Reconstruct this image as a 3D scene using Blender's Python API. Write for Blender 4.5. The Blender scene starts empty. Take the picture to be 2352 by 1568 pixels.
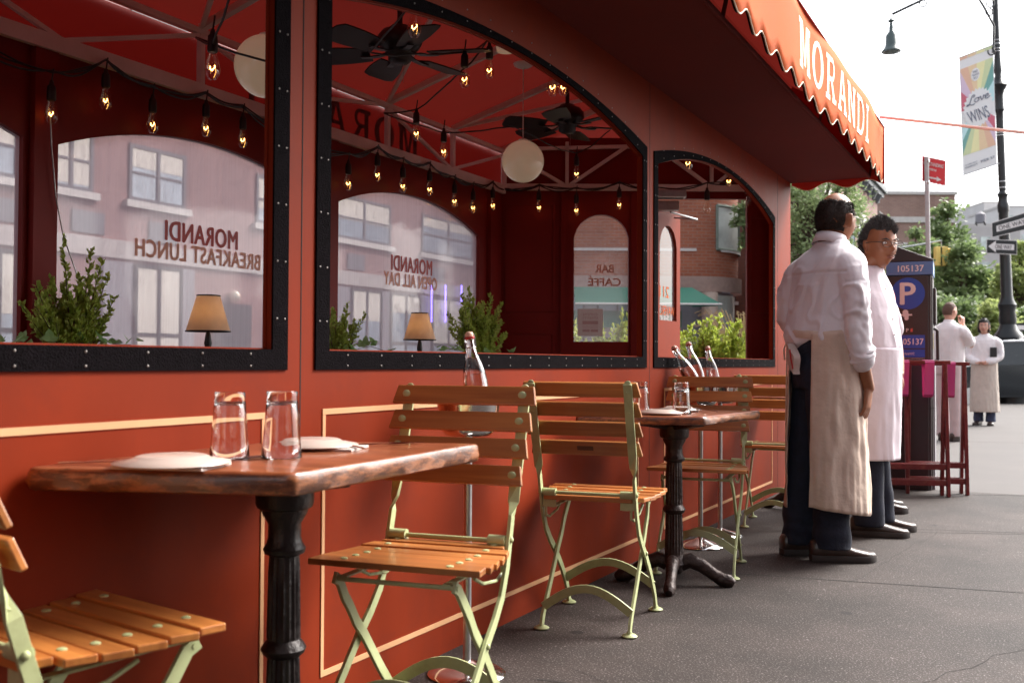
import bpy, bmesh, math, random
from math import sin, cos, pi, radians, sqrt, atan, tan, atan2
from mathutils import Vector as V, Matrix, noise
random.seed(7)
scene = bpy.context.scene
# ---------------------------------------------------------------- camera
FPX, CXP, CYP, TH, HC = 2287.0, 1176.0, 784.0, radians(28.15), 0.96
PT, RL = atan((832-784)/FPX), 0.005
Fv = V((-sin(TH)*cos(PT), cos(TH)*cos(PT), sin(PT))); R0 = V((cos(TH), sin(TH), 0)); _U = R0.cross(Fv)
Rv = R0*cos(RL)+_U*sin(RL); Uv = _U*cos(RL)-R0*sin(RL); CAM = V((0, 0, HC))
cam = bpy.data.objects.new('camera', bpy.data.cameras.new('camera')); scene.collection.objects.link(cam)
cam.matrix_world = Matrix(((Rv.x, Uv.x, -Fv.x, 0), (Rv.y, Uv.y, -Fv.y, 0), (Rv.z, Uv.z, -Fv.z, HC), (0, 0, 0, 1)))
cam.data.sensor_width = 36; cam.data.lens = FPX/2352*36; cam.data.clip_start = 0.05; cam.data.clip_end = 2000
cam.data.dof.use_dof = True; cam.data.dof.focus_distance = 4.2; cam.data.dof.aperture_fstop = 5.0
scene.camera = cam
# ---------------------------------------------------------------- world, sun, exposure
SUN_EL, SUN_AZ = radians(42), radians(32)      # azimuth from +Y towards +X
w = bpy.data.worlds.new('World'); scene.world = w; w.use_nodes = True
nt = w.node_tree; bg = nt.nodes['Background']; sk = nt.nodes.new('ShaderNodeTexSky'); sk.sky_type = 'NISHITA'
sk.sun_disc = False; sk.sun_elevation = SUN_EL; sk.sun_rotation = SUN_AZ; sk.air_density = 1.0; sk.dust_density = 4.0; sk.ozone_density = 1.0
hs = nt.nodes.new('ShaderNodeHueSaturation'); hs.inputs['Saturation'].default_value = .3; nt.links.new(sk.outputs[0], hs.inputs['Color']); nt.links.new(hs.outputs[0], bg.inputs[0]); bg.inputs[1].default_value = 0.135
sl = bpy.data.lights.new('sun', 'SUN'); sl.energy = 1.9; sl.angle = radians(28); sl.color = (1, .95, .88)
so = bpy.data.objects.new('sun', sl); scene.collection.objects.link(so)
sd = V((sin(SUN_AZ)*cos(SUN_EL), cos(SUN_AZ)*cos(SUN_EL), sin(SUN_EL)))
so.rotation_euler = sd.to_track_quat('Z', 'Y').to_euler()
scene.view_settings.view_transform = 'Standard'; scene.view_settings.look = 'None'; scene.view_settings.exposure = 1.7; scene.view_settings.gamma = 1
scene.cycles.max_bounces = 10; scene.cycles.transparent_max_bounces = 24; scene.cycles.use_denoising = True
scene.cycles.caustics_reflective = False; scene.cycles.caustics_refractive = False; scene.cycles.sample_clamp_indirect = 8
# ---------------------------------------------------------------- rays from the camera fix where traced outlines stand
def ray(px, py): return Fv+Rv*((px-CXP)/FPX)+Uv*((CYP-py)/FPX)
def onX(px, py, x): d = ray(px, py); return CAM+d*(x/d.x)
def onZ(px, py, z): d = ray(px, py); return CAM+d*((z-HC)/d.z)
def dep(px, py, D): return CAM+ray(px, py)*D
# ---------------------------------------------------------------- objects
def link(o, parent=None):
    scene.collection.objects.link(o)
    if parent is not None: o.parent = parent
    return o
def tag(o, label=None, cat=None, group=None, kind=None):
    if label: o['label'] = label
    if cat: o['category'] = cat
    if group: o['group'] = group
    if kind: o['kind'] = kind
    return o
def thing(name, label, cat, loc=(0, 0, 0), rz=0, group=None):
    o = bpy.data.objects.new(name, None); o.location = loc; o.rotation_euler = (0, 0, rz); o.empty_display_size = .1
    return tag(link(o), label, cat, group)
def copy_tree(o, parent=None):
    c = o.copy(); link(c, parent)
    for ch in list(o.children): copy_tree(ch, c)
    return c
class MB:
    def __init__(s): s.v = []; s.f = []; s.m = []; s.mi = 0
    def add(s, vs, fs):
        b = len(s.v); s.v += [tuple(v) for v in vs]; s.f += [tuple(i+b for i in f) for f in fs]; s.m += [s.mi]*len(fs); return s
    def hexa(s, p):   # 8 points: bottom 4 ccw, top 4
        return s.add(p, [(3, 2, 1, 0), (4, 5, 6, 7), (0, 1, 5, 4), (1, 2, 6, 5), (2, 3, 7, 6), (3, 0, 4, 7)])
    def box(s, x0, x1, y0, y1, z0, z1, M=None):
        p = [V(q) for q in ((x0, y0, z0), (x1, y0, z0), (x1, y1, z0), (x0, y1, z0), (x0, y0, z1), (x1, y0, z1), (x1, y1, z1), (x0, y1, z1))]
        if M is not None: p = [M @ q for q in p]
        return s.hexa(p)
    def rings(s, rs, closed=True, caps=True):
        n = len(rs[0]); vs = [q for r in rs for q in r]; fs = []
        for i in range(len(rs)-1):
            for j in range(n if closed else n-1):
                k = (j+1) % n; fs.append((i*n+j, i*n+k, (i+1)*n+k, (i+1)*n+j))
        if caps and closed: fs.append(tuple(range(n-1, -1, -1))); fs.append(tuple((len(rs)-1)*n+j for j in range(n)))
        return s.add(vs, fs)
    def tube(s, pts, r, n=8, caps=True, up=None, flat=None):
        pts = [V(p) for p in pts]; N = len(pts); rr = r if isinstance(r, (list, tuple)) else [r]*N; rs = []; pu = None
        for i, p in enumerate(pts):
            t = (pts[min(i+1, N-1)]-pts[max(i-1, 0)]).normalized()
            if up is not None: a = V(up)-t*t.dot(V(up)); a.normalize()
            elif pu is None: a = t.orthogonal().normalized()
            else: a = (pu-t*t.dot(pu)).normalized()
            pu = a; b = t.cross(a); f = flat or (1, 1)
            rs.append([p+(a*cos(2*pi*j/n)*f[0]+b*sin(2*pi*j/n)*f[1])*rr[i] for j in range(n)])
        return s.rings(rs, True, caps)
    def bar(s, pts, w, t, up):   # flat strip; up = direction of thickness t ; w the other way
        pts = [V(p) for p in pts]; N = len(pts); rs = []
        for i, p in enumerate(pts):
            d = (pts[min(i+1, N-1)]-pts[max(i-1, 0)]).normalized(); u = V(up[i] if isinstance(up, list) else up); u = (u-d*d.dot(u)).normalized(); b = d.cross(u)
            rs.append([p+u*t/2+b*w/2, p-u*t/2+b*w/2, p-u*t/2-b*w/2, p+u*t/2-b*w/2])
        return s.rings(rs)
    def lathe(s, prof, c=(0, 0, 0), n=24, M=None, caps=False, sq=None):
        c = V(c); rs = []
        for r, z in prof:
            ring = [V((r*cos(2*pi*j/n), r*sin(2*pi*j/n), z)) for j in range(n)]
            rs.append([(M @ q if M is not None else q)+c for q in ring])
        return s.rings(rs, True, caps)
    def ball(s, c, r, n=12, m=8, sc=(1, 1, 1), M=None):
        c = V(c); rs = []
        for i in range(m+1):
            a = -pi/2+pi*i/m; rs.append([V((cos(a)*cos(2*pi*j/n)*r*sc[0], cos(a)*sin(2*pi*j/n)*r*sc[1], sin(a)*r*sc[2])) for j in range(n)])
        if M is not None: rs = [[M @ q for q in x] for x in rs]
        return s.rings([[q+c for q in x] for x in rs], True, False)
    def prism(s, poly, M, t):    # 2d polygon -> extruded along M's z from 0 to t
        n = len(poly); a = [M @ V((x, y, 0)) for x, y in poly]; b = [M @ V((x, y, t)) for x, y in poly]
        return s.add(a+b, [tuple(range(n-1, -1, -1)), tuple(range(n, 2*n))]+[(i, (i+1) % n, n+(i+1) % n, n+i) for i in range(n)])
    def build(s, name, mats, parent=None, smooth=False, bevel=0, ang=40, weld=False):
        me = bpy.data.meshes.new(name); me.from_pydata(s.v, [], s.f); mats = mats if isinstance(mats, (list, tuple)) else [mats]
        for m in mats: me.materials.append(m)
        if len(mats) > 1: me.polygons.foreach_set('material_index', s.m)
        bm = bmesh.new(); bm.from_mesh(me)
        if weld: bmesh.ops.remove_doubles(bm, verts=bm.verts, dist=1e-5)
        bmesh.ops.recalc_face_normals(bm, faces=bm.faces); bm.to_mesh(me); bm.free()
        if smooth:
            me.polygons.foreach_set('use_smooth', [True]*len(me.polygons))
            try: me.set_sharp_from_angle(angle=radians(ang))
            except Exception: pass
        o = link(bpy.data.objects.new(name, me), parent)
        if bevel:
            b = o.modifiers.new('b', 'BEVEL'); b.width = bevel; b.segments = 2; b.limit_method = 'ANGLE'; b.angle_limit = radians(40)
        return o
def frame(o, xd, yd):
    xd = V(xd).normalized(); yd = (V(yd)-xd*xd.dot(V(yd))).normalized(); zd = xd.cross(yd); o = V(o)
    return Matrix(((xd.x, yd.x, zd.x, o.x), (xd.y, yd.y, zd.y, o.y), (xd.z, yd.z, zd.z, o.z), (0, 0, 0, 1)))
def text(name, s, M, mat, parent, h=None, w=None, bold=0.0, ext=0.0008, sp=1.0, mirror=False, shear=0.0):
    c = bpy.data.curves.new(name, 'FONT'); c.body = s; c.size = 1; c.offset = 0; c.extrude = 0; c.space_character = sp; c.shear = shear
    c.align_x = 'LEFT'; c.resolution_u = 3; o = link(bpy.data.objects.new(name, c))
    dg = bpy.context.evaluated_depsgraph_get(); dg.update(); me = bpy.data.meshes.new_from_object(o.evaluated_get(dg)); bpy.data.objects.remove(o)
    xs = [v.co.x for v in me.vertices]; ys = [v.co.y for v in me.vertices]; x0, x1, y0, y1 = min(xs), max(xs), min(ys), max(ys)
    ky = (h/(y1-y0)) if h else None; kx = (w/(x1-x0)) if w else None; kx = kx or ky; ky = ky or kx
    for v in me.vertices:
        x = (v.co.x-(x0+x1)/2)*kx; y = (v.co.y-(y0+y1)/2)*ky
        v.co = V((-x if mirror else x, y, ext))
    if bold > 0:
        H_ = h or (y1-y0)*ky; b3 = bold*H_*1.6; src = [tuple(v.co) for v in me.vertices]; pol = [tuple(p.vertices) for p in me.polygons]; nv = len(src); offs = [(0, 0), (b3, 0), (-b3, 0), (0, b3*.6), (0, -b3*.6)]
        m9 = bpy.data.meshes.new(name); m9.from_pydata([(x+ox, y+oy, z+k*ext*.12) for k, (ox, oy) in enumerate(offs) for x, y, z in src], [], [tuple(i+k*nv for i in p) for k in range(5) for p in pol]); me = m9
    for v in me.vertices: v.co = M @ v.co
    bm = bmesh.new(); bm.from_mesh(me); n = M.to_3x3() @ V((0, 0, 1))
    r = bmesh.ops.extrude_face_region(bm, geom=bm.faces[:]); vs = [e for e in r['geom'] if isinstance(e, bmesh.types.BMVert)]
    bmesh.ops.translate(bm, verts=vs, vec=-n*ext*.8); bmesh.ops.recalc_face_normals(bm, faces=bm.faces); bm.to_mesh(me); bm.free()
    me.materials.clear(); me.materials.append(mat); me.name = name; return link(bpy.data.objects.new(name, me), parent)
# ---------------------------------------------------------------- materials
def new_mat(name):
    m = bpy.data.materials.new(name); m.use_nodes = True; return m, m.node_tree, m.node_tree.nodes['Principled BSDF']
def mat(name, col, rough=.5, metal=0, vary=.12, scale=8, bump=0, bscale=60, spec=.5, col2=None, stretch=(1, 1, 1), coat=0, sheen=0, detail=4, trans=0, sss=0, emit=None, es=0, dirt=None, dscale=2.5, damt=.5):
    m, nt, b = new_mat(name); L = nt.links.new; N = nt.nodes.new
    b.inputs['Roughness'].default_value = rough; b.inputs['Metallic'].default_value = metal; b.inputs['Specular IOR Level'].default_value = spec
    b.inputs['Coat Weight'].default_value = coat; b.inputs['Coat Roughness'].default_value = .15; b.inputs['Sheen Weight'].default_value = sheen
    b.inputs['Transmission Weight'].default_value = trans; b.inputs['Subsurface Weight'].default_value = sss; b.inputs['Subsurface Scale'].default_value = .01
    if emit: b.inputs['Emission Color'].default_value = (*emit, 1); b.inputs['Emission Strength'].default_value = es
    tc = N('ShaderNodeTexCoord'); mp = N('ShaderNodeMapping'); mp.inputs['Scale'].default_value = stretch; L(tc.outputs['Object'], mp.inputs[0])
    nz = N('ShaderNodeTexNoise'); nz.inputs['Scale'].default_value = scale; nz.inputs['Detail'].default_value = detail; nz.inputs['Roughness'].default_value = .6; L(mp.outputs[0], nz.inputs['Vector'])
    rp = N('ShaderNodeValToRGB'); rp.color_ramp.elements[0].position = .3; rp.color_ramp.elements[1].position = .7; L(nz.outputs['Fac'], rp.inputs[0])
    c2 = col2 or tuple(min(1, c*(1+vary)) for c in col); c1 = col if col2 else tuple(c*(1-vary) for c in col)
    rp.color_ramp.elements[0].color = (*c1, 1); rp.color_ramp.elements[1].color = (*c2, 1); out = rp.outputs[0]
    if dirt:
        n2 = N('ShaderNodeTexNoise'); n2.inputs['Scale'].default_value = dscale; n2.inputs['Detail'].default_value = 8; n2.inputs['Roughness'].default_value = .7; L(tc.outputs['Object'], n2.inputs['Vector'])
        r2 = N('ShaderNodeValToRGB'); r2.color_ramp.elements[0].position = .5; r2.color_ramp.elements[1].position = .72; r2.color_ramp.elements[1].color = (damt,)*3+(1,); r2.color_ramp.elements[0].color = (0, 0, 0, 1)
        L(n2.outputs['Fac'], r2.inputs[0]); mx = N('ShaderNodeMixRGB'); L(r2.outputs[0], mx.inputs[0]); L(out, mx.inputs[1]); mx.inputs[2].default_value = (*dirt, 1); out = mx.outputs[0]
    L(out, b.inputs['Base Color'])
    rr = N('ShaderNodeMapRange'); rr.inputs[3].default_value = max(0, rough-.08); rr.inputs[4].default_value = min(1, rough+.08); L(nz.outputs['Fac'], rr.inputs[0]); L(rr.outputs[0], b.inputs['Roughness'])
    if bump:
        nb = N('ShaderNodeTexNoise'); nb.inputs['Scale'].default_value = bscale; nb.inputs['Detail'].default_value = 5; L(mp.outputs[0], nb.inputs['Vector'])
        bp = N('ShaderNodeBump'); bp.inputs['Strength'].default_value = bump; bp.inputs['Distance'].default_value = .01; L(nb.outputs['Fac'], bp.inputs['Height']); L(bp.outputs[0], b.inputs['Normal'])
    return m
def wood(name, c1, c2, axis=0, rough=.4, scale=1.0, coat=.2):
    m, nt, b = new_mat(name); L = nt.links.new; N = nt.nodes.new; tc = N('ShaderNodeTexCoord'); mp = N('ShaderNodeMapping')
    s = [38*scale]*3; s[axis] = 2.2*scale; mp.inputs['Scale'].default_value = s; L(tc.outputs['Object'], mp.inputs[0])
    n1 = N('ShaderNodeTexNoise'); n1.inputs['Scale'].default_value = 1; n1.inputs['Detail'].default_value = 8; n1.inputs['Distortion'].default_value = .8; L(mp.outputs[0], n1.inputs['Vector'])
    rp = N('ShaderNodeValToRGB'); rp.color_ramp.elements[0].position = .3; rp.color_ramp.elements[1].position = .72; rp.color_ramp.elements[0].color = (*c1, 1); rp.color_ramp.elements[1].color = (*c2, 1)
    L(n1.outputs['Fac'], rp.inputs[0]); oi = N('ShaderNodeObjectInfo'); mr = N('ShaderNodeMapRange'); mr.inputs[3].default_value = .72; mr.inputs[4].default_value = 1.18; L(oi.outputs['Random'], mr.inputs[0]); hv = N('ShaderNodeHueSaturation'); L(mr.outputs[0], hv.inputs['Value']); L(rp.outputs[0], hv.inputs['Color']); L(hv.outputs[0], b.inputs['Base Color']); b.inputs['Roughness'].default_value = rough; b.inputs['Coat Weight'].default_value = coat; b.inputs['Coat Roughness'].default_value = .2
    bp = N('ShaderNodeBump'); bp.inputs['Strength'].default_value = .15; bp.inputs['Distance'].default_value = .002; L(n1.outputs['Fac'], bp.inputs['Height']); L(bp.outputs[0], b.inputs['Normal'])
    return m
def brick(name, c1, c2, mort, bw=.22, bh=.075, cyl=None, rough=.85):
    m, nt, b = new_mat(name); L = nt.links.new; N = nt.nodes.new; b.inputs['Roughness'].default_value = rough
    g = N('ShaderNodeNewGeometry'); sp = N('ShaderNodeSeparateXYZ'); cb = N('ShaderNodeCombineXYZ')
    if cyl:
        L(g.outputs['Position'], sp.inputs[0]); a = N('ShaderNodeMath'); a.operation = 'SUBTRACT'; a.inputs[1].default_value = cyl[0]; L(sp.outputs[0], a.inputs[0])
        d = N('ShaderNodeMath'); d.operation = 'SUBTRACT'; d.inputs[1].default_value = cyl[1]; L(sp.outputs[1], d.inputs[0])
        t = N('ShaderNodeMath'); t.operation = 'ARCTAN2'; L(d.outputs[0], t.inputs[0]); L(a.outputs[0], t.inputs[1]); k = N('ShaderNodeMath'); k.operation = 'MULTIPLY'; k.inputs[1].default_value = cyl[2]; L(t.outputs[0], k.inputs[0]); L(k.outputs[0], cb.inputs[0])
    else:
        cr = N('ShaderNodeVectorMath'); cr.operation = 'CROSS_PRODUCT'; cr.inputs[1].default_value = (0, 0, 1); L(g.outputs['True Normal'], cr.inputs[0])
        dt = N('ShaderNodeVectorMath'); dt.operation = 'DOT_PRODUCT'; L(cr.outputs[0], dt.inputs[0]); L(g.outputs['Position'], dt.inputs[1]); L(dt.outputs['Value'], cb.inputs[0]); L(g.outputs['Position'], sp.inputs[0])
    L(sp.outputs[2], cb.inputs[1]); bt = N('ShaderNodeTexBrick'); L(cb.outputs[0], bt.inputs['Vector']); bt.inputs['Scale'].default_value = 1; bt.inputs['Brick Width'].default_value = bw; bt.inputs['Row Height'].default_value = bh
    bt.inputs['Mortar Size'].default_value = bh*.09; bt.inputs['Color1'].default_value = (*c1, 1); bt.inputs['Color2'].default_value = (*c2, 1); bt.inputs['Mortar'].default_value = (*mort, 1)
    nz = N('ShaderNodeTexNoise'); nz.inputs['Scale'].default_value = .8; nz.inputs['Detail'].default_value = 6; L(g.outputs['Position'], nz.inputs['Vector'])
    mx = N('ShaderNodeMixRGB'); mx.blend_type = 'MULTIPLY'; mx.inputs[0].default_value = .6; L(bt.outputs['Color'], mx.inputs[1]); rp = N('ShaderNodeValToRGB'); rp.color_ramp.elements[0].position = .3; rp.color_ramp.elements[0].color = (.6, .58, .56, 1); rp.color_ramp.elements[1].position = .65
    L(nz.outputs['Fac'], rp.inputs[0]); L(rp.outputs[0], mx.inputs[2]); L(mx.outputs[0], b.inputs['Base Color']); return m
def glass(name, tint=(1, 1, 1), refl=.12, cloud=0.0, cloudcol=(.8, .8, .82), rough=.02, thin=True):
    m = bpy.data.materials.new(name); m.use_nodes = True; nt = m.node_tree; nt.nodes.clear(); L = nt.links.new; N = nt.nodes.new; o = N('ShaderNodeOutputMaterial')
    t = N('ShaderNodeBsdfTransparent'); t.inputs[0].default_value = (*tint, 1); g = N('ShaderNodeBsdfGlossy'); g.inputs['Roughness'].default_value = rough; fr = N('ShaderNodeLayerWeight'); fr.inputs[0].default_value = .5; pw = N('ShaderNodeMath'); pw.operation = 'POWER'; pw.inputs[1].default_value = 4; L(fr.outputs['Facing'], pw.inputs[0])
    a = N('ShaderNodeMath'); a.operation = 'MULTIPLY_ADD'; a.inputs[1].default_value = .6; a.inputs[2].default_value = refl; L(pw.outputs[0], a.inputs[0]); mx = N('ShaderNodeMixShader'); L(a.outputs[0], mx.inputs[0])
    base = t.outputs[0]
    if cloud:
        tr = N('ShaderNodeBsdfTranslucent'); tr.inputs[0].default_value = (*cloudcol, 1); df = N('ShaderNodeBsdfDiffuse'); df.inputs[0].default_value = (*cloudcol, 1); m1 = N('ShaderNodeMixShader'); m1.inputs[0].default_value = .35; L(tr.outputs[0], m1.inputs[1]); L(df.outputs[0], m1.inputs[2])
        tc = N('ShaderNodeTexCoord'); mp = N('ShaderNodeMapping'); mp.inputs['Scale'].default_value = (60, 60, 1.5); L(tc.outputs['Object'], mp.inputs[0]); nz = N('ShaderNodeTexNoise'); nz.inputs['Scale'].default_value = 1.2; nz.inputs['Detail'].default_value = 5; L(mp.outputs[0], nz.inputs['Vector'])
        rg = N('ShaderNodeMapRange'); rg.inputs[1].default_value = .25; rg.inputs[2].default_value = .75; rg.inputs[3].default_value = cloud*.90; rg.inputs[4].default_value = cloud*1.14; L(nz.outputs['Fac'], rg.inputs[0])
        m2 = N('ShaderNodeMixShader'); L(rg.outputs[0], m2.inputs[0]); L(t.outputs[0], m2.inputs[1]); L(m1.outputs[0], m2.inputs[2]); base = m2.outputs[0]
    L(base, mx.inputs[1]); L(g.outputs[0], mx.inputs[2]); L(mx.outputs[0], o.inputs[0]); return m
M = {}
M['red'] = mat('red painted wood', (.225, .0245, .0045), .6, spec=.12, vary=.10, scale=4, bump=.05, bscale=14, stretch=(1, 1, .35), dirt=(.16, .022, .010), dscale=3.2, damt=.55)
M['redin'] = mat('dark red painted wood', (.20, .016, .012), .5, spec=.15, vary=.1, scale=3, bump=.05)
M['canvas'] = mat('red canvas', (.46, .040, .030), .8, vary=.1, scale=2, bump=.1, bscale=300)
def canvasmat(name, c, tr, tc):
    m = mat(name, c, .8, vary=.1, scale=2, bump=.1, bscale=300); nt = m.node_tree; t = nt.nodes.new('ShaderNodeBsdfTranslucent'); t.inputs[0].default_value = (*tc, 1); mx = nt.nodes.new('ShaderNodeMixShader'); mx.inputs[0].default_value = tr
    nt.links.new(nt.nodes['Principled BSDF'].outputs[0], mx.inputs[1]); nt.links.new(t.outputs[0], mx.inputs[2]); nt.links.new(mx.outputs[0], nt.nodes['Material Output'].inputs[0]); return m
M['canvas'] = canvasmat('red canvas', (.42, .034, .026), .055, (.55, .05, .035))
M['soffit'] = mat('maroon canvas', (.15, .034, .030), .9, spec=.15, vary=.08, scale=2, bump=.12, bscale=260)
M['valance'] = mat('orange red canvas', (.60, .125, .036), .85, spec=.1, vary=.07, scale=1.5, bump=.12, bscale=300)
M['cream'] = mat('cream paint', (.74, .40, .20), .6, vary=.06)
M['creamlet'] = mat('cream lettering', (.86, .78, .60), .7, vary=.03)
M['felt'] = mat('black felt strip', (.0065, .0052, .0065), .95, vary=.3, scale=50, bump=.5, bscale=200, spec=.04)
M['chrome'] = mat('polished steel', (.75, .73, .72), .12, 1, vary=.05)
M['steel'] = mat('brushed steel', (.50, .50, .50), .35, 1, vary=.12, scale=20)
M['alu'] = mat('grey painted aluminium', (.74, .68, .65), .5, 0, vary=.12, scale=4)
M['black'] = mat('black plastic', (.012, .012, .013), .45, vary=.2)
M['iron'] = mat('black cast iron', (.018, .013, .013), .42, .3, vary=.4, scale=25, bump=.4, bscale=60)
M['dirtyiron'] = mat('worn brown cast iron', (.035, .02, .017), .4, .3, vary=.5, scale=25, bump=.5, bscale=60)
M['white'] = mat('white paint', (.8, .8, .78), .5, vary=.04)
M['green'] = mat('sage green painted steel', (.43, .47, .24), .42, .0, vary=.08, scale=12, dirt=(.22, .20, .10), dscale=14, damt=.4)
M['slat'] = wood('varnished teak slats', (.34, .105, .024), (.56, .215, .052), 0, .38, 1.0, .35)
M['tabletop'] = wood('worn varnished tabletop', (.22, .055, .018), (.36, .105, .035), 1, .25, .55, .5)
M['porcelain'] = mat('white porcelain', (.54, .43, .38), .22, vary=.02)
M['linen'] = mat('white linen napkin', (.58, .48, .44), .9, vary=.04, bump=.2, bscale=300)
M['winglass'] = glass('window glass', (1, 1, 1), .03)
M['vinyl'] = glass('hazy clear vinyl', (.97, .95, .97), .03, .66, (.59, .555, .62), .08)
M['vinyl2'] = glass('clear vinyl', (.97, .97, .98), .03, .22, (.62, .60, .62), .06)
def leafmat(name, c1, c2, scale=20, tr=.45):
    m = mat(name, c1, .45, col2=c2, scale=scale); nt = m.node_tree; pb = nt.nodes['Principled BSDF']; t = nt.nodes.new('ShaderNodeBsdfTranslucent'); src = pb.inputs['Base Color'].links[0].from_socket; nt.links.new(src, t.inputs[0]); mx = nt.nodes.new('ShaderNodeMixShader'); mx.inputs[0].default_value = tr
    nt.links.new(pb.outputs[0], mx.inputs[1]); nt.links.new(t.outputs[0], mx.inputs[2]); nt.links.new(mx.outputs[0], nt.nodes['Material Output'].inputs[0]); return m
M['leaf'] = mat('boxwood leaf', (.055, .12, .018), .5, vary=.5, scale=30)
M['leaf2'] = mat('bright leaf', (.16, .26, .03), .5, vary=.35, scale=20)
M['leafdark'] = mat('dark leaf', (.030, .070, .016), .5, vary=.4, scale=20)
M['ivy'] = leafmat('ivy leaf', (.24, .46, .16), (.40, .60, .28), 10)
M['bark'] = mat('bark', (.09, .06, .045), .9, vary=.4, scale=20, bump=.4)
M['bulbglass'] = glass('bulb glass', (1, .95, .88), .12)
m, nt, b = new_mat('glowing filament'); b.inputs['Emission Color'].default_value = (1, .50, .12, 1); b.inputs['Emission Strength'].default_value = 5.5; b.inputs['Base Color'].default_value = (1, .5, .1, 1); M['filament'] = m
M['opal'] = mat('opal glass', (.70, .60, .50), .12, vary=.02, sss=.3, coat=.4, emit=(1, .70, .45), es=.045)
# ================================================================= ground
def ground():
    m, nt, b = new_mat('sidewalk concrete'); L = nt.links.new; N = nt.nodes.new; g = N('ShaderNodeNewGeometry')
    n1 = N('ShaderNodeTexNoise'); n1.inputs['Scale'].default_value = 1.1; n1.inputs['Detail'].default_value = 8; n1.inputs['Roughness'].default_value = .65; L(g.outputs['Position'], n1.inputs['Vector'])
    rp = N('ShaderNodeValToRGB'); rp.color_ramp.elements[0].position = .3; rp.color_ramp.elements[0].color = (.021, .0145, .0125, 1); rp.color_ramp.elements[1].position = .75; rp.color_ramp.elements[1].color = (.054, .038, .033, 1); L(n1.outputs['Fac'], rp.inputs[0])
    n2 = N('ShaderNodeTexNoise'); n2.inputs['Scale'].default_value = 150; n2.inputs['Detail'].default_value = 2; L(g.outputs['Position'], n2.inputs['Vector'])
    r2 = N('ShaderNodeValToRGB'); r2.color_ramp.elements[0].position = .58; r2.color_ramp.elements[1].position = .70; r2.color_ramp.elements[0].color = (0, 0, 0, 1); L(n2.outputs['Fac'], r2.inputs[0])
    vo = N('ShaderNodeTexVoronoi'); vo.inputs['Scale'].default_value = 34; L(g.outputs['Position'], vo.inputs['Vector']); r3 = N('ShaderNodeValToRGB'); r3.color_ramp.elements[0].position = .09; r3.color_ramp.elements[0].color = (1, 1, 1, 1); r3.color_ramp.elements[1].position = .17; r3.color_ramp.elements[1].color = (0, 0, 0, 1); L(vo.outputs['Distance'], r3.inputs[0])
    n3 = N('ShaderNodeTexNoise'); n3.inputs['Scale'].default_value = 22; L(g.outputs['Position'], n3.inputs['Vector']); r4 = N('ShaderNodeValToRGB'); r4.color_ramp.elements[0].position = .57; r4.color_ramp.elements[0].color = (0, 0, 0, 1); r4.color_ramp.elements[1].position = .6; L(n3.outputs['Fac'], r4.inputs[0])
    mm = N('ShaderNodeMath'); mm.operation = 'MULTIPLY'; L(r3.outputs[0], mm.inputs[0]); L(r4.outputs[0], mm.inputs[1]); ma = N('ShaderNodeMath'); ma.operation = 'MAXIMUM'; L(mm.outputs[0], ma.inputs[0]); L(r2.outputs[0], ma.inputs[1])
    ms = N('ShaderNodeMath'); ms.operation = 'MULTIPLY'; ms.inputs[1].default_value = .5; L(ma.outputs[0], ms.inputs[0]); mx = N('ShaderNodeMixRGB'); L(ms.outputs[0], mx.inputs[0]); L(rp.outputs[0], mx.inputs[1]); mx.inputs[2].default_value = (.42, .38, .38, 1); L(mx.outputs[0], b.inputs['Base Color'])
    n5 = N('ShaderNodeTexNoise'); n5.inputs['Scale'].default_value = .55; n5.inputs['Detail'].default_value = 10; n5.inputs['Roughness'].default_value = .7; L(g.outputs['Position'], n5.inputs['Vector']); r5 = N('ShaderNodeValToRGB'); r5.color_ramp.elements[0].position = .36; r5.color_ramp.elements[0].color = (.55, .52, .5, 1); r5.color_ramp.elements[1].position = .6; L(n5.outputs['Fac'], r5.inputs[0])
    v2 = N('ShaderNodeTexVoronoi'); v2.inputs['Scale'].default_value = 2.3; L(g.outputs['Position'], v2.inputs['Vector']); r6 = N('ShaderNodeValToRGB'); r6.color_ramp.elements[0].position = .045; r6.color_ramp.elements[0].color = (.35, .33, .33, 1); r6.color_ramp.elements[1].position = .065; L(v2.outputs['Distance'], r6.inputs[0])
    q1 = N('ShaderNodeMixRGB'); q1.blend_type = 'MULTIPLY'; q1.inputs[0].default_value = 1; L(mx.outputs[0], q1.inputs[1]); L(r5.outputs[0], q1.inputs[2]); q2 = N('ShaderNodeMixRGB'); q2.blend_type = 'MULTIPLY'; q2.inputs[0].default_value = 1; L(q1.outputs[0], q2.inputs[1]); L(r6.outputs[0], q2.inputs[2]); L(q2.outputs[0], b.inputs['Base Color'])
    b.inputs['Roughness'].default_value = .72; b.inputs['Specular IOR Level'].default_value = .3; bp = N('ShaderNodeBump'); bp.inputs['Strength'].default_value = .35; bp.inputs['Distance'].default_value = .004; L(n2.outputs['Fac'], bp.inputs['Height']); L(bp.outputs[0], b.inputs['Normal']); M['walk'] = m
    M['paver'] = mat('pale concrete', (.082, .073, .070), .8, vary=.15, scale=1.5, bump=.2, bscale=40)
    M['asphalt'] = mat('asphalt', (.075, .075, .078), .85, vary=.2, scale=3, bump=.3, bscale=50)
    M['joint'] = mat('joint sand', (.016, .013, .012), .9)
    g = MB(); g.add([(-400, -60, -.16), (500, -60, -.16), (500, 900, -.16), (-400, 900, -.16)], [(0, 1, 2, 3)]); tag(g.build('road', M['asphalt']), 'grey asphalt street beyond the pavements', kind='structure')
    s = MB(); s.box(-4.6, 3.4, -8, 8.3, -.159, 0); tag(s.build('sidewalk', M['walk']), 'dark speckled concrete pavement by the red wall', kind='structure')
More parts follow.
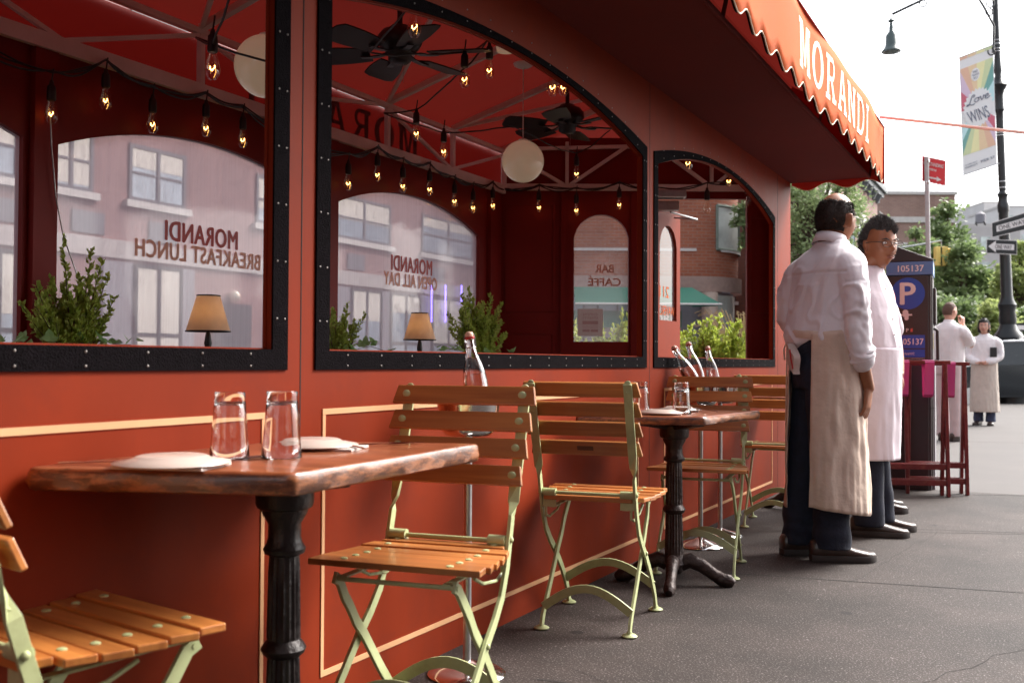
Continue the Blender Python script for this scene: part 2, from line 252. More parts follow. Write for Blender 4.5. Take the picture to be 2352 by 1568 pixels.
    s = MB(); s.box(-4.6, 3.4, 8.301, 34, -.159, -.001); s.box(-60, -15.5, -20, 36, -.158, -.001); tag(s.build('far_sidewalk', M['paver']), 'concrete pavement further along, its brighter light painted paler', kind='structure')  # brighter light beyond the awning put into this pavement's paler colour
    j = MB()
    for q in [((1480, 1303), (2352, 1361)), ((2000, 1211.5), (2352, 1223)), ((2040, 1221), (2352, 1226)), ((2150, 1134), (2352, 1138)), ((2160, 1013), (2352, 1017)), ((1230, 1559), (2352, 1700))]:
        a = onZ(*q[0], 0); c = onZ(*q[1], 0); d = (c-a).normalized()*.0; n = V((-(c-a).y, (c-a).x, 0)).normalized()*(.004 if a.y < 7 else .009)
        j.add([a-n+V((0, 0, .0015)), c-n+V((0, 0, .0015)), c+n+V((0, 0, .0015)), a+n+V((0, 0, .0015))], [(0, 1, 2, 3)])
    random.seed(21)
    for (a0, a1) in (((-.35, 3.2), (.25, 4.55)), ((-1.6, 5.9), (-.9, 6.25)), ((-.75, 4.6), (-.55, 6.2)), ((-1.65, 3.0), (-.55, 2.55))):
        P = [V((a0[0]+(a1[0]-a0[0])*i/14+random.uniform(-.02, .02), a0[1]+(a1[1]-a0[1])*i/14+random.uniform(-.02, .02), .0012)) for i in range(15)]
        for p, q in zip(P, P[1:]): n = V((-(q-p).y, (q-p).x, 0)).normalized()*.0012; j.add([p-n, q-n, q+n, p+n], [(0, 1, 2, 3)])
    tag(j.build('pavement_joints', M['joint']), 'dark joints between pavement slabs', kind='structure')
    k = MB(); k.box(3.4, 3.55, -8, 34, -.158, .001); k.box(-4.75, -4.6, -8, 34, -.158, .001); k.box(-4.6, 3.4, 34, 34.15, -.158, .001); tag(k.build('kerb', M['paver']), 'concrete kerb along the pavement', kind='structure')
    p = MB()
    for i in range(9): p.box(-4+i*1.2, -3.4+i*1.2, 36, 39, -.158, -.154)
    p.box(-14, 20, 35, 35.25, -.158, -.154); tag(p.build('road_markings', M['white']), 'white painted crossing on the street', kind='structure')
ground()
# ================================================================= enclosure
XW, XR = -1.754, -3.70
ZS, ZI0, ZI1 = .99, 1.985, 2.137
def arch(u, u0, u1, s, c):
    h = (u1-u0)/2; k = c-s; r = (h*h+k*k)/(2*k); return c-r+sqrt(max(0, r*r-(u-(u0+u1)/2)**2))
def wall(mb, u0, u1, z0, z1, ops, P, t):   # P(u,z,d) -> point; d depth 0..t
    def quad(a, b, c, d, e, f): # slab between u=a..b with bottom zb(a),zb(b) top zt
        mb.hexa([P(a, c, 0), P(b, d, 0), P(b, d, t), P(a, c, t), P(a, e, 0), P(b, f, 0), P(b, f, t), P(a, e, t)])
    u = u0
    for (a, b, s, sp, cr) in ops:
        if a > u: quad(u, a, z0, z0, z1, z1)
        if s > z0: quad(a, b, z0, z0, s, s)
        n = 20
        for i in range(n):
            p, q = a+(b-a)*i/n, a+(b-a)*(i+1)/n
            quad(p, q, arch(p, a, b, sp, cr), arch(q, a, b, sp, cr), z1, z1)
        u = b
    if u < u1: quad(u, u1, z0, z0, z1, z1)
enc = thing('dining_shed', 'red wooden sidewalk dining enclosure with arched openings trimmed in black felt', 'dining enclosure', (XW, 3, 0))
def W2L(p): return V(p)-V((XW, 3, 0))
E0 = V((-3.7, 6.73, 0))
def PF(u, z, d): return W2L((XW-d, u, z))
def PR(u, z, d): return W2L((XR-d, u, z))
En = V((-sin(TH), cos(TH), 0))
def PE(u, z, d): return W2L(E0+R0*u+En*d+V((0, 0, z)))
fw = [(-3.10, -.66, ZS, ZI0, ZI1), (-.46, 1.965, ZS, ZI0, ZI1), (2.195, 4.637, ZS, ZI0, ZI1), (4.855, 7.318, ZS, ZI0, 2.162)]
a = MB(); wall(a, -3.3, 7.9, 0, 2.75, fw, PF, .018); a.build('front_wall', M['red'], enc, bevel=0)
a = MB()
for (u0, u1, s, sp, cr) in fw:   # inner reveal lining, dark red behind
    n = 24; I = [(u0, s)]+[(u0+(u1-u0)*i/n, arch(u0+(u1-u0)*i/n, u0, u1, sp, cr)) for i in range(n+1)]+[(u1, s)]; m_ = len(I)
    for i in range(m_):
        p, q = I[i], I[(i+1) % m_]; d = V((q[0]-p[0], q[1]-p[1])).normalized(); nn = V((d.y, -d.x))*.004
        a.hexa([PF(p[0], p[1], .016), PF(q[0], q[1], .016), PF(q[0], q[1], .026), PF(p[0], p[1], .026), PF(p[0]+nn.x, p[1]+nn.y, .016), PF(q[0]+nn.x, q[1]+nn.y, .016), PF(q[0]+nn.x, q[1]+nn.y, .026), PF(p[0]+nn.x, p[1]+nn.y, .026)])
a.build('window_lining', M['red'], enc)
a = MB(); wall(a, -3.29, 7.85, 0, 2.36, [(x[0]-.03, x[1]+.03, x[2]-.04, x[3], x[4]+.03) for x in fw], lambda u, z, d: PF(u, z, d+.0185), .007); a.build('inner_lining', M['redin'], enc)
M['rivet'] = mat('dull rivet', (.25, .23, .22), .45, .8)
for (u0, u1, s, sp, cr) in fw:
    t = MB(); wd = .058; n = 26
    I = [(u0, s)]+[(u0+(u1-u0)*i/n, arch(u0+(u1-u0)*i/n, u0, u1, sp, cr)) for i in range(n+1)]+[(u1, s)]
    O = [(u0-wd, s-.053)]+[(u0-wd+(u1-u0+2*wd)*i/n, arch(u0-wd+(u1-u0+2*wd)*i/n, u0-wd, u1+wd, sp+.055, cr+.026)) for i in range(n+1)]+[(u1+wd, s-.053)]
    m_ = len(I)
    for i in range(m_):
        k = (i+1) % m_; t.hexa([PF(*I[i], 0), PF(*I[k], 0), PF(*O[k], 0), PF(*O[i], 0), PF(*I[i], -.006), PF(*I[k], -.006), PF(*O[k], -.006), PF(*O[i], -.006)])
    t.mi = 1
    def rv(u, z): t.ball(PF(u, z, -.007), .0029, 8, 5, (.6, 1, 1))
    for i in range(15):
        f = (i+.5)/15; uu = u0+(u1-u0)*f; rv(uu, s-.012); rv(uu, s-.042); za = arch(uu, u0, u1, sp, cr); rv(uu, za+.02); rv(uu, za+.06)
    for i in range(7):
        z = s+.08+(sp-s-.1)*i/6
        for e in (u0-.014, u0-.044, u1+.014, u1+.044): rv(e, z)
    t.build('window_trim', [M['felt'], M['rivet']], enc)
d = MB()   # cream panel mouldings
for (u0, u1) in ((-3.1, -.66), (-.46, 1.944), (2.173, 4.59), (4.962, 7.30)):
    w_ = .012
    for (p, q) in (((u0, .826-w_), (u1, .826+w_*.3)), ((u0, .100-w_*.3), (u1, .100+w_))): d.hexa([PF(p[0], p[1], 0), PF(q[0], p[1], 0), PF(q[0], q[1], 0), PF(p[0], q[1], 0), PF(p[0], p[1], -.003), PF(q[0], p[1], -.003), PF(q[0], q[1], -.003), PF(p[0], q[1], -.003)])
    for uu in (u0, u1-w_): d.hexa([PF(uu, .113, 0), PF(uu+w_, .113, 0), PF(uu+w_, .813, 0), PF(uu, .813, 0), PF(uu, .113, -.003), PF(uu+w_, .113, -.003), PF(uu+w_, .813, -.003), PF(uu, .813, -.003)])
d.build('panel_moulding', M['cream'], enc)
d = MB()
for uu in (-.56, 2.078, 4.742, 7.47): d.hexa([PF(uu, 0, 0), PF(uu+.004, 0, 0), PF(uu+.004, 2.37, 0), PF(uu, 2.37, 0), PF(uu, 0, -.0008), PF(uu+.004, 0, -.0008), PF(uu+.004, 2.37, -.0008), PF(uu, 2.37, -.0008)])
d.build('panel_seam', M['joint'], enc)
# rear wall
rw = [(.60, 2.645, .96, 1.88, 2.055), (2.81, 4.55, .96, 1.877, 2.052), (4.69, 6.39, .96, 1.90, 2.065)]
a = MB(); wall(a, -3.3, 6.73, 0, 2.29, [(-1.6, .45, .96, 1.88, 2.055)]+rw, PR, .05); a.build('rear_wall', M['redin'], enc)
for (u0, u1, s, sp, cr) in [(-1.6, .45, .96, 1.88, 2.055)]+rw:
    g = MB(); n = 20; P_ = [(u0, s)]+[(u0+(u1-u0)*i/n, arch(u0+(u1-u0)*i/n, u0, u1, sp, cr)) for i in range(n+1)]+[(u1, s)]
    g.add([PR(u, z, .025) for u, z in P_], [tuple(range(len(P_)))]); g.build('window_pane', M['vinyl'], enc)
for u in (-1.68, .52, 2.727, 4.62, 6.56): p = MB(); p.box(XR-XW+.001, XR-XW+.035, u-.055-3, u+.055-3, 0, 2.26); p.build('wall_post', M['redin'], enc)
p = MB(); p.box(XR-XW+.002, XR-XW+.36, -3.2-3, 6.4-3, .70, .74); p.build('rear_ledge', M['redin'], enc)
# end wall, window, doorway
a = MB(); wall(a, 0, 1.205, 0, 2.70, [(.563, .985, 1.123, 1.93, 2.105)], PE, .05); wall(a, 1.9, 2.2, 0, 2.7, [], PE, .05); wall(a, 1.205, 1.9, 2.232, 2.70, [], PE, .05); a.build('end_wall', M['redin'], enc)
g = MB(); n = 16; P_ = [(.563, 1.123)]+[(.563+.422*i/n, arch(.563+.422*i/n, .563, .985, 1.93, 2.105)) for i in range(n+1)]+[(.985, 1.123)]
g.add([PE(u, z, .02) for u, z in P_], [tuple(range(len(P_)))]); g.build('window_pane', M['vinyl2'], enc)
a = MB()
for (u0, u1, z0, z1) in ((.03, .42, 1.35, 2.2), (.03, .42, .2, 1.2), (1.93, 2.12, 1.35, 2.1), (1.93, 2.12, .2, 1.2)):
    for (p0, p1, q0, q1) in ((u0, u1, z0, z0+.02), (u0, u1, z1-.02, z1), (u0, u0+.02, z0+.02, z1-.02), (u1-.02, u1, z0+.02, z1-.02)):
        a.hexa([PE(p0, q0, 0), PE(p1, q0, 0), PE(p1, q1, 0), PE(p0, q1, 0), PE(p0, q0, -.008), PE(p1, q0, -.008), PE(p1, q1, -.008), PE(p0, q1, -.008)])
for (u0, u1) in ((.46, .50), (1.0, 1.05)): a.hexa([PE(u0, 0, 0), PE(u1, 0, 0), PE(u1, 2.28, 0), PE(u0, 2.28, 0), PE(u0, 0, -.02), PE(u1, 0, -.02), PE(u1, 2.28, -.02), PE(u0, 2.28, -.02)])
a.build('wall_panelling', M['redin'], enc)
# door leaf standing open outward
H0 = E0+R0*1.205+En*.055; H1 = V((1.384*cos(TH), 1.384*sin(TH), 0))+V((-sin(TH)*8.2, cos(TH)*8.2, 0)); Dd = (H1-H0); Dd.z = 0; Dw = Dd.length; Dd.normalize(); Dn = V((-Dd.y, Dd.x, 0))
def PD(u, z, d): return W2L(H0+Dd*u+Dn*d+V((0, 0, z)))
a = MB(); wall(a, 0, Dw, .02, 2.2, [(.08, Dw-.08, 1.30, 1.85, 2.06)], PD, .04); door = a.build('door', M['red'], enc)
g = MB(); u0, u1 = .08, Dw-.08; P_ = [(u0, 1.3)]+[(u0+(u1-u0)*i/n, arch(u0+(u1-u0)*i/n, u0, u1, 1.85, 2.06)) for i in range(n+1)]+[(u1, 1.3)]
g.add([PD(u, z, .02) for u, z in P_], [tuple(range(len(P_)))]); g.build('door_pane', M['vinyl2'], door)
Mx = frame(PD(Dw/2, 1.62, -.001), Dd, (0, 0, 1)); text('lettering', '211', frame(PD(Dw*.42, 1.53, .018), Dd, (0, 0, 1)), M['valance'], door, h=.09, w=.2, mirror=True); text('lettering', 'WAVERLY', frame(PD(Dw*.5, 1.38, .018), Dd, (0, 0, 1)), M['valance'], door, h=.075, w=.36, mirror=True)
a = MB(); a.box(-.16, .06, -.05, .03, 2.13, 2.20, frame(PE(1.3, 0, -.04), R0, En)); a.tube([PE(1.3, 2.12, -.05), PE(1.55, 2.10, .2), PD(Dw*.6, 2.13, -.03)], .008, 6); a.build('door_closer', M['steel'], enc)
# truss frame and canopy
b = MB()
def sq(p, q, s=.028, up=(0, 0, 1)): b.bar([W2L(p), W2L(q)], s, s, up)
XT = -3.66
b.bar([W2L((XT, -3.2, 2.288)), W2L((XT, 6.70, 2.288))], .03, .066, (0, 0, 1))
sq((XT, -3.2, 2.58), (XT, 6.70, 2.58))
ny = [-2.6, -1.0, .9, 2.3, 3.575, 5.155, 5.945, 6.70]
for y in ny: sq((XT, y, 2.30), (XT, y, 2.57), up=(0, 1, 0))
for y0, z0, y1, z1 in ((3.59, 2.56, 4.6, 2.30), (5.17, 2.56, 5.93, 2.31), (5.96, 2.32, 6.69, 2.55), (2.79, 2.31, 2.0, 2.56), (2.79, 2.31, 3.56, 2.56), (4.3, 2.44, 5.14, 2.58)): sq((XT, y0, z0), (XT, y1, z1), .02, (1, 0, 0))
for y in [.9, 2.3, 3.575, 5.155, 5.945, 6.7]: sq((XT, y, 2.60), (XW-.05, y, 3.12), .034)
for (p, q) in (((XT, 3.575, 2.6), (-2.7, 2.9, 2.86)), ((XT, 5.155, 2.6), (-2.7, 4.3, 2.86)), ((XT, 5.945, 2.6), (-2.7, 6.5, 2.86))): sq(p, q, .022)
sq((-2.75, -3, 2.83), (-2.75, 7.2, 2.83), .03)
for (u0, z0, u1, z1) in ((0, 2.31, 2.12, 2.31), (0, 2.60, 2.12, 2.66), (.505, 2.33, .505, 2.66), (.53, 2.33, 1.0, 2.65), (.48, 2.33, .05, 2.58), (1.62, 2.33, 1.62, 2.66), (1.6, 2.33, 1.2, 2.62), (1.64, 2.33, 2.0, 2.62)):
    b.bar([PE(u0, z0, -.03), PE(u1, z1, -.03)], .026, .026 if z0 != z1 or z0 > 2.4 else .05, (0, 0, 1) if abs(u0-u1) > .1 else R0)
b.build('roof_frame', M['alu'], enc)
c = MB(); Y0, Y1 = -3.3, 8.0
def cq(*p): c.add([W2L(q) for q in p], [tuple(range(len(p)))])
# roof canvas: rear eave to ridge over the front wall, down to the awning front
NY = 24
for i in range(NY):
    y0, y1 = Y0+(Y1-Y0)*i/NY, Y0+(Y1-Y0)*(i+1)/NY
    for (x0, z0, x1, z1) in ((-3.76, 2.60, XW, 3.15), (XW, 3.15, -1.06, 2.755)): cq((x0, y0, z0), (x0, y1, z0), (x1, y1, z1), (x1, y0, z1))
cq((-3.76, Y1, 2.62), (XW, Y1, 3.15), (XW, Y1, 2.4), (-3.76, Y1, 2.4))
c.build('roof_canvas', M['canvas'], enc)
M['backcanvas'] = None
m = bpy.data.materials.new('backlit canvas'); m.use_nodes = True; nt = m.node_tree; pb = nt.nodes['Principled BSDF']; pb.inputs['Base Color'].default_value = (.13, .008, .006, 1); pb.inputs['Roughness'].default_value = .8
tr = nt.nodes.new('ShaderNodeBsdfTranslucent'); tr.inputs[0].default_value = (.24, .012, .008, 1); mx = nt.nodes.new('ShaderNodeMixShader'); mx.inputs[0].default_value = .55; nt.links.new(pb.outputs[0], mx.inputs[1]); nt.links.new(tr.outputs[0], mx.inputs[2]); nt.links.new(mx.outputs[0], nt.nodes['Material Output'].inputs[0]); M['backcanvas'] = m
c = MB()
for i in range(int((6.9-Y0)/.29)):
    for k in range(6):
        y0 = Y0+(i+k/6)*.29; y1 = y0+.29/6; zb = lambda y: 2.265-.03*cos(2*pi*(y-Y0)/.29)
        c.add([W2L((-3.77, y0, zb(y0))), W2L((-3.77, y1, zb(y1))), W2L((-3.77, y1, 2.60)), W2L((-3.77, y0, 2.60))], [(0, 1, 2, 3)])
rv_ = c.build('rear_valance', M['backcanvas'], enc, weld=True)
# ================================================================= slab-serif lettering
def slab(word, u0, u1, z0, z1, P, name, mt, parent, dep0=.001, gap=.22, flip=False):
    H_ = 1.0; G = {
        'M': (1.15, [((.0, 0), (.34, .12)), ((.0, .88), (.36, 1)), ((.08, .12), (.29, .88)), ((.80, 0), (1.15, .12)), ((.79, .88), (1.15, 1)), ((.87, .12), (1.07, .88))], [[(.24, .98), (.40, .98), (.62, .12), (.50, .12)], [(.75, .98), (.91, .98), (.66, .12), (.54, .12)]]),
        'R': (.95, [((.0, 0), (.40, .12)), ((.0, .88), (.5, 1)), ((.11, .12), (.29, .88)), ((.29, .44), (.52, .55)), ((.60, 0), (.97, .12))], [[(.42, .46), (.60, .46), (.86, .10), (.66, .10)], ('arc', .50, .72, .28, .28, .11, -90, 90)]),
        'A': (1.05, [((.0, 0), (.36, .12)), ((.66, 0), (1.05, .12)), ((.33, .30), (.70, .41))], [[(.08, .11), (.26, .11), (.56, 1), (.40, 1)], [(.74, .11), (.95, .11), (.66, 1), (.46, 1)]]),
        'N': (1.08, [((.0, 0), (.34, .12)), ((.0, .88), (.36, 1)), ((.09, .12), (.29, .88)), ((.74, .88), (1.08, 1)), ((.80, .0), (1.0, .88))], [[(.22, .98), (.40, .98), (.97, .0), (.80, .0)]]),
        'D': (1.0, [((.0, 0), (.5, .12)), ((.0, .88), (.5, 1)), ((.11, .12), (.30, .88))], [('arc', .46, .50, .52, .50, .17, -90, 90)]),
        'O': (1.05, [], [('arc', .525, .50, .52, .51, .23, 0, 360)]),
        'I': (.44, [((.0, 0), (.44, .12)), ((.0, .88), (.44, 1)), ((.13, .12), (.31, .88))], [])}
    tot = sum(G[c][0] for c in word)+gap*(len(word)-1); x = 0; mb = MB(); e = 0
    def put(poly):
        nonlocal e
        e += 1; t = .0008+e*.00004; q = []
        for (a_, b_) in poly:
            f = (x+a_)/tot; uu = u0+(u1-u0)*f; q.append((uu, z0+(z1-z0)*b_))
        n_ = len(q); A_ = [P(u, z, -dep0) for u, z in q]; B_ = [P(u, z, -dep0-t) for u, z in q]
        mb.add(A_+B_, [tuple(range(n_-1, -1, -1)), tuple(range(n_, 2*n_))]+[(i, (i+1) % n_, n_+(i+1) % n_, n_+i) for i in range(n_)])
    for ch in word:
        w_, rc, po = G[ch]
        for (a_, b_) in rc: put([a_, (b_[0], a_[1]), b_, (a_[0], b_[1])])
        for p_ in po:
            if p_[0] == 'arc':
                _, cx, cy, rx, ry, th, s0, s1 = p_; n_ = 18
                for i in range(n_):
                    t0, t1 = radians(s0+(s1-s0)*i/n_), radians(s0+(s1-s0)*(i+1)/n_); ty = .11
                    put([(cx+rx*cos(t0), cy+ry*sin(t0)), (cx+rx*cos(t1), cy+ry*sin(t1)), (cx+(rx-th)*cos(t1), cy+(ry-ty)*sin(t1)), (cx+(rx-th)*cos(t0), cy+(ry-ty)*sin(t0))])
            else: put(p_)
        x += w_+gap
    return mb.build(name, mt, parent)
slab('MORANDI', 5.66, 4.00, 2.33, 2.54, lambda u, z, d: W2L((-3.775+d, u, z)), 'lettering', mat('dark lettering', (.10, .01, .008), .8), rv_, dep0=-.012)
# window lettering, read from the street side
def wintext(s, y0, y1, zt, h, mt, X=XR-.02, tilt=0): text('lettering', s, frame(W2L((X, (y0+y1)/2, zt)), (0, 1, 0), (0, 0, 1)), mt, enc, h=h, w=abs(y1-y0), mirror=True, bold=.03, sp=1.08)
M['darkred'] = mat('dark red vinyl letters', (.42, .016, .012), .5); M['tanlet'] = mat('tan vinyl letters', (.72, .34, .24), .6)
def yx(px, py): return onX(px, py, XR-.02)
for s, L_, R_, h, mt in (('MORANDI', (380, 534), (545, 548), .095, M['darkred']), ('BREAKFAST LUNCH', (311, 570), (597, 601), .082, M['tanlet']), ('MORANDI', (899, 604), (992, 615), .10, M['darkred']), ('OPEN ALL DAY', (882, 640), (1003, 651), .085, M['tanlet'])):
    a_, b_ = yx(*L_), yx(*R_); wintext(s, a_.y, b_.y, (a_.z+b_.z)/2, h, mt)
for s, zz, ww in (('BAR', 1.688, .14), ('CAFF\u00c9', 1.592, .25)): text('lettering', s, frame(PE(.80, zz, .016), R0, (0, 0, 1)), M['tanlet'], enc, h=.062 if 'B' in s else .075, w=ww, mirror=True, bold=.02)
# paper notice on the end window
nb = thing('paper_notice', 'white printed notice taped to the small arched window', 'notice', PE(.69, 1.27, -.002)+V((XW, 3, 0))); a = MB(); a.box(-.098, .098, -.0006, .0006, -.105, .105, Matrix.Rotation(TH, 4, 'Z')); a.build('sheet', M['white'], nb)
M['faint'] = mat('faint print', (.60, .45, .44), .8); fr_ = lambda z: frame(V((0, 0, z))-En*.0014, R0, (0, 0, 1))
text('lettering', 'OPEN', fr_(.062), M['faint'], nb, h=.02, w=.11, sp=1.2, mirror=True); text('lettering', 'STREETS', fr_(.035), M['faint'], nb, h=.018, w=.12, mirror=True)
a = MB()
for (u0, u1, z0, z1) in ((-.06, .06, -.015, .012), (-.06, .06, -.03, -.026), (-.06, .06, -.042, -.038), (-.06, -.004, -.072, -.052), (.004, .06, -.072, -.052)): a.box(u0, u1, -.0005, .0004, z0, z1, frame(-En*.0012, R0, (0, 0, 1)) @ Matrix.Rotation(-pi/2, 4, 'X') @ Matrix.Rotation(pi, 4, 'Z') if 0 else Matrix.Translation(-En*.0012) @ Matrix.Rotation(TH, 4, 'Z'))
a.build('print', M['faint'], nb)
# ================================================================= awning
aw = thing('awning', 'orange red canvas awning with white MORANDI lettering and scalloped edge', 'awning', (-1.06, 3, 2.3))
def A(p): return V(p)-V((-1.06, 3, 2.3))
XV, PER = -1.06, .2893; Y1a = 7.94
def zv(y): return 2.350-.028*cos(2*pi*(y-3.80)/PER)
def xv(y, z): return XV+.012*sin(y*2.1)+.006*sin(y*5.3+z*3)
v = MB(); N_ = 430; zs = 6
cols = []
for i in range(N_+1):
    y = Y0+(Y1a-Y0)*i/N_; zt = 2.755+.006*sin(y*1.7); cols.append([A((xv(y, z), y, z)) for z in [zv(y)+(zt-zv(y))*k/zs for k in range(zs+1)]])
v.rings(cols, closed=False); va = v.build('valance', M['valance'], aw, smooth=True)
sm = va.modifiers.new('s', 'SOLIDIFY'); sm.thickness = .002; sm.offset = -1
p = MB(); p.tube([A((xv(Y0+(Y1a-Y0)*i/N_, 2.35)+.001, Y0+(Y1a-Y0)*i/N_, zv(Y0+(Y1a-Y0)*i/N_))) for i in range(N_+1)], .0035, 6); p.build('edge_piping', M['creamlet'], va)
slab('MORANDI', 5.01, 7.03, 2.445, 2.695, lambda u, z, d: A((xv(u, z)-d+.002, u, z)), 'lettering', M['creamlet'], va, dep0=.0)
l = MB(); l.rings([[V((xv(y, 2.35)-XV-.012, y-3, zv(y)-2.3+.004)), V((xv(y, 2.55)-XV-.012, y-3, .25)), V((xv(y, 2.7)-XV-.012, y-3, .43))] for y in [Y0+(Y1a-.01-Y0)*i/430 for i in range(431)]], closed=False); l.build('valance_shade', mat('black valance shade', (.012, .006, .010), .95, spec=.1), va)  # added black sheet that paints the shade on the valance's inner side
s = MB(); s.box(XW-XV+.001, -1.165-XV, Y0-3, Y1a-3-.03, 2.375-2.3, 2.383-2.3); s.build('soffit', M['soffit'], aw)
t = MB(); t.box(-.075, -.05, Y0-3, Y1a-3-.01, .40, .425); t.tube([A((-1.165, Y0, 2.379)), A((-1.165, Y1a-.03, 2.379))], .012, 8)
for y in (-2, 0, 2, 4, 6, 7.9): t.tube([A((-1.165, y, 2.379)), A((-1.09, y, 2.72))], .01, 6)
t.build('awning_bar', M['soffit'], aw)
s = MB(); cols = []
for i in range(49):
    f = i/48; x = XW+(XV-XW)*f; cols.append([A((x, Y1a+.006*sin(f*9), z)) for z in (2.342+.025*cos(2*pi*f*2.3+.6), 2.40, 2.55, 2.752+.398*max(0, (XV-x)/(XV-XW)))])
s.rings(cols, closed=False); sk_ = s.build('end_skirt', M['canvas'], aw, smooth=True); sm = sk_.modifiers.new('s', 'SOLIDIFY'); sm.thickness = .002
p = MB(); p.tube([A((XW+(XV-XW)*i/48, Y1a+.006*sin(i/48*9)+.001, 2.342+.025*cos(2*pi*i/48*2.3+.6))) for i in range(49)], .003, 6); p.build('edge_piping', M['creamlet'], aw)
# the thin pink pole reaching from the awning out over the pavement
q0, q1 = dep(2022, 269, 7.5), dep(2420, 312, 6.4)
po = MB(); po.tube([V((0, 0, 0)), (q1-q0)*.5, q1-q0], .011, 10); pl = po.build('awning_pole', mat('pink paint', (.86, .66, .58), .6, spec=.1)); pl.location = q0
tag(pl, 'thin pink pole running sideways from the awning corner out over the pavement', 'pole')

# restaurant front along the other side of the pavement, out of view to the right; it shades the pavement
rf = thing('restaurant_front', 'brick restaurant front on the other side of the pavement', 'building', (3.3, 0, 0))
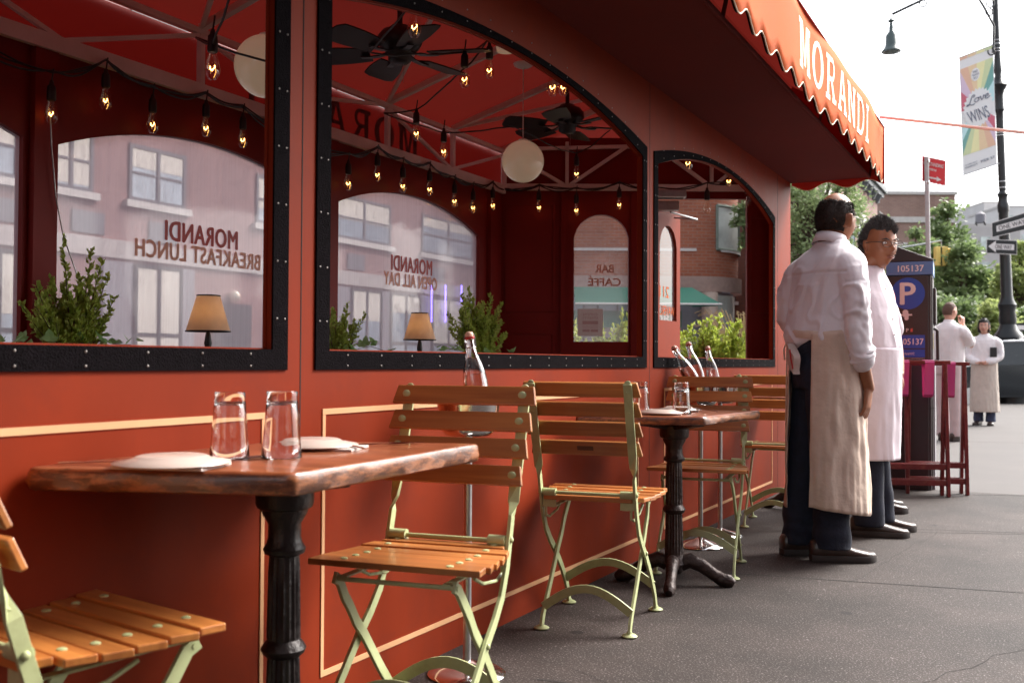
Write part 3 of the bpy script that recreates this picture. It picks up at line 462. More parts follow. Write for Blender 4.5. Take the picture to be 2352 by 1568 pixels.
# ================================================================= chairs
def make_chair(name):
    t = bpy.data.objects.new(name, None); t.empty_display_size = .1; link(t)
    hw = .160   # half spacing of the side frames
    # side frames: outer (upright -> front foot), inner (seat front -> rear foot)
    for s in (-1, 1):
        m = MB(); x = s*hw; a = MB()
        pts = [(-.305, .885), (-.29, .845), (-.262, .75), (-.222, .64), (-.205, .585), (-.190, .55), (-.172, .49), (-.150, .42), (-.112, .35), (-.06, .30), (0, .255), (.10, .165), (.17, .085), (.197, .045), (.21, .008)]
        P = [V((x, q[0], q[1])) for q in pts]; ups = [(0, .3, -1)]*len(P)
        # back portion turns its flat to the rear, lower portion flat sideways
        up = [V((0, 1, .3)) if i < 4 else (V((s*.6, .8, .2)) if i == 4 else V((1, 0, 0))) for i in range(len(P))]
        a.bar(P, .028, .009, up); a.ball((x, -.3, .886), .0118, 10, 6, (1, .35, 1)); a.build('upright', M['green'], t, bevel=.0012)
        xi = x-s*.012; b = MB()
        P = [V((xi-s*.004, .165, .435)), V((xi-s*.004, .14, .422)), V((xi, .105, .375)), V((xi, .078, .345)), V((xi, .045, .30)), V((xi, 0, .255)), V((xi, -.09, .15)), V((xi, -.165, .07)), V((xi, -.19, .035)), V((xi, -.20, .008))]
        b.bar(P, .028, .009, (1, 0, 0)); b.build('leg', M['green'], t, bevel=.0012)
        for (fx, fy) in ((x, .21), (xi, -.20)):
            f = MB(); f.lathe([(0, 0), (.024, 0), (.026, .004), (.020, .009), (.010, .012), (.007, .02), (0, .02)], (fx, fy, 0), 18); f.build('foot', M['green'], t, smooth=True)
        r = MB(); r.ball((x+s*.006, 0, .256), .008, 10, 6, (.6, 1, 1)); r.ball((x+s*.006, -.172, .49), .008, 10, 6, (.6, 1, 1))
        for z in (.86, .78, .70, .63): pass
        r.build('pivot_bolt', M['green'], t, smooth=True)
    for (y, z, dy, hx) in ((-.178, .075, -.02, hw-.012), (.150, .11, .02, hw)):   # arched stretchers
        m = MB(); P = []
        for i in range(15):
            f = i/14; x = -hx+2*hx*f; P.append(V((x, y+dy*.0+(0 if dy < 0 else -0)*f, z+.075*sin(pi*f))))
        m.bar(P, .030, .008, (0, 1, .15)); m.build('stretcher', M['green'], t, bevel=.001)
    m = MB(); m.tube([(-hw+.002, -.165, .487), (hw-.002, -.165, .487)], .0065, 10)
    for s in (-1, 1): m.tube([(s*(hw-.006), -.165, .487), (s*(hw-.05), -.165, .487)], .0155, 14); m.box(min(s*(hw-.006), s*(hw-.05)), max(s*(hw-.006), s*(hw-.05)), -.170, -.162, .435, .478)
    m.build('cross_rod', M['green'], t, smooth=True)
    m = MB()
    for s in (-1, 1): m.bar([(s*.125, -.16, .434), (s*.125, .16, .437)], .02, .004, (0, 0, 1)); m.tube([(s*.145, -.165, .44), (s*.145, -.165, .405), (s*.145, -.12, .392), (s*.145, -.02, .405), (s*.145, .04, .43)], .0045, 7)
    m.tube([(-.15, .155, .430), (.15, .155, .430)], .006, 8); m.build('seat_frame', M['green'], t, smooth=True)
    # seat slats: 6, wider to the front
    for i in range(6):
        f = i/5; y = -.150+.060*i; w0 = (.150, .178, .188, .194, .200, .203)[i]; z = .454+.008*abs(f-.45)*2; m = MB(); d = .0265
        xa, xb = w0, w0+(.012 if i < 5 else .004); 
        m.hexa([(-xa, y-d, z), (xa, y-d, z), (xb, y+d, z), (-xb, y+d, z), (-xa, y-d, z+.016), (xa, y-d, z+.016), (xb, y+d, z+.016), (-xb, y+d, z+.016)])
        sl = m.build('seat_slat', M['slat'], t, bevel=.003); r = MB()
        for s in (-1, 1): r.ball((s*.128, y, z+.0165), .0092, 12, 5, (1, 1, .35)); 
        r.build('rivet', M['green'], sl, smooth=True)
    # back slats
    for i in range(4):
        f = (.865, .795, .725, .655)[i]; y = -.293+( .865-f)*.40+.012; w0 = .198-.002*i; m = MB(); n = V((0, 1, .38)).normalized(); upv = V((0, -.38, 1)).normalized(); c = V((0, y, f))
        if i == 3: w0 = .188
        P = [];
        for q in (-1, 1):
            for (sx, k) in ((-w0+.006*(1+q), -1), (w0-.006*(1+q), -1)): pass
        e = .010
        m.hexa([c+V((-w0-.0, 0, 0))-upv*.027-n*.007, c+V((w0, 0, 0))-upv*.027-n*.007, c+V((w0, 0, 0))-upv*.027+n*.007, c+V((-w0, 0, 0))-upv*.027+n*.007, c+V((-w0+e, 0, 0))+upv*.027-n*.007, c+V((w0-e, 0, 0))+upv*.027-n*.007, c+V((w0-e, 0, 0))+upv*.027+n*.007, c+V((-w0+e, 0, 0))+upv*.027+n*.007])
        sl = m.build('back_slat', M['slat'], t, bevel=.003); r = MB()
        for s in (-1, 1):
            Mq = Matrix((( 1, 0, 0), (0, upv.y, n.y), (0, upv.z, n.z))).to_4x4() if 0 else None
            r.ball(c+n*.0075+V((s*hw, 0, 0)), .0112, 12, 6, (1, .38, 1)); r.ball(c-n*.0245+V((s*hw, 0, 0)), .005, 10, 5, (1, .5, 1))
        r.build('rivet', M['green'], sl, smooth=True)
    return t
DEG = pi/180
GR = 'folding bistro chairs at the pavement tables'
ch = make_chair('bistro_chair')
chairs = [((-1.578, 1.236), -9, 'slatted wood folding chair at the left edge of the picture, seat end nearest the camera'),
          ((-1.395, 2.128), 189, 'slatted wood folding chair facing the nearest table, a leaning bottle behind its back'),
          ((-1.478, 3.462), 9, 'slatted wood folding chair seen whole from behind, small dark mark on its lowest back slat'),
          ((-1.43, 4.57), 189, 'slatted wood folding chair beyond the second table, its backrest in front of three bottles'),
          ((-1.42, 6.03), 6, 'slatted wood folding chair half hidden by the man in the beige apron')]
CH = []
for i, (p, r, lab) in enumerate(chairs):
    o = ch if i == 0 else copy_tree(ch); o.location = (p[0], p[1], .002); o.rotation_euler = (0, 0, r*DEG); o.scale = (1.09, 1, 1); tag(o, lab, 'chair', GR); CH.append(o)
lb = MB(); lb.box(-.027, .027, -.001, .001, -.008, .008, Matrix.Translation((0, -.293+.21*.40+.012-.0085, .654)) @ Matrix.Rotation(.36, 4, 'X')); lb.build('maker_label', mat('dark burnt mark', (.10, .04, .02), .6), CH[2])
# ================================================================= tables
def quadtop(o, q, z, th):
    m = MB(); r = .02; P = []; n = len(q); cx = sum(p[0] for p in q)/n; cy = sum(p[1] for p in q)/n
    for i in range(n):
        p, a, b = V(q[i]), V(q[i-1]), V(q[(i+1) % n]); da = (a-p).normalized(); db = (b-p).normalized()
        for k in range(5):
            f = k/4; P.append(p+da*r*(1-f)**2+db*r*f**2)
    edge = []
    for i in range(len(P)):
        a, b = P[i], P[(i+1) % len(P)]; L = (b-a).length; k = max(1, int(L/.02))
        for j in range(k): edge.append(a+(b-a)*j/k)
    def ring(off, zz, amp):
        out = []
        for i, p in enumerate(edge):
            d = V((cx, cy))-p; d.normalize(); nz = noise.noise(V((p.x*22, p.y*22, zz*40)))*amp; out.append(V((p.x+d.x*(off+nz), p.y+d.y*(off+nz), zz)))
        return out
    rs = [ring(.012, z-th, .004), ring(.003, z-th+.004, .006), ring(0, z-th*.6, .007), ring(0, z-th*.35, .004), ring(.002, z-.006, .002), ring(.007, z-.001, .001), ring(.012, z, 0)]
    m.rings(rs); return m
def worn():
    m, nt, b = new_mat('worn table edge and top'); L = nt.links.new; N = nt.nodes.new; tc = N('ShaderNodeTexCoord'); mp = N('ShaderNodeMapping'); mp.inputs['Scale'].default_value = (3, 30, 30); mp.inputs['Rotation'].default_value = (0, 0, 1.25); L(tc.outputs['Object'], mp.inputs[0])
    n1 = N('ShaderNodeTexNoise'); n1.inputs['Scale'].default_value = 1; n1.inputs['Detail'].default_value = 9; n1.inputs['Distortion'].default_value = .6; L(mp.outputs[0], n1.inputs['Vector'])
    rp = N('ShaderNodeValToRGB'); rp.color_ramp.elements[0].position = .3; rp.color_ramp.elements[1].position = .7; rp.color_ramp.elements[0].color = (.17, .045, .018, 1); rp.color_ramp.elements[1].color = (.33, .10, .04, 1); L(n1.outputs['Fac'], rp.inputs[0])
    m8 = N('ShaderNodeMapping'); m8.inputs['Scale'].default_value = (.7, .7, 2.4); L(tc.outputs['Object'], m8.inputs[0]); n2 = N('ShaderNodeTexNoise'); n2.inputs['Scale'].default_value = 20; n2.inputs['Detail'].default_value = 6; n2.inputs['Roughness'].default_value = .75; L(m8.outputs[0], n2.inputs['Vector'])
    r2 = N('ShaderNodeValToRGB'); r2.color_ramp.elements[0].position = .46; r2.color_ramp.elements[1].position = .60; r2.color_ramp.elements[0].color = (.10, .035, .018, 1); r2.color_ramp.elements[1].color = (.34, .125, .05, 1); L(n2.outputs['Fac'], r2.inputs[0])
    g = N('ShaderNodeNewGeometry'); sp = N('ShaderNodeSeparateXYZ'); L(g.outputs['True Normal'], sp.inputs[0]); mt = N('ShaderNodeMath'); mt.operation = 'GREATER_THAN'; mt.inputs[1].default_value = .6; L(sp.outputs[2], mt.inputs[0])
    mx = N('ShaderNodeMixRGB'); L(mt.outputs[0], mx.inputs[0]); L(r2.outputs[0], mx.inputs[1]); L(rp.outputs[0], mx.inputs[2]); L(mx.outputs[0], b.inputs['Base Color'])
    b.inputs['Roughness'].default_value = .28; b.inputs['Coat Weight'].default_value = .35; b.inputs['Coat Roughness'].default_value = .12
    bp = N('ShaderNodeBump'); bp.inputs['Strength'].default_value = .5; bp.inputs['Distance'].default_value = .004; ad = N('ShaderNodeMath'); ad.operation = 'MULTIPLY'; L(n2.outputs['Fac'], ad.inputs[0]); iv = N('ShaderNodeMath'); iv.operation = 'SUBTRACT'; iv.inputs[0].default_value = 1.02; L(mt.outputs[0], iv.inputs[1]); L(iv.outputs[0], ad.inputs[1]); L(ad.outputs[0], bp.inputs['Height']); L(bp.outputs[0], b.inputs['Normal']); return m
M['worn'] = worn()
ZT = .745
def pedestal(t, mt, fl=16, scale=1.0, rot=.45):
    m = MB(); k = scale
    prof = [(.045*k, .075), (.052*k, .09), (.046*k, .11), (.040*k, .13)]+[(.040*k-.006*i/8, .13+.022*i) for i in range(9)]
    prof += [(.046*k, .315), (.050*k, .325), (.044*k, .335), (.036*k, .345)]+[(.036*k-.003*i/6, .35+.03*i) for i in range(7)]+[(.044*k, .535), (.047*k, .545), (.040*k, .556), (.036*k, .57), (.036*k, .60), (.048*k, .62), (.050*k, .625), (.052*k, .632), (.060*k, .636), (.064*k, .645), (.064*k, .690), (.05*k, .692), (.05*k, .707)]
    n = 36; rs = []
    for r, z in prof:
        flt = (.13 < z < .31) or (.345 < z < .53); rs.append([V(((r*(1-.05*(cos(j*pi) if flt else 0)))*cos(2*pi*j/n), (r*(1-.05*(cos(j*pi) if flt else 0)))*sin(2*pi*j/n), z)) for j in range(n)])
    m.rings(rs); m.build('pedestal', mt, t, smooth=True, ang=35)
    for i in range(4):
        a = rot+i*pi/2; d = V((cos(a), sin(a), 0)); f = MB(); P = [d*.03+V((0, 0, .09)), d*.07+V((0, 0, .105)), d*.12+V((0, 0, .085)), d*.17+V((0, 0, .05)), d*.205+V((0, 0, .030)), d*.235+V((0, 0, .024)), d*.255+V((0, 0, .014))]
        f.tube(P, [q*scale for q in (.036, .036, .032, .028, .032, .032, .018)], 12, up=(0, 0, 1), flat=(.95, .8)); f.build('foot', mt, t, smooth=True)
    b = MB()
    for i in range(4):
        a = rot+i*pi/2+.6; d = V((cos(a), sin(a), 0)); s = V((-d.y, d.x, 0)); w0, w1 = .036, .030
        b.hexa([d*.03-s*w0+V((0, 0, .670)), d*.20-s*w1+V((0, 0, .695)), d*.20+s*w1+V((0, 0, .695)), d*.03+s*w0+V((0, 0, .670)), d*.03-s*w0+V((0, 0, .708)), d*.20-s*w1+V((0, 0, .708)), d*.20+s*w1+V((0, 0, .708)), d*.03+s*w0+V((0, 0, .708))])
    b.build('bracket', mt, t, bevel=.003)
T1 = V((-1.495, 1.725, 0)); T2 = V((-1.43, 4.18, 0)); T3 = V((-1.42, 6.75, 0))
GT = 'wood topped pavement tables'
ZT1 = .7526; T1Q = [tuple(onZ(53, 1073, ZT1).xy), tuple(onZ(675, 1086, ZT1).xy), tuple(onZ(1105, 1018, ZT1).xy)]; T1Q.append((T1Q[0][0]+T1Q[2][0]-T1Q[1][0], T1Q[0][1]+T1Q[2][1]-T1Q[1][1]))
t1 = thing('bistro_table', 'nearest worn wooden table on a black fluted iron pedestal', 'table', T1, 0, GT)
quadtop(t1, [V(q)-T1.xy for q in T1Q], ZT1, .045).build('tabletop', M['worn'], t1, smooth=True, ang=50); pedestal(t1, M['iron'], rot=.7)
t2 = thing('bistro_table', 'second worn wooden table on a brown iron pedestal with scrolled claw feet', 'table', T2, 0, GT)
T2Q = [(-1.70, 3.72), (-1.212, 3.915), (-1.145, 4.56), (-1.66, 4.42)]
quadtop(t2, [V(q)-T2.xy for q in T2Q], ZT, .0365).build('tabletop', M['worn'], t2, smooth=True, ang=50); pedestal(t2, M['dirtyiron'], rot=.25)
t3 = thing('bistro_table', 'third iron pedestal table mostly hidden behind the two aproned men', 'table', T3, 0, GT)
quadtop(t3, [V(q)-T3.xy for q in ((-1.68, 6.45), (-1.20, 6.45), (-1.20, 7.05), (-1.68, 7.05))], ZT, .0365).build('tabletop', M['worn'], t3, smooth=True, ang=50); pedestal(t3, M['dirtyiron'], rot=.25)
# ================================================================= table ware
def lathe_obj(name, prof, mt, parent, n=32, smooth=True): m = MB(); m.lathe(prof, n=n); return m.build(name, mt, parent, smooth=smooth, ang=60)
mg = bpy.data.materials.new('clear drinking glass'); mg.use_nodes = True; b = mg.node_tree.nodes['Principled BSDF']; b.inputs['Transmission Weight'].default_value = 1; b.inputs['Roughness'].default_value = .01; b.inputs['IOR'].default_value = 1.46; b.inputs['Base Color'].default_value = (.97, .98, .98, 1); M['glassware'] = mg
def tumbler(loc, lab, s=1.0):   # upside down
    t = thing('drinking_glass', lab, 'glass', loc, 0, 'upturned tumblers on the pavement tables')
    o = [(.0425, 0), (.0425, .002), (.040, .03), (.036, .08), (.0335, .118), (.0325, .122), (.0325, .1385), (.031, .14), (0, .14)]
    i = [(0, .118), (.028, .1175), (.031, .113), (.0335, .08), (.0375, .03), (.0400, .002), (.0425, 0)]
    lathe_obj('tumbler', [(r*s, z*s) for r, z in i+o[1:]], M['glassware'], t, 40); return t
def plate(loc, lab, r=.105, nap=True, rz=0):
    t = thing('plate', lab, 'plate', loc, rz, 'upturned side plates set on the tables')
    lathe_obj('dish', [(0, .016), (r*.56, .017), (r*.60, .0155), (r*.66, .011), (r*.99, .0042), (r, .002), (r*.985, .0005), (r*.65, .007), (r*.58, .012), (0, .013)], M['porcelain'], t, 48); return t
def cutlery(kind, loc, rz, lab):
    m = MB(); z = .004
    if kind == 'fork':
        m.tube([(-.09, 0, z), (-.03, 0, z+.001), (.03, 0, z+.003), (.055, 0, z+.005)], [.0045, .003, .003, .006], 8, up=(0, 0, 1), flat=(.5, 1.4))
        for k in range(4): m.tube([(.055, (k-1.5)*.0045, z+.005), (.075, (k-1.5)*.0055, z+.003), (.10, (k-1.5)*.0055, z+.006)], .0014, 6)
    else:
        m.tube([(-.10, 0, z), (-.02, 0, z), (0, 0, z), (.02, .001, z), (.10, 0, z)], [.006, .0045, .005, .008, .003], 8, up=(0, 0, 1), flat=(.3, 1.3))
    o = m.build(kind, M['chrome'], None, smooth=True); o.location = loc; o.rotation_euler = (0, 0, rz); tag(o, lab, kind, kind+'s laid on the pavement tables'); return o
def napkin(loc, rz, lab, sx=.10, sy=.055):
    m = MB(); rs = []
    for k, (a, zz) in enumerate(((1, 0), (1.0, .003), (.99, .005))): rs.append([V((x*sx*a*.5, y*sy*a*.5, zz+.0008*sin(x*9+y*5))) for x, y in ((-1, -1), (0, -1.02), (1, -1), (1.03, 0), (1, 1), (0, 1.02), (-1, 1), (-1.02, 0))])
    m.rings(rs); o = m.build('napkin', M['linen'], None); o.location = loc; o.rotation_euler = (0, 0, rz); return tag(o, lab, 'napkin', 'folded white napkins under the plates')
gz = ZT+.0005
gz2 = gz; gz = ZT1+.0005; p1 = onZ(395, 1060, ZT1+.01); p2 = onZ(728, 1020, ZT1+.01)
napkin((p1.x, p1.y, gz), .3, 'white napkin under the plate nearest the left table corner', .19, .12); plate((p1.x, p1.y, gz+.006), 'white side plate at the near left end of the nearest table', .112)
napkin((p2.x+.01, p2.y, gz), .3, 'white napkin under the plate before the green metal chair', .20, .12); plate((p2.x-.015, p2.y, gz+.006), 'white side plate at the far end of the nearest table', .110)
ga, gb = onZ(527, 1048, ZT1), onZ(647, 1050, ZT1)
tumbler((ga.x, ga.y, gz), 'upturned clear tumbler, the left one on the nearest table', 1.0); tumbler((gb.x, gb.y, gz), 'upturned clear tumbler, the right one on the nearest table', 1.02)
q = onZ(800, 1030, ZT1); cutlery('fork', (q.x, q.y, gz+.004), 2.6, 'steel fork beside the far plate on the nearest table')
q = onZ(560, 1055, ZT1); cutlery('knife', (q.x, q.y, gz), 1.35, 'steel knife lying between plate and tumblers on the nearest table')
q = onZ(890, 1022, ZT1); cutlery('knife', (q.x, q.y, gz), 1.0, 'steel knife pointing at the chair from the nearest table')
q = onZ(240, 1067, ZT1); cutlery('fork', (q.x, q.y, gz), .5, 'steel fork at the left end of the nearest table')
gz = gz2; q = onZ(1518, 952, ZT); napkin((q.x, q.y, gz), .3, 'white napkin under the near plate of the second table', .17, .11); plate((q.x, q.y, gz+.006), 'white side plate at the near side of the second table', .095)
q = onZ(1570, 946, ZT); q = V((-1.44, 4.27, 0)); napkin((q.x, q.y, gz), .3, 'white napkin under the far plate of the second table', .17, .11); plate((q.x, q.y, gz+.006), 'white side plate at the far side of the second table', .095)
q = V((-1.36, 4.07, 0)); tumbler((q.x, q.y, gz), 'upturned clear tumbler in front of the second table plates', .95)
q = V((-1.565, 4.12, 0)); tumbler((q.x, q.y, gz), 'upturned clear tumbler partly hidden by the chair seen from behind', .95)
q = V((-1.30, 4.22, 0)); cutlery('fork', (q.x, q.y, gz+.006), 2.4, 'steel fork beside the far plate on the second table')
# ================================================================= bottle stands and bottles
def stand(loc, lab, h=.78, basin=True):
    t = thing('wine_stand', lab, 'wine stand', loc, 0, 'polished wine stands with round feet')
    lathe_obj('base', [(0, .045), (.02, .044), (.035, .035), (.09, .022), (.118, .010), (.122, .004), (.118, 0), (0, 0)], M['chrome'], t, 48)
    m = MB(); m.tube([(0, 0, .03), (0, 0, h)], .0125, 16); m.build('pole', M['steel'], t, smooth=True)
    lathe_obj('bucket', [(0, h), (.07, h+.0), (.088, h+.02), (.10, h+.12), (.104, h+.125), (.100, h+.127), (.096, h+.12), (.083, h+.022), (.065, h+.006), (0, h+.006)], M['chrome'], t, 40); return t
s1 = onZ(1122, 1530, 0); s2 = onZ(1606, 1246, 0); s3 = onZ(1657, 1222, 0)
ST = [(-1.575, 2.66), (-1.60, 5.10), (-1.60, 5.46)]
stand((ST[0][0], ST[0][1], 0), 'polished wine stand on a round foot behind the nearer green chair', .735)
stand((ST[1][0], ST[1][1], 0), 'polished wine stand by the wall, left of the pair behind the second table', .74)
stand((ST[2][0], ST[2][1], 0), 'polished wine stand by the wall, right of the pair behind the second table', .74)
M['redrub'] = mat('red rubber seal', (.45, .02, .02), .5); M['stopper'] = mat('pale ceramic stopper', (.75, .48, .36), .4)
mw = bpy.data.materials.new('water in bottle'); mw.use_nodes = True; b = mw.node_tree.nodes['Principled BSDF']; b.inputs['Transmission Weight'].default_value = 1; b.inputs['Roughness'].default_value = 0; b.inputs['IOR'].default_value = 1.33; M['water'] = mw
def bottle(top, bot, lab, s=1.0):   # top, bottom world points (axis)
    top, bot = V(top), V(bot); ax = (top-bot).normalized(); q = ax.to_track_quat('Z', 'Y')
    t = thing('water_bottle', lab, 'bottle', bot, 0, 'clear swing top water bottles'); t.rotation_euler = q.to_euler()
    h = .30*s; k = s
    o = [(0, 0), (.036*k, 0), (.041*k, .004*k), (.0425*k, .02*k), (.0425*k, .10*k), (.042*k, .14*k), (.038*k, .175*k), (.030*k, .208*k), (.0195*k, .24*k), (.0145*k, .275*k), (.0165*k, .278*k), (.0165*k, .290*k), (.0115*k, .292*k)]
    inn = [(.0105*k, .285*k), (.0115*k, .255*k), (.016*k, .24*k), (.0265*k, .208*k), (.0345*k, .175*k), (.0385*k, .14*k), (.039*k, .10*k), (.039*k, .02*k), (.035*k, .008*k), (0, .008*k)]
    lathe_obj('glass', o+inn, M['glassware'], t, 36)
    lathe_obj('water', [(0, .010*k), (.0335*k, .010*k), (.0378*k, .022*k), (.0378*k, .10*k), (.0372*k, .14*k), (.0335*k, .172*k), (0, .172*k)], M['water'], t, 32)
    lathe_obj('seal', [(.0115*k, .291*k), (.0165*k, .291*k), (.0175*k, .295*k), (.0165*k, .299*k), (0, .299*k)], M['redrub'], t, 20)
    lathe_obj('stopper', [(0, .299*k), (.014*k, .299*k), (.0145*k, .306*k), (.011*k, .314*k), (0, .316*k)], M['stopper'], t, 20)
    m = MB(); m.tube([(.0*k, .0175*k, .262*k), (0, .019*k, .285*k), (0, .017*k, .305*k), (0, 0, .311*k), (0, -.017*k, .305*k), (0, -.019*k, .285*k), (0, -.0175*k, .262*k)], .0014*k, 6)
    m.tube([(.0165*k*cos(a), .0175*k*sin(a), .262*k) for a in [i*pi/8 for i in range(17)]], .0013*k, 6, caps=False); m.build('wire_bail', M['steel'], t, smooth=True); return t
D1 = 3.12
bottle(dep(1078, 772, D1), dep(1104, 975, D1)+V((0, 0, 0)), 'clear swing top bottle leaning in the stand behind the nearer green chair', .93)
D2 = (V((ST[1][0], ST[1][1], HC))-CAM).dot(Fv)
bottle(dep(1541, 786, D2+.02), dep(1608, 905, D2-.03), 'swing top bottle tilted furthest left of the three beyond the second table', .92)
bottle(dep(1578, 778, D2+.10), dep(1612, 905, D2+.05), 'swing top bottle upright behind the tilted one beyond the second table', .92)
D3 = (V((ST[2][0], ST[2][1], HC))-CAM).dot(Fv)
bottle(dep(1625, 799, D3), dep(1644, 912, D3), 'swing top bottle standing alone right of the leaning pair', .92)
# ================================================================= pendant globes, fans
def globe(loc, lab, topz, R=.125):
    t = thing('pendant_lamp', lab, 'pendant lamp', loc, 0, 'white globe pendant lamps'); m = MB(); m.ball((0, 0, 0), R, 40, 28); m.build('globe', M['opal'], t, smooth=True)
    lathe_obj('cap', [(.028, R-.006), (.028, R+.004), (.01, R+.012), (0, R+.012)], M['white'], t, 20); m = MB(); m.tube([(0, 0, R), (0, 0, topz-loc[2])], .003, 8); m.build('cord', M['white'], t)
    lathe_obj('ceiling_rose', [(0, topz-loc[2]-.028), (.03, topz-loc[2]-.026), (.055, topz-loc[2]-.014), (.06, topz-loc[2]), (0, topz-loc[2])], M['white'], t, 28)
g1 = dep(611, 153, .25*2287/143); g2 = dep(1201, 371, .25*2287/97)
globe(g1, 'white glass globe lamp cut off by the black window post', 2.84); g2t = 2.66
globe(g2, 'white glass globe lamp hanging whole in the big arched window', dep(1205, 145, .25*2287/97).z)
M['blade'] = mat('dark fan blade', (.018, .014, .013), .5, vary=.2, scale=6, spec=.4)
def fan(loc, lab, rot, topz, R=.44):
    t = thing('ceiling_fan', lab, 'ceiling fan', loc, rot, 'black ceiling fans')
    m = MB(); m.tube([(0, 0, .10), (0, 0, topz-loc[2])], .013, 12); m.build('downrod', M['black'], t, smooth=True)
    lathe_obj('rod_canopy', [(0, topz-loc[2]), (.06, topz-loc[2]), (.058, topz-loc[2]-.03), (.03, topz-loc[2]-.06), (0, topz-loc[2]-.06)], M['black'], t, 24)
    lathe_obj('motor', [(0, .14), (.045, .14), (.06, .125), (.085, .115), (.105, .09), (.108, .06), (.095, .035), (.07, .02), (.055, .0), (.055, -.025), (.04, -.038), (0, -.042)], M['black'], t, 36)
    m = MB(); m.tube([(.02, 0, -.04), (.02, 0, -.13)], .0012, 6); m.build('pull_chain', M['steel'], t)
    for i in range(6):
        a = 2*pi*i/6; Mr = Matrix.Rotation(a, 4, 'Z'); tilt = Matrix.Rotation(.21, 4, 'X'); b = MB(); n = 12; rows = []
        for k in range(n+1):
            f = k/n; x = .145+(R-.145)*f; wv = .058+.020*sin(min(1, f*1.5)*pi/2); 
            if f > .88: wv *= sqrt(max(0, 1-((f-.88)/.12)**2))*.45+.55
            rows.append([Mr @ (Matrix.Translation((0, 0, .005)) @ tilt @ V((x, s*wv, dz))) for s, dz in ((-1, 0), (1, 0), (1, .007), (-1, .007))])
        b.rings(rows); bl = b.build('blade', M['blade'], t, bevel=.002); c = MB(); c.bar([Mr @ V((.06, 0, .012)), Mr @ V((.10, .0, .0)), Mr @ V((.15, 0, -.004)), Mr @ V((.19, 0, -.003))], .03, .006, (0, 0, 1)); c.build('blade_arm', M['black'], bl)
f1 = dep(918, 128, 4.79); f2 = dep(1303, 292, 6.35)
fan(f1, 'black paddle ceiling fan hanging nearer, at the top of the big arched window', .35, 2.93); fan(f2, 'black paddle ceiling fan hanging farther back above the globe lamp', .75, 2.86, .42)
# ================================================================= string lights
def bulb(t, p, s=1.0, lit=True):
    p = V(p); a = MB(); a.lathe([(0, .075*s), (.007*s, .074*s), (.009*s, .06*s), (.015*s, .052*s), (.0165*s, .03*s), (.0165*s, .004*s), (.013*s, 0), (0, 0)], p+V((0, 0, .03*s)), 14); a.tube([p+V((0, 0, .10*s)), p+V((.004, .006, .15*s))], .003*s, 6); k = a.build('bulb_socket', M['black'], t, smooth=True)
    g = MB(); g.lathe([(.012*s, .03*s), (.0135*s, .02*s), (.020*s, .0), (.0245*s, -.022*s), (.023*s, -.040*s), (.013*s, -.054*s), (0, -.057*s)], p, 18); g.build('bulb_glass', M['bulbglass'], k, smooth=True)
    f = MB(); f.tube([p+V((-.009*s, 0, -.012*s)), p+V((-.011*s, 0, -.020*s)), p+V((-.004*s, .004*s, -.026*s)), p+V((.005*s, -.003*s, -.024*s)), p+V((.011*s, 0, -.019*s)), p+V((.009*s, 0, -.012*s))], .0016*s if lit else .0006*s, 6); f.build('filament', M['filament'] if lit else M['steel'], k)
def cable(t, pts, r=.0045, sag=0.03, strands=2):
    m = MB()
    for s in range(strands):
        P = []
        for i in range(len(pts)-1):
            a, b = V(pts[i]), V(pts[i+1])
            for k in range(8):
                f = k/8; q = a+(b-a)*f; q.z -= sag*sin(pi*f)*(b-a).length*2*(1+.5*s); w_ = noise.noise_vector(V((q.y*7+s*5, q.x*7, s*9.)))*.012; P.append(q+w_)
        P.append(V(pts[-1])); m.tube(P, r, 6)
    m.build('cable', M['black'], t, smooth=True)
def r1(x, y): return (x*.336, y*.336)
def r2(x, y): return (733.8+x*.336, y*.336)
XB = XR+.08
def string(lab, bulbs, pts, strands=2, lit=None, s=1.12, sag=.03):
    t = thing('string_lights', lab, 'string lights', (0, 0, 0), 0, 'strings of bulb lights'); cable(t, pts, .0045, sag, strands)
    for i, p in enumerate(bulbs): bulb(t, p, s, True if lit is None else lit[i])
    return t
B = [onX(*r1(*p), XB) for p in [(350, 745), (722, 655), (1043, 820), (1408, 848), (1660, 930)]]+[onX(*r2(*p), XB) for p in [(197, 1230), (396, 1172), (570, 1250), (753, 1272), (923, 1355), (1050, 1400), (1185, 1385)]]
B = [V((XB, .6, 2.08)), V((XB, 1.2, 2.06)), V((XB, 1.8, 2.1)), V((XB, 2.3, 2.06))]+B
string('black cable of glowing bulbs hung along the wall opposite the viewer', B, [V((XB, -.5, 2.3))]+[b+V((0, 0, .155)) for b in B]+[V((XB, 6.62, 2.27))], 3)
E1 = [V((XW, 3, 0))+PE(u, z, -.09) for u, z in ((.288, 2.166), (.574, 2.145), (.902, 2.19))]
string('black cable of glowing bulbs on the narrow end wall', E1, [V((XW, 3, 0))+PE(.02, 2.29, -.06)]+[b+V((0, 0, .15)) for b in E1]+[V((XW, 3, 0))+PE(1.15, 2.31, -.06)], 3)
C1 = [dep(488, 143, 3.55), dep(952, 50, 3.9), dep(1067, 172, 4.7), dep(1124, 152, 4.95), dep(956, 298, 5.6), dep(1019, 340, 5.9), dep(1324, 392, 6.9)]
string('black cable of bulbs looping below the red ceiling past the fans', C1, [dep(700, 160, 3.7), dep(450, 86, 3.8), dep(487, 108, 3.55), dep(528, -10, 3.3), dep(700, -160, 3.2), dep(952, -6, 3.95), dep(850, 120, 4.4), dep(1067, 122, 4.7), dep(1124, 92, 4.95), dep(960, 252, 5.6), dep(880, 258, 5.5), dep(1018, 302, 5.9), dep(1180, 290, 6.2), dep(1324, 352, 6.9), dep(1400, 300, 6.6)], 1, sag=.012)
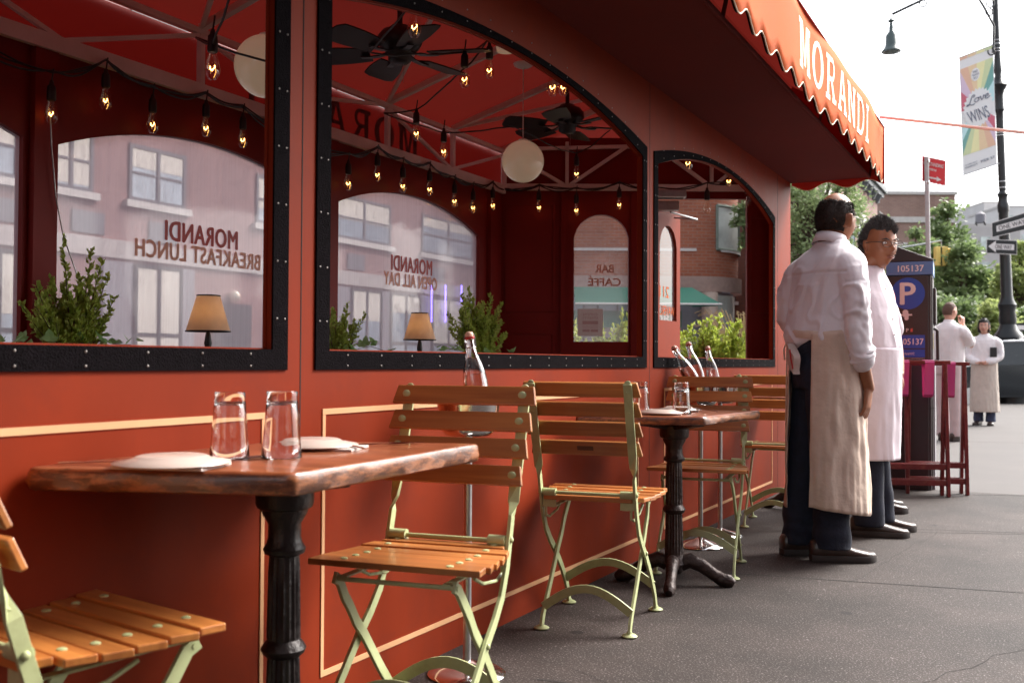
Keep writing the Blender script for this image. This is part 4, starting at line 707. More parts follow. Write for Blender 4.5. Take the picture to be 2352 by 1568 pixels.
C2 = [dep(1269, 190, 4.55), dep(1294, 190, 4.7), dep(1674, 409, 6.8), dep(1580, 367, 5.9)]
string('black cable of bulbs just inside the front arches', C2, [b+V((0, 0, .15)) for b in (C2[0], C2[1], C2[3], C2[2])], 1, sag=.02)
C3 = [dep(1624, 471, 6.9), dep(1716, 455, 7.15)]
string('two unlit bulbs on a cable over the open doorway', C3, [dep(1510, 430, 6.9), C3[0]+V((0, 0, .16)), C3[1]+V((0, 0, .15)), dep(1775, 420, 7.7)], 2, [False, False], 1.15)
w_ = MB(); w_.tube([onX(115, 250, XR+.07), onX(118, 330, XR+.06), onX(128, 450, XR+.055), onX(145, 540, XR+.06), onX(180, 640, XR+.07), onX(245, 700, XR+.08)], .0028, 6); hw_ = w_.build('hanging_wire', M['steel']); tag(hw_, 'thin grey wire hanging down the dark red post behind the shrub', 'wire')
d = MB(); d.lathe([(0, 0), (.045, 0), (.05, .02), (.03, .035), (0, .036)], (0, 0, 0), 24); sd_ = d.build('smoke_detector', M['opal'], None, smooth=True); sd_.location = dep(1162, 119, 4.9); tag(sd_, 'small round white detector under the arch beside the globe cord', 'detector')
h = thing('patio_heater', 'silver tube heater mounted inside by the doorway', 'heater', dep(1532, 447, 6.9)); a = MB(); a.box(-.13, .13, -.03, .03, -.025, .03, Matrix.Rotation(TH, 4, 'Z')); a.build('housing', M['steel'], h, bevel=.006); a = MB(); a.box(-.11, .11, -.02, .02, -.031, -.0255, Matrix.Rotation(TH, 4, 'Z')); a.build('grille', M['black'], h)
# ================================================================= table lamps
def tlamp(c, lab):
    t = thing('table_lamp', lab, 'table lamp', c, 0, 'small lamps with parchment shades')
    m, nt, b = new_mat('parchment shade'); 
    m = M.get('parch')
    if m is None:
        m = mat('parchment shade', (.78, .60, .44), .8, vary=.12, scale=18, sss=0); pb = m.node_tree.nodes['Principled BSDF']; tr = m.node_tree.nodes.new('ShaderNodeBsdfTranslucent'); tr.inputs[0].default_value = (.90, .70, .50, 1); mx = m.node_tree.nodes.new('ShaderNodeMixShader'); mx.inputs[0].default_value = .5
        m.node_tree.links.new(pb.outputs[0], mx.inputs[1]); m.node_tree.links.new(tr.outputs[0], mx.inputs[2]); m.node_tree.links.new(mx.outputs[0], m.node_tree.nodes['Material Output'].inputs[0]); M['parch'] = m
    z0 = .355; a = MB(); a.lathe([(.1, z0), (.052, z0+.165)], (0, 0, 0), 40); a.build('lamp_shade', m, t, smooth=True)
    a = MB()
    for r, z in ((.1, z0), (.052, z0+.165)): a.tube([(r*cos(i*pi/18), r*sin(i*pi/18), z) for i in range(37)], .0035, 6, caps=False)
    a.build('shade_rim', M['black'], t, smooth=True)
    lathe_obj('base', [(0, 0), (.05, 0), (.052, .01), (.02, .03), (.012, .06), (.022, .11), (.026, .16), (.018, .21), (.010, .25), (.014, .28), (.018, .30), (.012, .34), (.006, .36), (.006, .42), (0, .42)], M['black'], t, 28)
    l = MB(); l.ball((0, 0, .43), .02, 12, 8); l.build('bulb', mwarm, t, smooth=True)
mwarm, nt, b = new_mat('warm lamp bulb'); b.inputs['Emission Color'].default_value = (1, .55, .2, 1); b.inputs['Emission Strength'].default_value = 2.5
l1 = onX(478, 764, -3.42); l2 = onX(964, 782, -3.42)
tlamp((l1.x, l1.y, .742), 'parchment shaded lamp on the ledge in the left window'); tlamp((l2.x, l2.y, .742), 'parchment shaded lamp on the ledge in the big arched window')
# ================================================================= shrubs
def leaf(mb, p, d, s, n=None):
    d = d.normalized(); u = d.cross(V((random.uniform(-1, 1), random.uniform(-1, 1), random.uniform(-1, 1)))).normalized(); nn = d.cross(u)
    mb.add([p, p+d*s*.5+u*s*.27+nn*s*.06, p+d*s, p+d*s*.5-u*s*.27+nn*s*.06], [(0, 1, 2, 3)])
def shrub(name, lab, base, sprigs, mt, stemmat=None, leafs=.022, dens=130, group=None, cat='shrub', pairs=True, droop=0):
    t = thing(name, lab, cat, base, 0, group); st = MB(); lf = MB(); ex = []
    for (tip, n, spread) in sprigs:
        for q in range(2):
            o_ = random.choice(sprigs)[0]; g_ = random.uniform(.15, .5); tt = (V(tip)*(1-g_)+V(o_)*g_)*random.uniform(.6, .92); tt.x += random.uniform(-.05, .05); ex.append((tuple(tt), n, spread))
    sprigs = list(sprigs)+ex
    for (tip, n, spread) in sprigs:
        tip = V(tip); a = V((tip.x*.12, tip.y*.12, 0)); mid = tip*.5+V((random.uniform(-.02, .02), random.uniform(-.02, .02), tip.z*.06)); P = []
        for k in range(9):
            f = k/8; q = a*(1-f)**2+mid*2*f*(1-f)+tip*f*f; P.append(q)
        st.tube(P, [.0045*(1-k/10) for k in range(9)], 5)
        for k in range(int(n*1.35)):   # side twigs
            f = .12+.88*(k+random.random())/(int(n*1.35)); i = min(7, int(f*8)); q = P[i]+(P[i+1]-P[i])*(f*8-i); d = (P[i+1]-P[i]).normalized(); ang = random.uniform(0, 2*pi); o = d.orthogonal().normalized(); o = Matrix.Rotation(ang, 3, d) @ o
            tw = (d*.8+o).normalized()*spread*(1.15-f)*random.uniform(.5, 1.1)+V((0, 0, .01)); L = max(.02, tw.length); c = int(L/leafs*4.0)+3
            if L > .03: st.tube([q, q+tw], .0012, 3)
            for j in range(c):
                g = (j+.5)/c; pp = q+tw*g; dd = (tw.normalized()+o.cross(d)*random.uniform(-1.2, 1.2)+d*random.uniform(-.6, .9)+V((0, 0, random.uniform(-.3, .6)))).normalized(); leaf(lf, pp, dd, leafs*random.uniform(.65, 1.15))
    st.build('stem', M['bark'], t); lf.build('leaves', mt, t); return t
def sprig_fan(w, h, n, dn, sp, shape, depth=.12):
    out = []
    for i in range(n):
        u = (i+.5)/n*2-1; out.append(((random.uniform(-depth, depth)*.5, u*w+random.uniform(-.02, .02), h*shape(u)*random.uniform(.8, 1.05)), dn, sp))
    return out
random.seed(11)
XS = -3.50; k_ = 1.18
def sp(px, py, base, n=14, s=.06): q = onX(px, py, XS); return ((random.uniform(-.05, .06), q.y-base[1], q.z-base[2]), n, s)
b1 = (XS, onX(170, 790, XS).y, .90)
M['leafA'] = leafmat('shrub leaf', (.30, .42, .07), (.54, .62, .14), 25)
shrub('box_shrub', 'tall loose box shrub with upright sprigs in the left window', b1, [sp(143, 545, b1, 26, .05), sp(205, 580, b1, 24, .055), sp(215, 600, b1, 22, .06), sp(245, 640, b1, 20, .055), sp(262, 685, b1, 20, .05), sp(180, 640, b1, 26, .07), sp(120, 670, b1, 24, .06), sp(80, 655, b1, 22, .05), sp(40, 700, b1, 18, .045), sp(60, 740, b1, 18, .05), sp(100, 720, b1, 22, .07), sp(150, 690, b1, 28, .08), sp(200, 690, b1, 26, .08), sp(230, 730, b1, 20, .06)], M['leafA'], leafs=.024, group='shrubs on the window ledge')
b2 = (XS, onX(775, 800, XS).y, .90)
shrub('box_shrub', 'small box shrub beside the black window post', b2, [sp(762, 715, b2, 22, .06), sp(790, 700, b2, 24, .06), sp(822, 720, b2, 18, .045), sp(750, 735, b2, 22, .07), sp(800, 735, b2, 22, .06), sp(775, 720, b2, 24, .07), sp(815, 755, b2, 16, .05)], M['leafA'], leafs=.022, group='shrubs on the window ledge')
b3 = (XS, onX(1095, 810, XS).y, .90)
shrub('box_shrub', 'dense upright box shrub behind the leaning bottle', b3, [sp(x, y, b3, 34, .075) for x, y in ((1082, 665), (1066, 680), (1098, 700), (1128, 680), (1135, 700), (1050, 700), (1040, 725), (1145, 710), (1155, 740), (1110, 700), (1090, 690), (1075, 700), (1060, 720), (1120, 715), (1150, 770), (1038, 755), (1100, 740), (1130, 750), (1075, 750))], M['leafA'], leafs=.024, group='shrubs on the window ledge')
def ivy(lab, pts):
    t = thing('ivy_plant', lab, 'ivy', pts[0], 0, 'ivy trailing along the window ledge'); m = MB()
    for p in pts:
        p = V(p)-V(pts[0])
        for k in range(3):
            s = random.uniform(.02, .035); c = p+V((random.uniform(-.03, .03), random.uniform(-.05, .05), random.uniform(-.015, .02))); a = random.uniform(0, 6.28); tl = random.uniform(.3, 1.2)
            Mx = Matrix.Translation(c) @ Matrix.Rotation(a, 4, 'Z') @ Matrix.Rotation(tl, 4, 'X'); poly = [(0, -.6), (.45, -.75), (.95, -.25), (.5, .05), (.45, .5), (0, 1.15), (-.45, .5), (-.5, .05), (-.95, -.25), (-.45, -.75)]
            m.add([Mx @ V((x*s, y*s, .12*s*abs(x))) for x, y in poly], [tuple(range(10))])
    m.build('leaves', M['ivy'], t); s_ = MB(); s_.tube([V(p)-V(pts[0])-V((0, 0, .012)) for p in pts], .002, 5); s_.build('stem', M['bark'], t)
ivy('pale ivy creeping at the foot of the tall loose shrub', [onX(x, y, XS+.05) for x, y in ((5, 783), (55, 784), (95, 782), (200, 782), (235, 775), (265, 784), (300, 785))])
ivy('pale ivy between the small shrub and the lamp in the big window', [onX(x, y, XS+.05) for x, y in ((805, 800), (830, 795), (850, 790), (890, 803))])
ivy('pale ivy at the foot of the dense upright shrub', [onX(x, y, XS+.08) for x, y in ((1005, 800), (1025, 795), (1050, 800), (1120, 808), (1180, 808))])
pb_ = MB()
for y0, y1 in ((b1[1]-.5, b1[1]+.35), (b2[1]-.3, b2[1]+.25), (b3[1]-.45, b3[1]+.4)): pass
for k, (y0, y1, lab) in enumerate(((b1[1]-.45, b1[1]+.35, 'dark planter under the tall loose shrub'), (b2[1]-.28, b2[1]+.25, 'dark planter under the small shrub'), (b3[1]-.42, b3[1]+.35, 'dark planter under the dense upright shrub'))):
    m = MB(); x0, x1, z0, z1 = XS-.11, XS+.11, .742, .92
    for q in ((x0, x1, y0, y0+.012, z0, z1), (x0, x1, y1-.012, y1, z0, z1), (x0, x0+.012, y0+.012, y1-.012, z0, z1), (x1-.012, x1, y0+.012, y1-.012, z0, z1), (x0+.012, x1-.012, y0+.012, y1-.012, z0, z1-.03)): m.box(*q)
    tag(m.build('planter_box', M['redin']), lab, 'planter', 'planter boxes on the window ledge')
# outdoor shrub beyond the doorway and behind the end window
XO = dep(1640, 780, 9.5)
def spO(px, py, D, base, n=20, s=.1): q = dep(px, py, D); return (tuple(q-V(base)+V((random.uniform(-.15, .15), random.uniform(-.15, .15), 0))), n, s)
b4 = dep(1640, 900, 9.5); b4.z = .35
M['leafB'] = leafmat('bright green leaf', (.26, .36, .04), (.50, .56, .12), 12)
shrub('flowering_shrub', 'bright green shrub seen through the open doorway behind the bottles', b4, [spO(x, y, 9.5, b4, 34, .17) for x, y in ((1580, 750), (1600, 735), (1618, 745), (1635, 730), (1650, 738), (1665, 745), (1680, 740), (1700, 745), (1715, 760), (1570, 770), (1590, 765), (1610, 760), (1640, 755), (1660, 765), (1690, 765), (1720, 785), (1530, 765), (1515, 770), (1545, 780), (1625, 770), (1675, 780), (1700, 790), (1600, 785), (1650, 785))], M['leafB'], leafs=.048, group='shrubs outside the end wall')
b5 = dep(1400, 900, 9.3); b5.z = .35
shrub('flowering_shrub', 'grey green shrub outside the small arched window', b5, [spO(x, y, 9.3, b5, 28, .15) for x, y in ((1330, 745), (1350, 730), (1375, 735), (1400, 715), (1420, 725), (1440, 720), (1455, 740), (1320, 760), (1390, 745), (1430, 750), (1365, 755))], M['leafB'], leafs=.045, group='shrubs outside the end wall')
for k, (bb, lab) in enumerate(((b4, 'long planter of the bright shrub outside the doorway'), (b5, 'long planter outside the small arched window'))):
    m = MB(); m.box(-.55, .55, -.2, .2, -.349, .05); o = m.build('planter_box', M['redin'], bevel=.01); o.location = bb; o.rotation_euler = (0, 0, TH); tag(o, lab, 'planter', 'planters outside the end wall')
gr_ = thing('grass_plant', 'dry feathery grass right of the bright shrub beyond the doorway', 'plant', dep(1715, 880, 9.9)); m = MB()
for k in range(70):
    a = random.uniform(-1, 1); d = V((a*.35-.05, random.uniform(-.2, .2), random.uniform(.5, .75))); P = [V((a*.03, 0, 0)), d*.5+V((0, 0, .08)), d, d+V((a*.12+random.uniform(-.08, .08), 0, -.04))]; m.bar(P, .007, .001, (0, 1, .2))
m.build('blades', mat('dry grass', (.42, .36, .24), .8, vary=.3), gr_)
# ================================================================= parking meter kiosk
GYm = 'x'
def kiosk():
    c = V((-.93, 8.40, 0)); t = thing('parking_meter', 'tall dark parking pay station with blue band numbered 105137 and a round P sign', 'parking meter', c, radians(4))
    M['kbody'] = mat('dark grey kiosk paint', (.030, .024, .026), .45, vary=.1); M['kblue'] = mat('kiosk blue band', (.11, .25, .56), .4, vary=.04); M['kdblue'] = mat('sign blue', (.012, .085, .52), .4, vary=.03); M['kgrey'] = mat('kiosk side grey', (.25, .25, .27), .4, vary=.05); M['letw'] = mat('pale pink white letters', (.86, .84, .84), .5, vary=.02)
    W, D = .165, .20   # half width, half depth
    a = MB(); a.box(-W, W-.03, -D, D-.02, 0, 1.645); a.box(-W+.005, W-.012, -D+.012, D-.02, 0, 1.645); a.build('body', M['kbody'], t, bevel=.008)
    a = MB(); a.box(W-.055, W, -D+.03, D, 0.04, 1.64); a.build('side_panel', M['kbody'], t, bevel=.012)
    a = MB(); a.hexa([(-W-.006, -D-.006, 1.752), (W+.006, -D-.006, 1.752), (W+.006, D, 1.752), (-W-.006, D, 1.752), (-W-.006, -D-.002, 1.905), (W+.006, -D-.002, 1.765), (W+.006, D, 1.765), (-W-.006, D, 1.905)]); a.build('roof', M['kbody'], t, bevel=.006)
    a = MB(); a.box(-W-.003, W+.004, -D-.004, D, 1.647, 1.75); bnd = a.build('band', M['kblue'], t, bevel=.004)
    fr = lambda x, z, e=0: frame((x, -D-.004-e, z), (1, 0, 0), (0, 0, 1))
    text('lettering', '105137', fr(.01, 1.698, .0025), M['letw'], bnd, h=.048, w=.185, bold=.015)
    a = MB(); a.lathe([(0, 0), (.122, 0), (.122, .003), (0, .003)], (0, 0, 0), 48, fr(-.012, 1.505, -.004).to_4x4()); ps = a.build('parking_sign', M['kdblue'], t)
    text('lettering', 'P', fr(-.012, 1.505, .0005), M['letw'], ps, h=.165, bold=.02)
    a = MB(); a.lathe([(0, 0), (.021, 0), (.021, .003), (0, .003)], (0, 0, 0), 24, fr(-.03, 1.36, -.001)); a.lathe([(0, 0), (.016, 0), (.016, .003), (0, .003)], (0, 0, 0), 20, fr(-.022, 1.315, -.001)); a.box(-.072, .018, -D-.004, -D-.001, 1.335, 1.347); a.box(-.046, -.006, -D-.0045, -D-.001, 1.325, 1.352); a.build('coin_symbol', M['letw'], t)
    a = MB(); a.box(-.075, .108, -D-.003, -D-.0005, 1.085, 1.185); a.box(-.075, .108, -D-.003, -D-.0005, 1.015, 1.075); st = a.build('sticker', M['kdblue'], t)
    text('lettering', '105137', fr(.016, 1.135, .0), M['letw'], st, h=.046, w=.165, bold=.01); text('lettering', 'ParkNYC', fr(.0, 1.042), M['letw'], st, h=.018, w=.07); text('lettering', 'P', fr(-.016, 1.223, -.003), M['letw'], st, h=.026, bold=.02)
    a = MB(); a.box(.006, .022, -D-.002, -D-.0005, 1.21, 1.236); a.build('small_logo', mat('coral', (.6, .12, .10), .5), t)
    a = MB(); a.box(-.075, .108, -D-.002, -D-.0005, 1.005, 1.007); a.build('print_line', M['letw'], t)
    a = MB(); a.box(W-.004, W+.022, -D+.08, D-.03, 1.27, 1.55); a.build('screen_housing', M['kbody'], t, bevel=.008)
    a = MB(); a.tube([(W+.004, -D+.12, 1.24), (W+.03, -D+.12, 1.22), (W+.032, -D+.12, 1.00), (W+.004, -D+.12, .98)], .013, 10); a.build('handle', M['kbody'], t, smooth=True)
    a = MB(); a.box(W-.0, W+.003, -D+.06, -D+.10, 1.08, 1.20); a.build('key_plate', mat('brass', (.6, .4, .1), .3, 1), t)
    a = MB(); a.box(W-.03, W+.012, -D+.08, D+.02, 0, .96); a.build('lower_side', M['kgrey'], t, bevel=.006)
    a = MB(); a.bar([(W-.05, -D-.002, .62), (W+.01, -D+.01, .63)], .004, .002, (0, 1, 0)); a.build('cable_clip', M['black'], t)
kiosk()
# ================================================================= tray stands
def traystand(loc, rz, lab, w, h=.92, splay=.05):
    t = thing('tray_stand', lab, 'tray stand', loc, rz, 'folded maroon tray stands'); m_ = M['maroon']; H2 = w/2
    for s, nm in ((-1, 0), (1, 1)):   # two hinged frames crossing slightly
        for x in (-H2+.02*nm+.012, H2-.02*nm-.012):
            a = MB(); a.bar([(x, s*splay, 0), (x, -s*splay*.55, h)], .034, .024, (1, 0, 0)); a.build('leg', m_, t, bevel=.003)
        a = MB(); a.box(-H2-.01, H2+.01, -s*splay*.6-.012, -s*splay*.6+.012, h-.004, h+.024); a.build('top_rail', m_, t, bevel=.004)
        a = MB()
        for z in (.10, .215): yy = s*splay*(1-z/h*1.55); a.box(-H2+.02, H2-.02, yy-.009, yy+.009, z-.021, z+.021)
        a.build('cross_rail', m_, t, bevel=.003)
    for x in (-H2*.62, 0.02, H2*.66) if w > .5 else (-H2*.25, H2*.45):
        a = MB(); P = [(x, -splay*.62, h+.026), (x, -splay*.66-.014, h+.012), (x, -splay*.5, h-.12), (x, -splay*.3, h-.225), (x, 0, h-.24), (x, splay*.3, h-.215), (x, splay*.55, h-.08), (x, splay*.66+.014, h+.012), (x, splay*.62, h+.026)]
        a.bar(P, .066, .003, [V((0, -1, 0)), V((0, -1, 0)), V((0, -1, 0)), V((0, -1, -.5)), V((0, -.1, -1)), V((0, 1, -.5)), V((0, 1, 0)), V((0, 1, 0)), V((0, 1, 0))]); a.build('strap', M['pink'], t, smooth=True)
M['maroon'] = mat('maroon lacquered wood', (.15, .020, .022), .32, vary=.2, scale=14, coat=.3, dirt=(.30, .16, .08), dscale=30, damt=.35); M['pink'] = mat('pink webbing', (.62, .09, .30), .8, vary=.06, bump=.2, bscale=300)
traystand((-.86, 7.84, .001), radians(20), 'maroon folding tray stand with pink straps nearest the standing men', .50, .965)
traystand((-.72, 8.04, .001), radians(17), 'maroon folding tray stand with pink straps leaning behind the front one', .44, .955)
# ================================================================= street lamp with banner and signs
def lamp_post():
    b = onZ(2322, 925, 0); D = (b-CAM).dot(Fv); t = thing('street_lamp', 'tall black cast iron street lamp with a curled arm and glass lantern', 'street lamp', b); M['lampiron'] = mat('black lamp paint', (.010, .011, .013), .35, vary=.2, scale=6)
    s = D/FPX   # metres per photo pixel at the post
    def z(py): return (925-py)*s
    tilt = .034; T_ = Matrix.Shear('XY', 4, (0, 0)) if 0 else Matrix.Identity(4)
    lat = R0*-tilt
    def sk(r, py): return (r*s, z(py))
    n = 28
    prof = [(38, 925), (38, 893), (34, 888), (36, 880), (30, 872), (25, 850), (22, 790), (24, 785), (33, 775), (30, 768), (22, 758), (17, 745), (19, 735), (17, 715), (20, 700), (15, 690), (12.5, 680), (11.5, 560), (11, 520)]
    m = MB(); m.rings([[V((r*s*cos(2*pi*j/n), r*s*sin(2*pi*j/n), z(y)))+lat*z(y) for j in range(n)] for r, y in prof]); m.build('base', M['lampiron'], t, smooth=True, ang=30)
    prof = [(10.5, 522), (10.5, 488), (12, 484), (12.5, 470), (10, 462), (9.5, 452), (12, 445), (7.5, 438), (8.2, 420), (8.2, 272), (8.4, 255), (11, 250), (10, 242), (9.5, 218), (12, 206), (17, 198), (19, 193), (15, 188), (9, 180), (7, 168), (9, 160), (8, 150), (6.5, 120), (8.5, 106), (8, 98), (6.8, 90), (6.5, 0), (6, -140), (5, -150)]
    m = MB(); m.rings([[V((r*s*cos(2*pi*j/n), r*s*sin(2*pi*j/n), z(y)))+lat*z(y) for j in range(n)] for r, y in prof]); m.build('post', M['lampiron'], t, smooth=True, ang=30)
    def P(px, py, dd=0): return dep(px, py, D+dd)-b
    m = MB(); m.tube([P(2281, 122), P(2283, 60), P(2262, 20), P(2232, -30), P(2190, -55), P(2150, -30), P(2135, -8)], 2.6*s, 8); m.tube([P(2290, -60), P(2230, -60), P(2160, -28), P(2130, -5), P(2090, 14), P(2050, 33)], 3.2*s, 8)
    for (cx, cy, r) in ((2274, 8, 9), (2272, 28, 8), (2277, 119, 8), (2120, 8, 8)): m.tube([P(cx+r*cos(a), cy+r*sin(a)) for a in [i*.5-1.5 for i in range(11)]], 1.6*s, 6)
    m.build('arm', M['lampiron'], t, smooth=True)
    c = P(2047, 110); m = MB(); m.lathe([(0, 74*s), (3*s, 66*s), (8*s, 62*s), (3*s, 58*s), (4.5*s, 48*s), (5*s, 38*s), (12*s, 28*s), (12.5*s, 8*s), (15*s, 0), (21*s, -7*s), (21*s, -10*s), (0, -10*s)], c, 28); la = m.build('lamp_head', mat('green grey lamp metal', (.06, .09, .09), .4), t, smooth=True, ang=40)
    m = MB(); m.lathe([(18*s, -10*s), (17*s, -18*s), (11*s, -23*s), (0, -25*s)], c, 24); m.build('lamp_glass', M['winglass'], la, smooth=True)
    m = MB()
    for y in (89, 97, 108, 115, 303, 309, 416, 430): m.lathe([(8.6*s, -1*s), (9*s, 0), (8.6*s, 1*s)], V((0, 0, z(y)))+lat*z(y), 20)
    m.build('clamp_band', M['chrome'], t)
    # banner
    q = [P(2203, 134), P(2281, 104), P(2290, 376), P(2212, 402)]
    bt = thing('street_banner', 'rainbow rayed street banner reading Love WINS, hung from the lamp post', 'banner', b+q[0]); q = [x-(P(2203, 134)) for x in q]
    def Q(u, v, d=0): a_ = q[0]*(1-u)+q[1]*u; c_ = q[3]*(1-u)+q[2]*u; return a_*(1-v)+c_*v-Fv*d
    def strip(name, pts, mt, d, par): m = MB(); A_ = [Q(u, v, d) for u, v in pts]; B_ = [Q(u, v, d-.004) for u, v in pts]; n_ = len(pts); m.add(A_+B_, [tuple(range(n_)), tuple(range(2*n_-1, n_-1, -1))]+[(i, n_+i, n_+(i+1) % n_, (i+1) % n_) for i in range(n_)]); return m.build(name, mt, par)
    wm = mat('banner white', (.80, .80, .80), .8, vary=.01); sheet = strip('sheet', [(0, 0), (1, 0), (1, 1), (0, 1)], wm, 0, bt)
    cols = [(.62, .16, .22), (.70, .55, .68), (.78, .50, .36), (.82, .62, .40), (.84, .80, .45), (.62, .70, .42), (.20, .42, .38), (.55, .80, .82)]
    mats = [mat('banner colour', c_, .8, vary=.02) for c_ in cols]
    for top in (0, 1):
        x0, x1, y0, y1 = .02, .98, (.10 if top else .60), (.46 if top else .84); cy = .47; nn = len(cols)
        for i in range(nn):
            f0, f1 = i/nn, (i+1)/nn
            if top:
                def edge(f): # along left side, top, right side
                    L = f*3.0; return (x0, y1-(y1-y0)*min(1, L/.8)) if L < .8 else ((x0+(x1-x0)*(L-.8)/1.4, y0) if L < 2.2 else (x1, y0+(y1-y0)*(L-2.2)/.8))
                e0, e1 = edge(f0), edge(f1); pts = [e0]
                for cL, cp in ((.8/3, (x0, y0)), (2.2/3, (x1, y0))):
                    if f0 < cL < f1: pts.append(cp)
                pts += [e1, (.5, .47)]
            else:
                def edge(f): L = f*3.0; return (x1, y0+(y1-y0)*min(1, L/.8)) if L < .8 else ((x1-(x1-x0)*(L-.8)/1.4, y1) if L < 2.2 else (x0, y1-(y1-y0)*(L-2.2)/.8))
                e0, e1 = edge(f0), edge(f1); pts = [e0]
                for cL, cp in ((.8/3, (x1, y1)), (2.2/3, (x0, y1))):
                    if f0 < cL < f1: pts.append(cp)
                pts += [e1, (.5, .47)]
            strip('ray', pts, mats[i], .006, sheet)
    k_ = [(.5+(.40 if i % 2 else .46)*cos(2*pi*i/52), .475+(.15 if i % 2 else .17)*sin(2*pi*i/52)) for i in range(52)]; strip('burst', k_, wm, .012, sheet)
    strip('round_badge', [(.45+.13*cos(2*pi*i/24), .19+.055*sin(2*pi*i/24)) for i in range(24)], wm, .012, sheet)
    for i, cc in enumerate((2, 3, 4, 5)): strip('top_stripe', [(i*.25+.01, .0), (i*.25+.24, .0), (i*.25+.24, .025), (i*.25+.01, .025)], mats[cc], .006, sheet)
    ink = mat('banner ink', (.16, .18, .24), .8); xd = (Q(1, .5)-Q(0, .5)); W_ = xd.length; yd = Q(0, 0)-Q(0, 1)
    for s_, u, v, h_, w2, sh in (('WINS', .50, .535, .36*W_, .60*W_, 0), ('MARKET', .25, .948, .05*W_, .36*W_, 0), ('CHELSEA', .25, .925, .03*W_, .36*W_, 0), ('PIER 57', .73, .937, .075*W_, .40*W_, 0), ('WEST', .45, .165, .06*W_, .15*W_, 0), ('VILLAGE', .45, .19, .05*W_, .20*W_, 0), ('ALLY', .45, .217, .06*W_, .14*W_, 0)):
        text('lettering', s_, frame(Q(u, v, .018), xd, yd), ink, sheet, h=h_*.92, w=w2, bold=-.005, ext=.003)
    m = MB()   # script 'Love'
    def scr(pts): m.tube([Q(.5+(x-.5)*.62, .42-(y)*.060, .02) for x, y in pts], .011, 5)
    def sm(pts): 
        out = []
        for i in range(len(pts)-1):
            p0, p1, p2, p3 = pts[max(0, i-1)], pts[i], pts[i+1], pts[min(len(pts)-1, i+2)]
            for k in range(5):
                f = k/5; out.append(tuple(.5*((2*p1[j])+(-p0[j]+p2[j])*f+(2*p0[j]-5*p1[j]+4*p2[j]-p3[j])*f*f+(-p0[j]+3*p1[j]-3*p2[j]+p3[j])*f**3) for j in (0, 1)))
        return out+[pts[-1]]
    scr(sm([(.27, .70), (.36, .92), (.29, 1.05), (.20, .78), (.14, .25), (.06, -.18), (-.03, -.24), (-.03, -.08), (.09, -.10), (.21, -.28), (.34, -.22)]))
    scr(sm([(.50, .5), (.38, .45), (.34, .05), (.44, -.05), (.54, .15), (.50, .5), (.55, .42), (.62, .5), (.66, -.02), (.74, .2), (.76, .52), (.84, .42)])); scr(sm([(.82, .18), (.98, .35), (.96, .58), (.86, .45), (.84, .05), (.94, -.05), (1.06, .15)]))
    m.build('script_lettering', ink, sheet)
    m = MB(); m.tube([Q(-.02, -.004), Q(1.08, -.004)], .012, 6); m.tube([Q(-.02, 1.004), Q(1.08, 1.004)], .012, 6); m.build('banner_rod', M['steel'], bt)
    # one way signs
    def oneway(qs, lab, right, words):
        c = b+P(*qs[0]); t2 = thing('one_way_sign', lab, 'road sign', c, 0, 'one way signs on the lamp post'); q = [b+P(*x, (-.3 if i in (0, 1, 2, 3) else 0))-c for i, x in enumerate(qs)]
        def S(u, v, d=0): a_ = q[0]*(1-u)+q[1]*u; c_ = q[3]*(1-u)+q[2]*u; return a_*(1-v)+c_*v-Fv*d
        m = MB(); P_ = [S(u, v, 0) for u, v in ((0, 0), (1, 0), (1, 1), (0, 1))]; B_ = [x+Fv*.01 for x in P_]; m.hexa(B_+P_); pl_ = m.build('plate', M['letw2'], t2)
        m = MB(); P_ = [S(u, v, .004) for u, v in ((.015, .04), (.985, .04), (.985, .96), (.015, .96))]; m.hexa([x+Fv*.003 for x in P_]+P_); m.build('black_field', M['black'], pl_)
        ar = [(.10, .30), (.70, .30), (.70, .10), (.95, .5), (.70, .90), (.70, .70), (.10, .70)]
        if not right: ar = [(1-x, y) for x, y in ar]
        m = MB(); A_ = [S(u, v, .008) for u, v in ar]; B_ = [x+Fv*.003 for x in A_]; n_ = len(ar); m.add(A_+B_, [tuple(range(n_)), tuple(range(2*n_-1, n_-1, -1))]); m.build('arrow', M['letw2'], pl_)
        xd = S(1, .5)-S(0, .5); text('lettering', words[0], frame(S(words[1], .5, .011), xd, S(.5, 0)-S(.5, 1)), M['black'], pl_, h=(S(0, 0)-S(0, 1)).length*.30, w=xd.length*words[2], ext=.002)
    oneway([(2277, 512), (2385, 478), (2390, 520), (2278, 546)], 'ONE WAY sign with arrow to the right, upper one on the lamp post', True, ('ONE WAY', .42, .55))
    oneway([(2266, 549), (2336, 552), (2336, 585), (2266, 582)], 'ONE WAY sign with arrow to the left, lower one on the lamp post', False, ('ONE WAY', .55, .55))
M['letw2'] = mat('sign white', (.72, .68, .67), .5, vary=.02)
lamp_post()
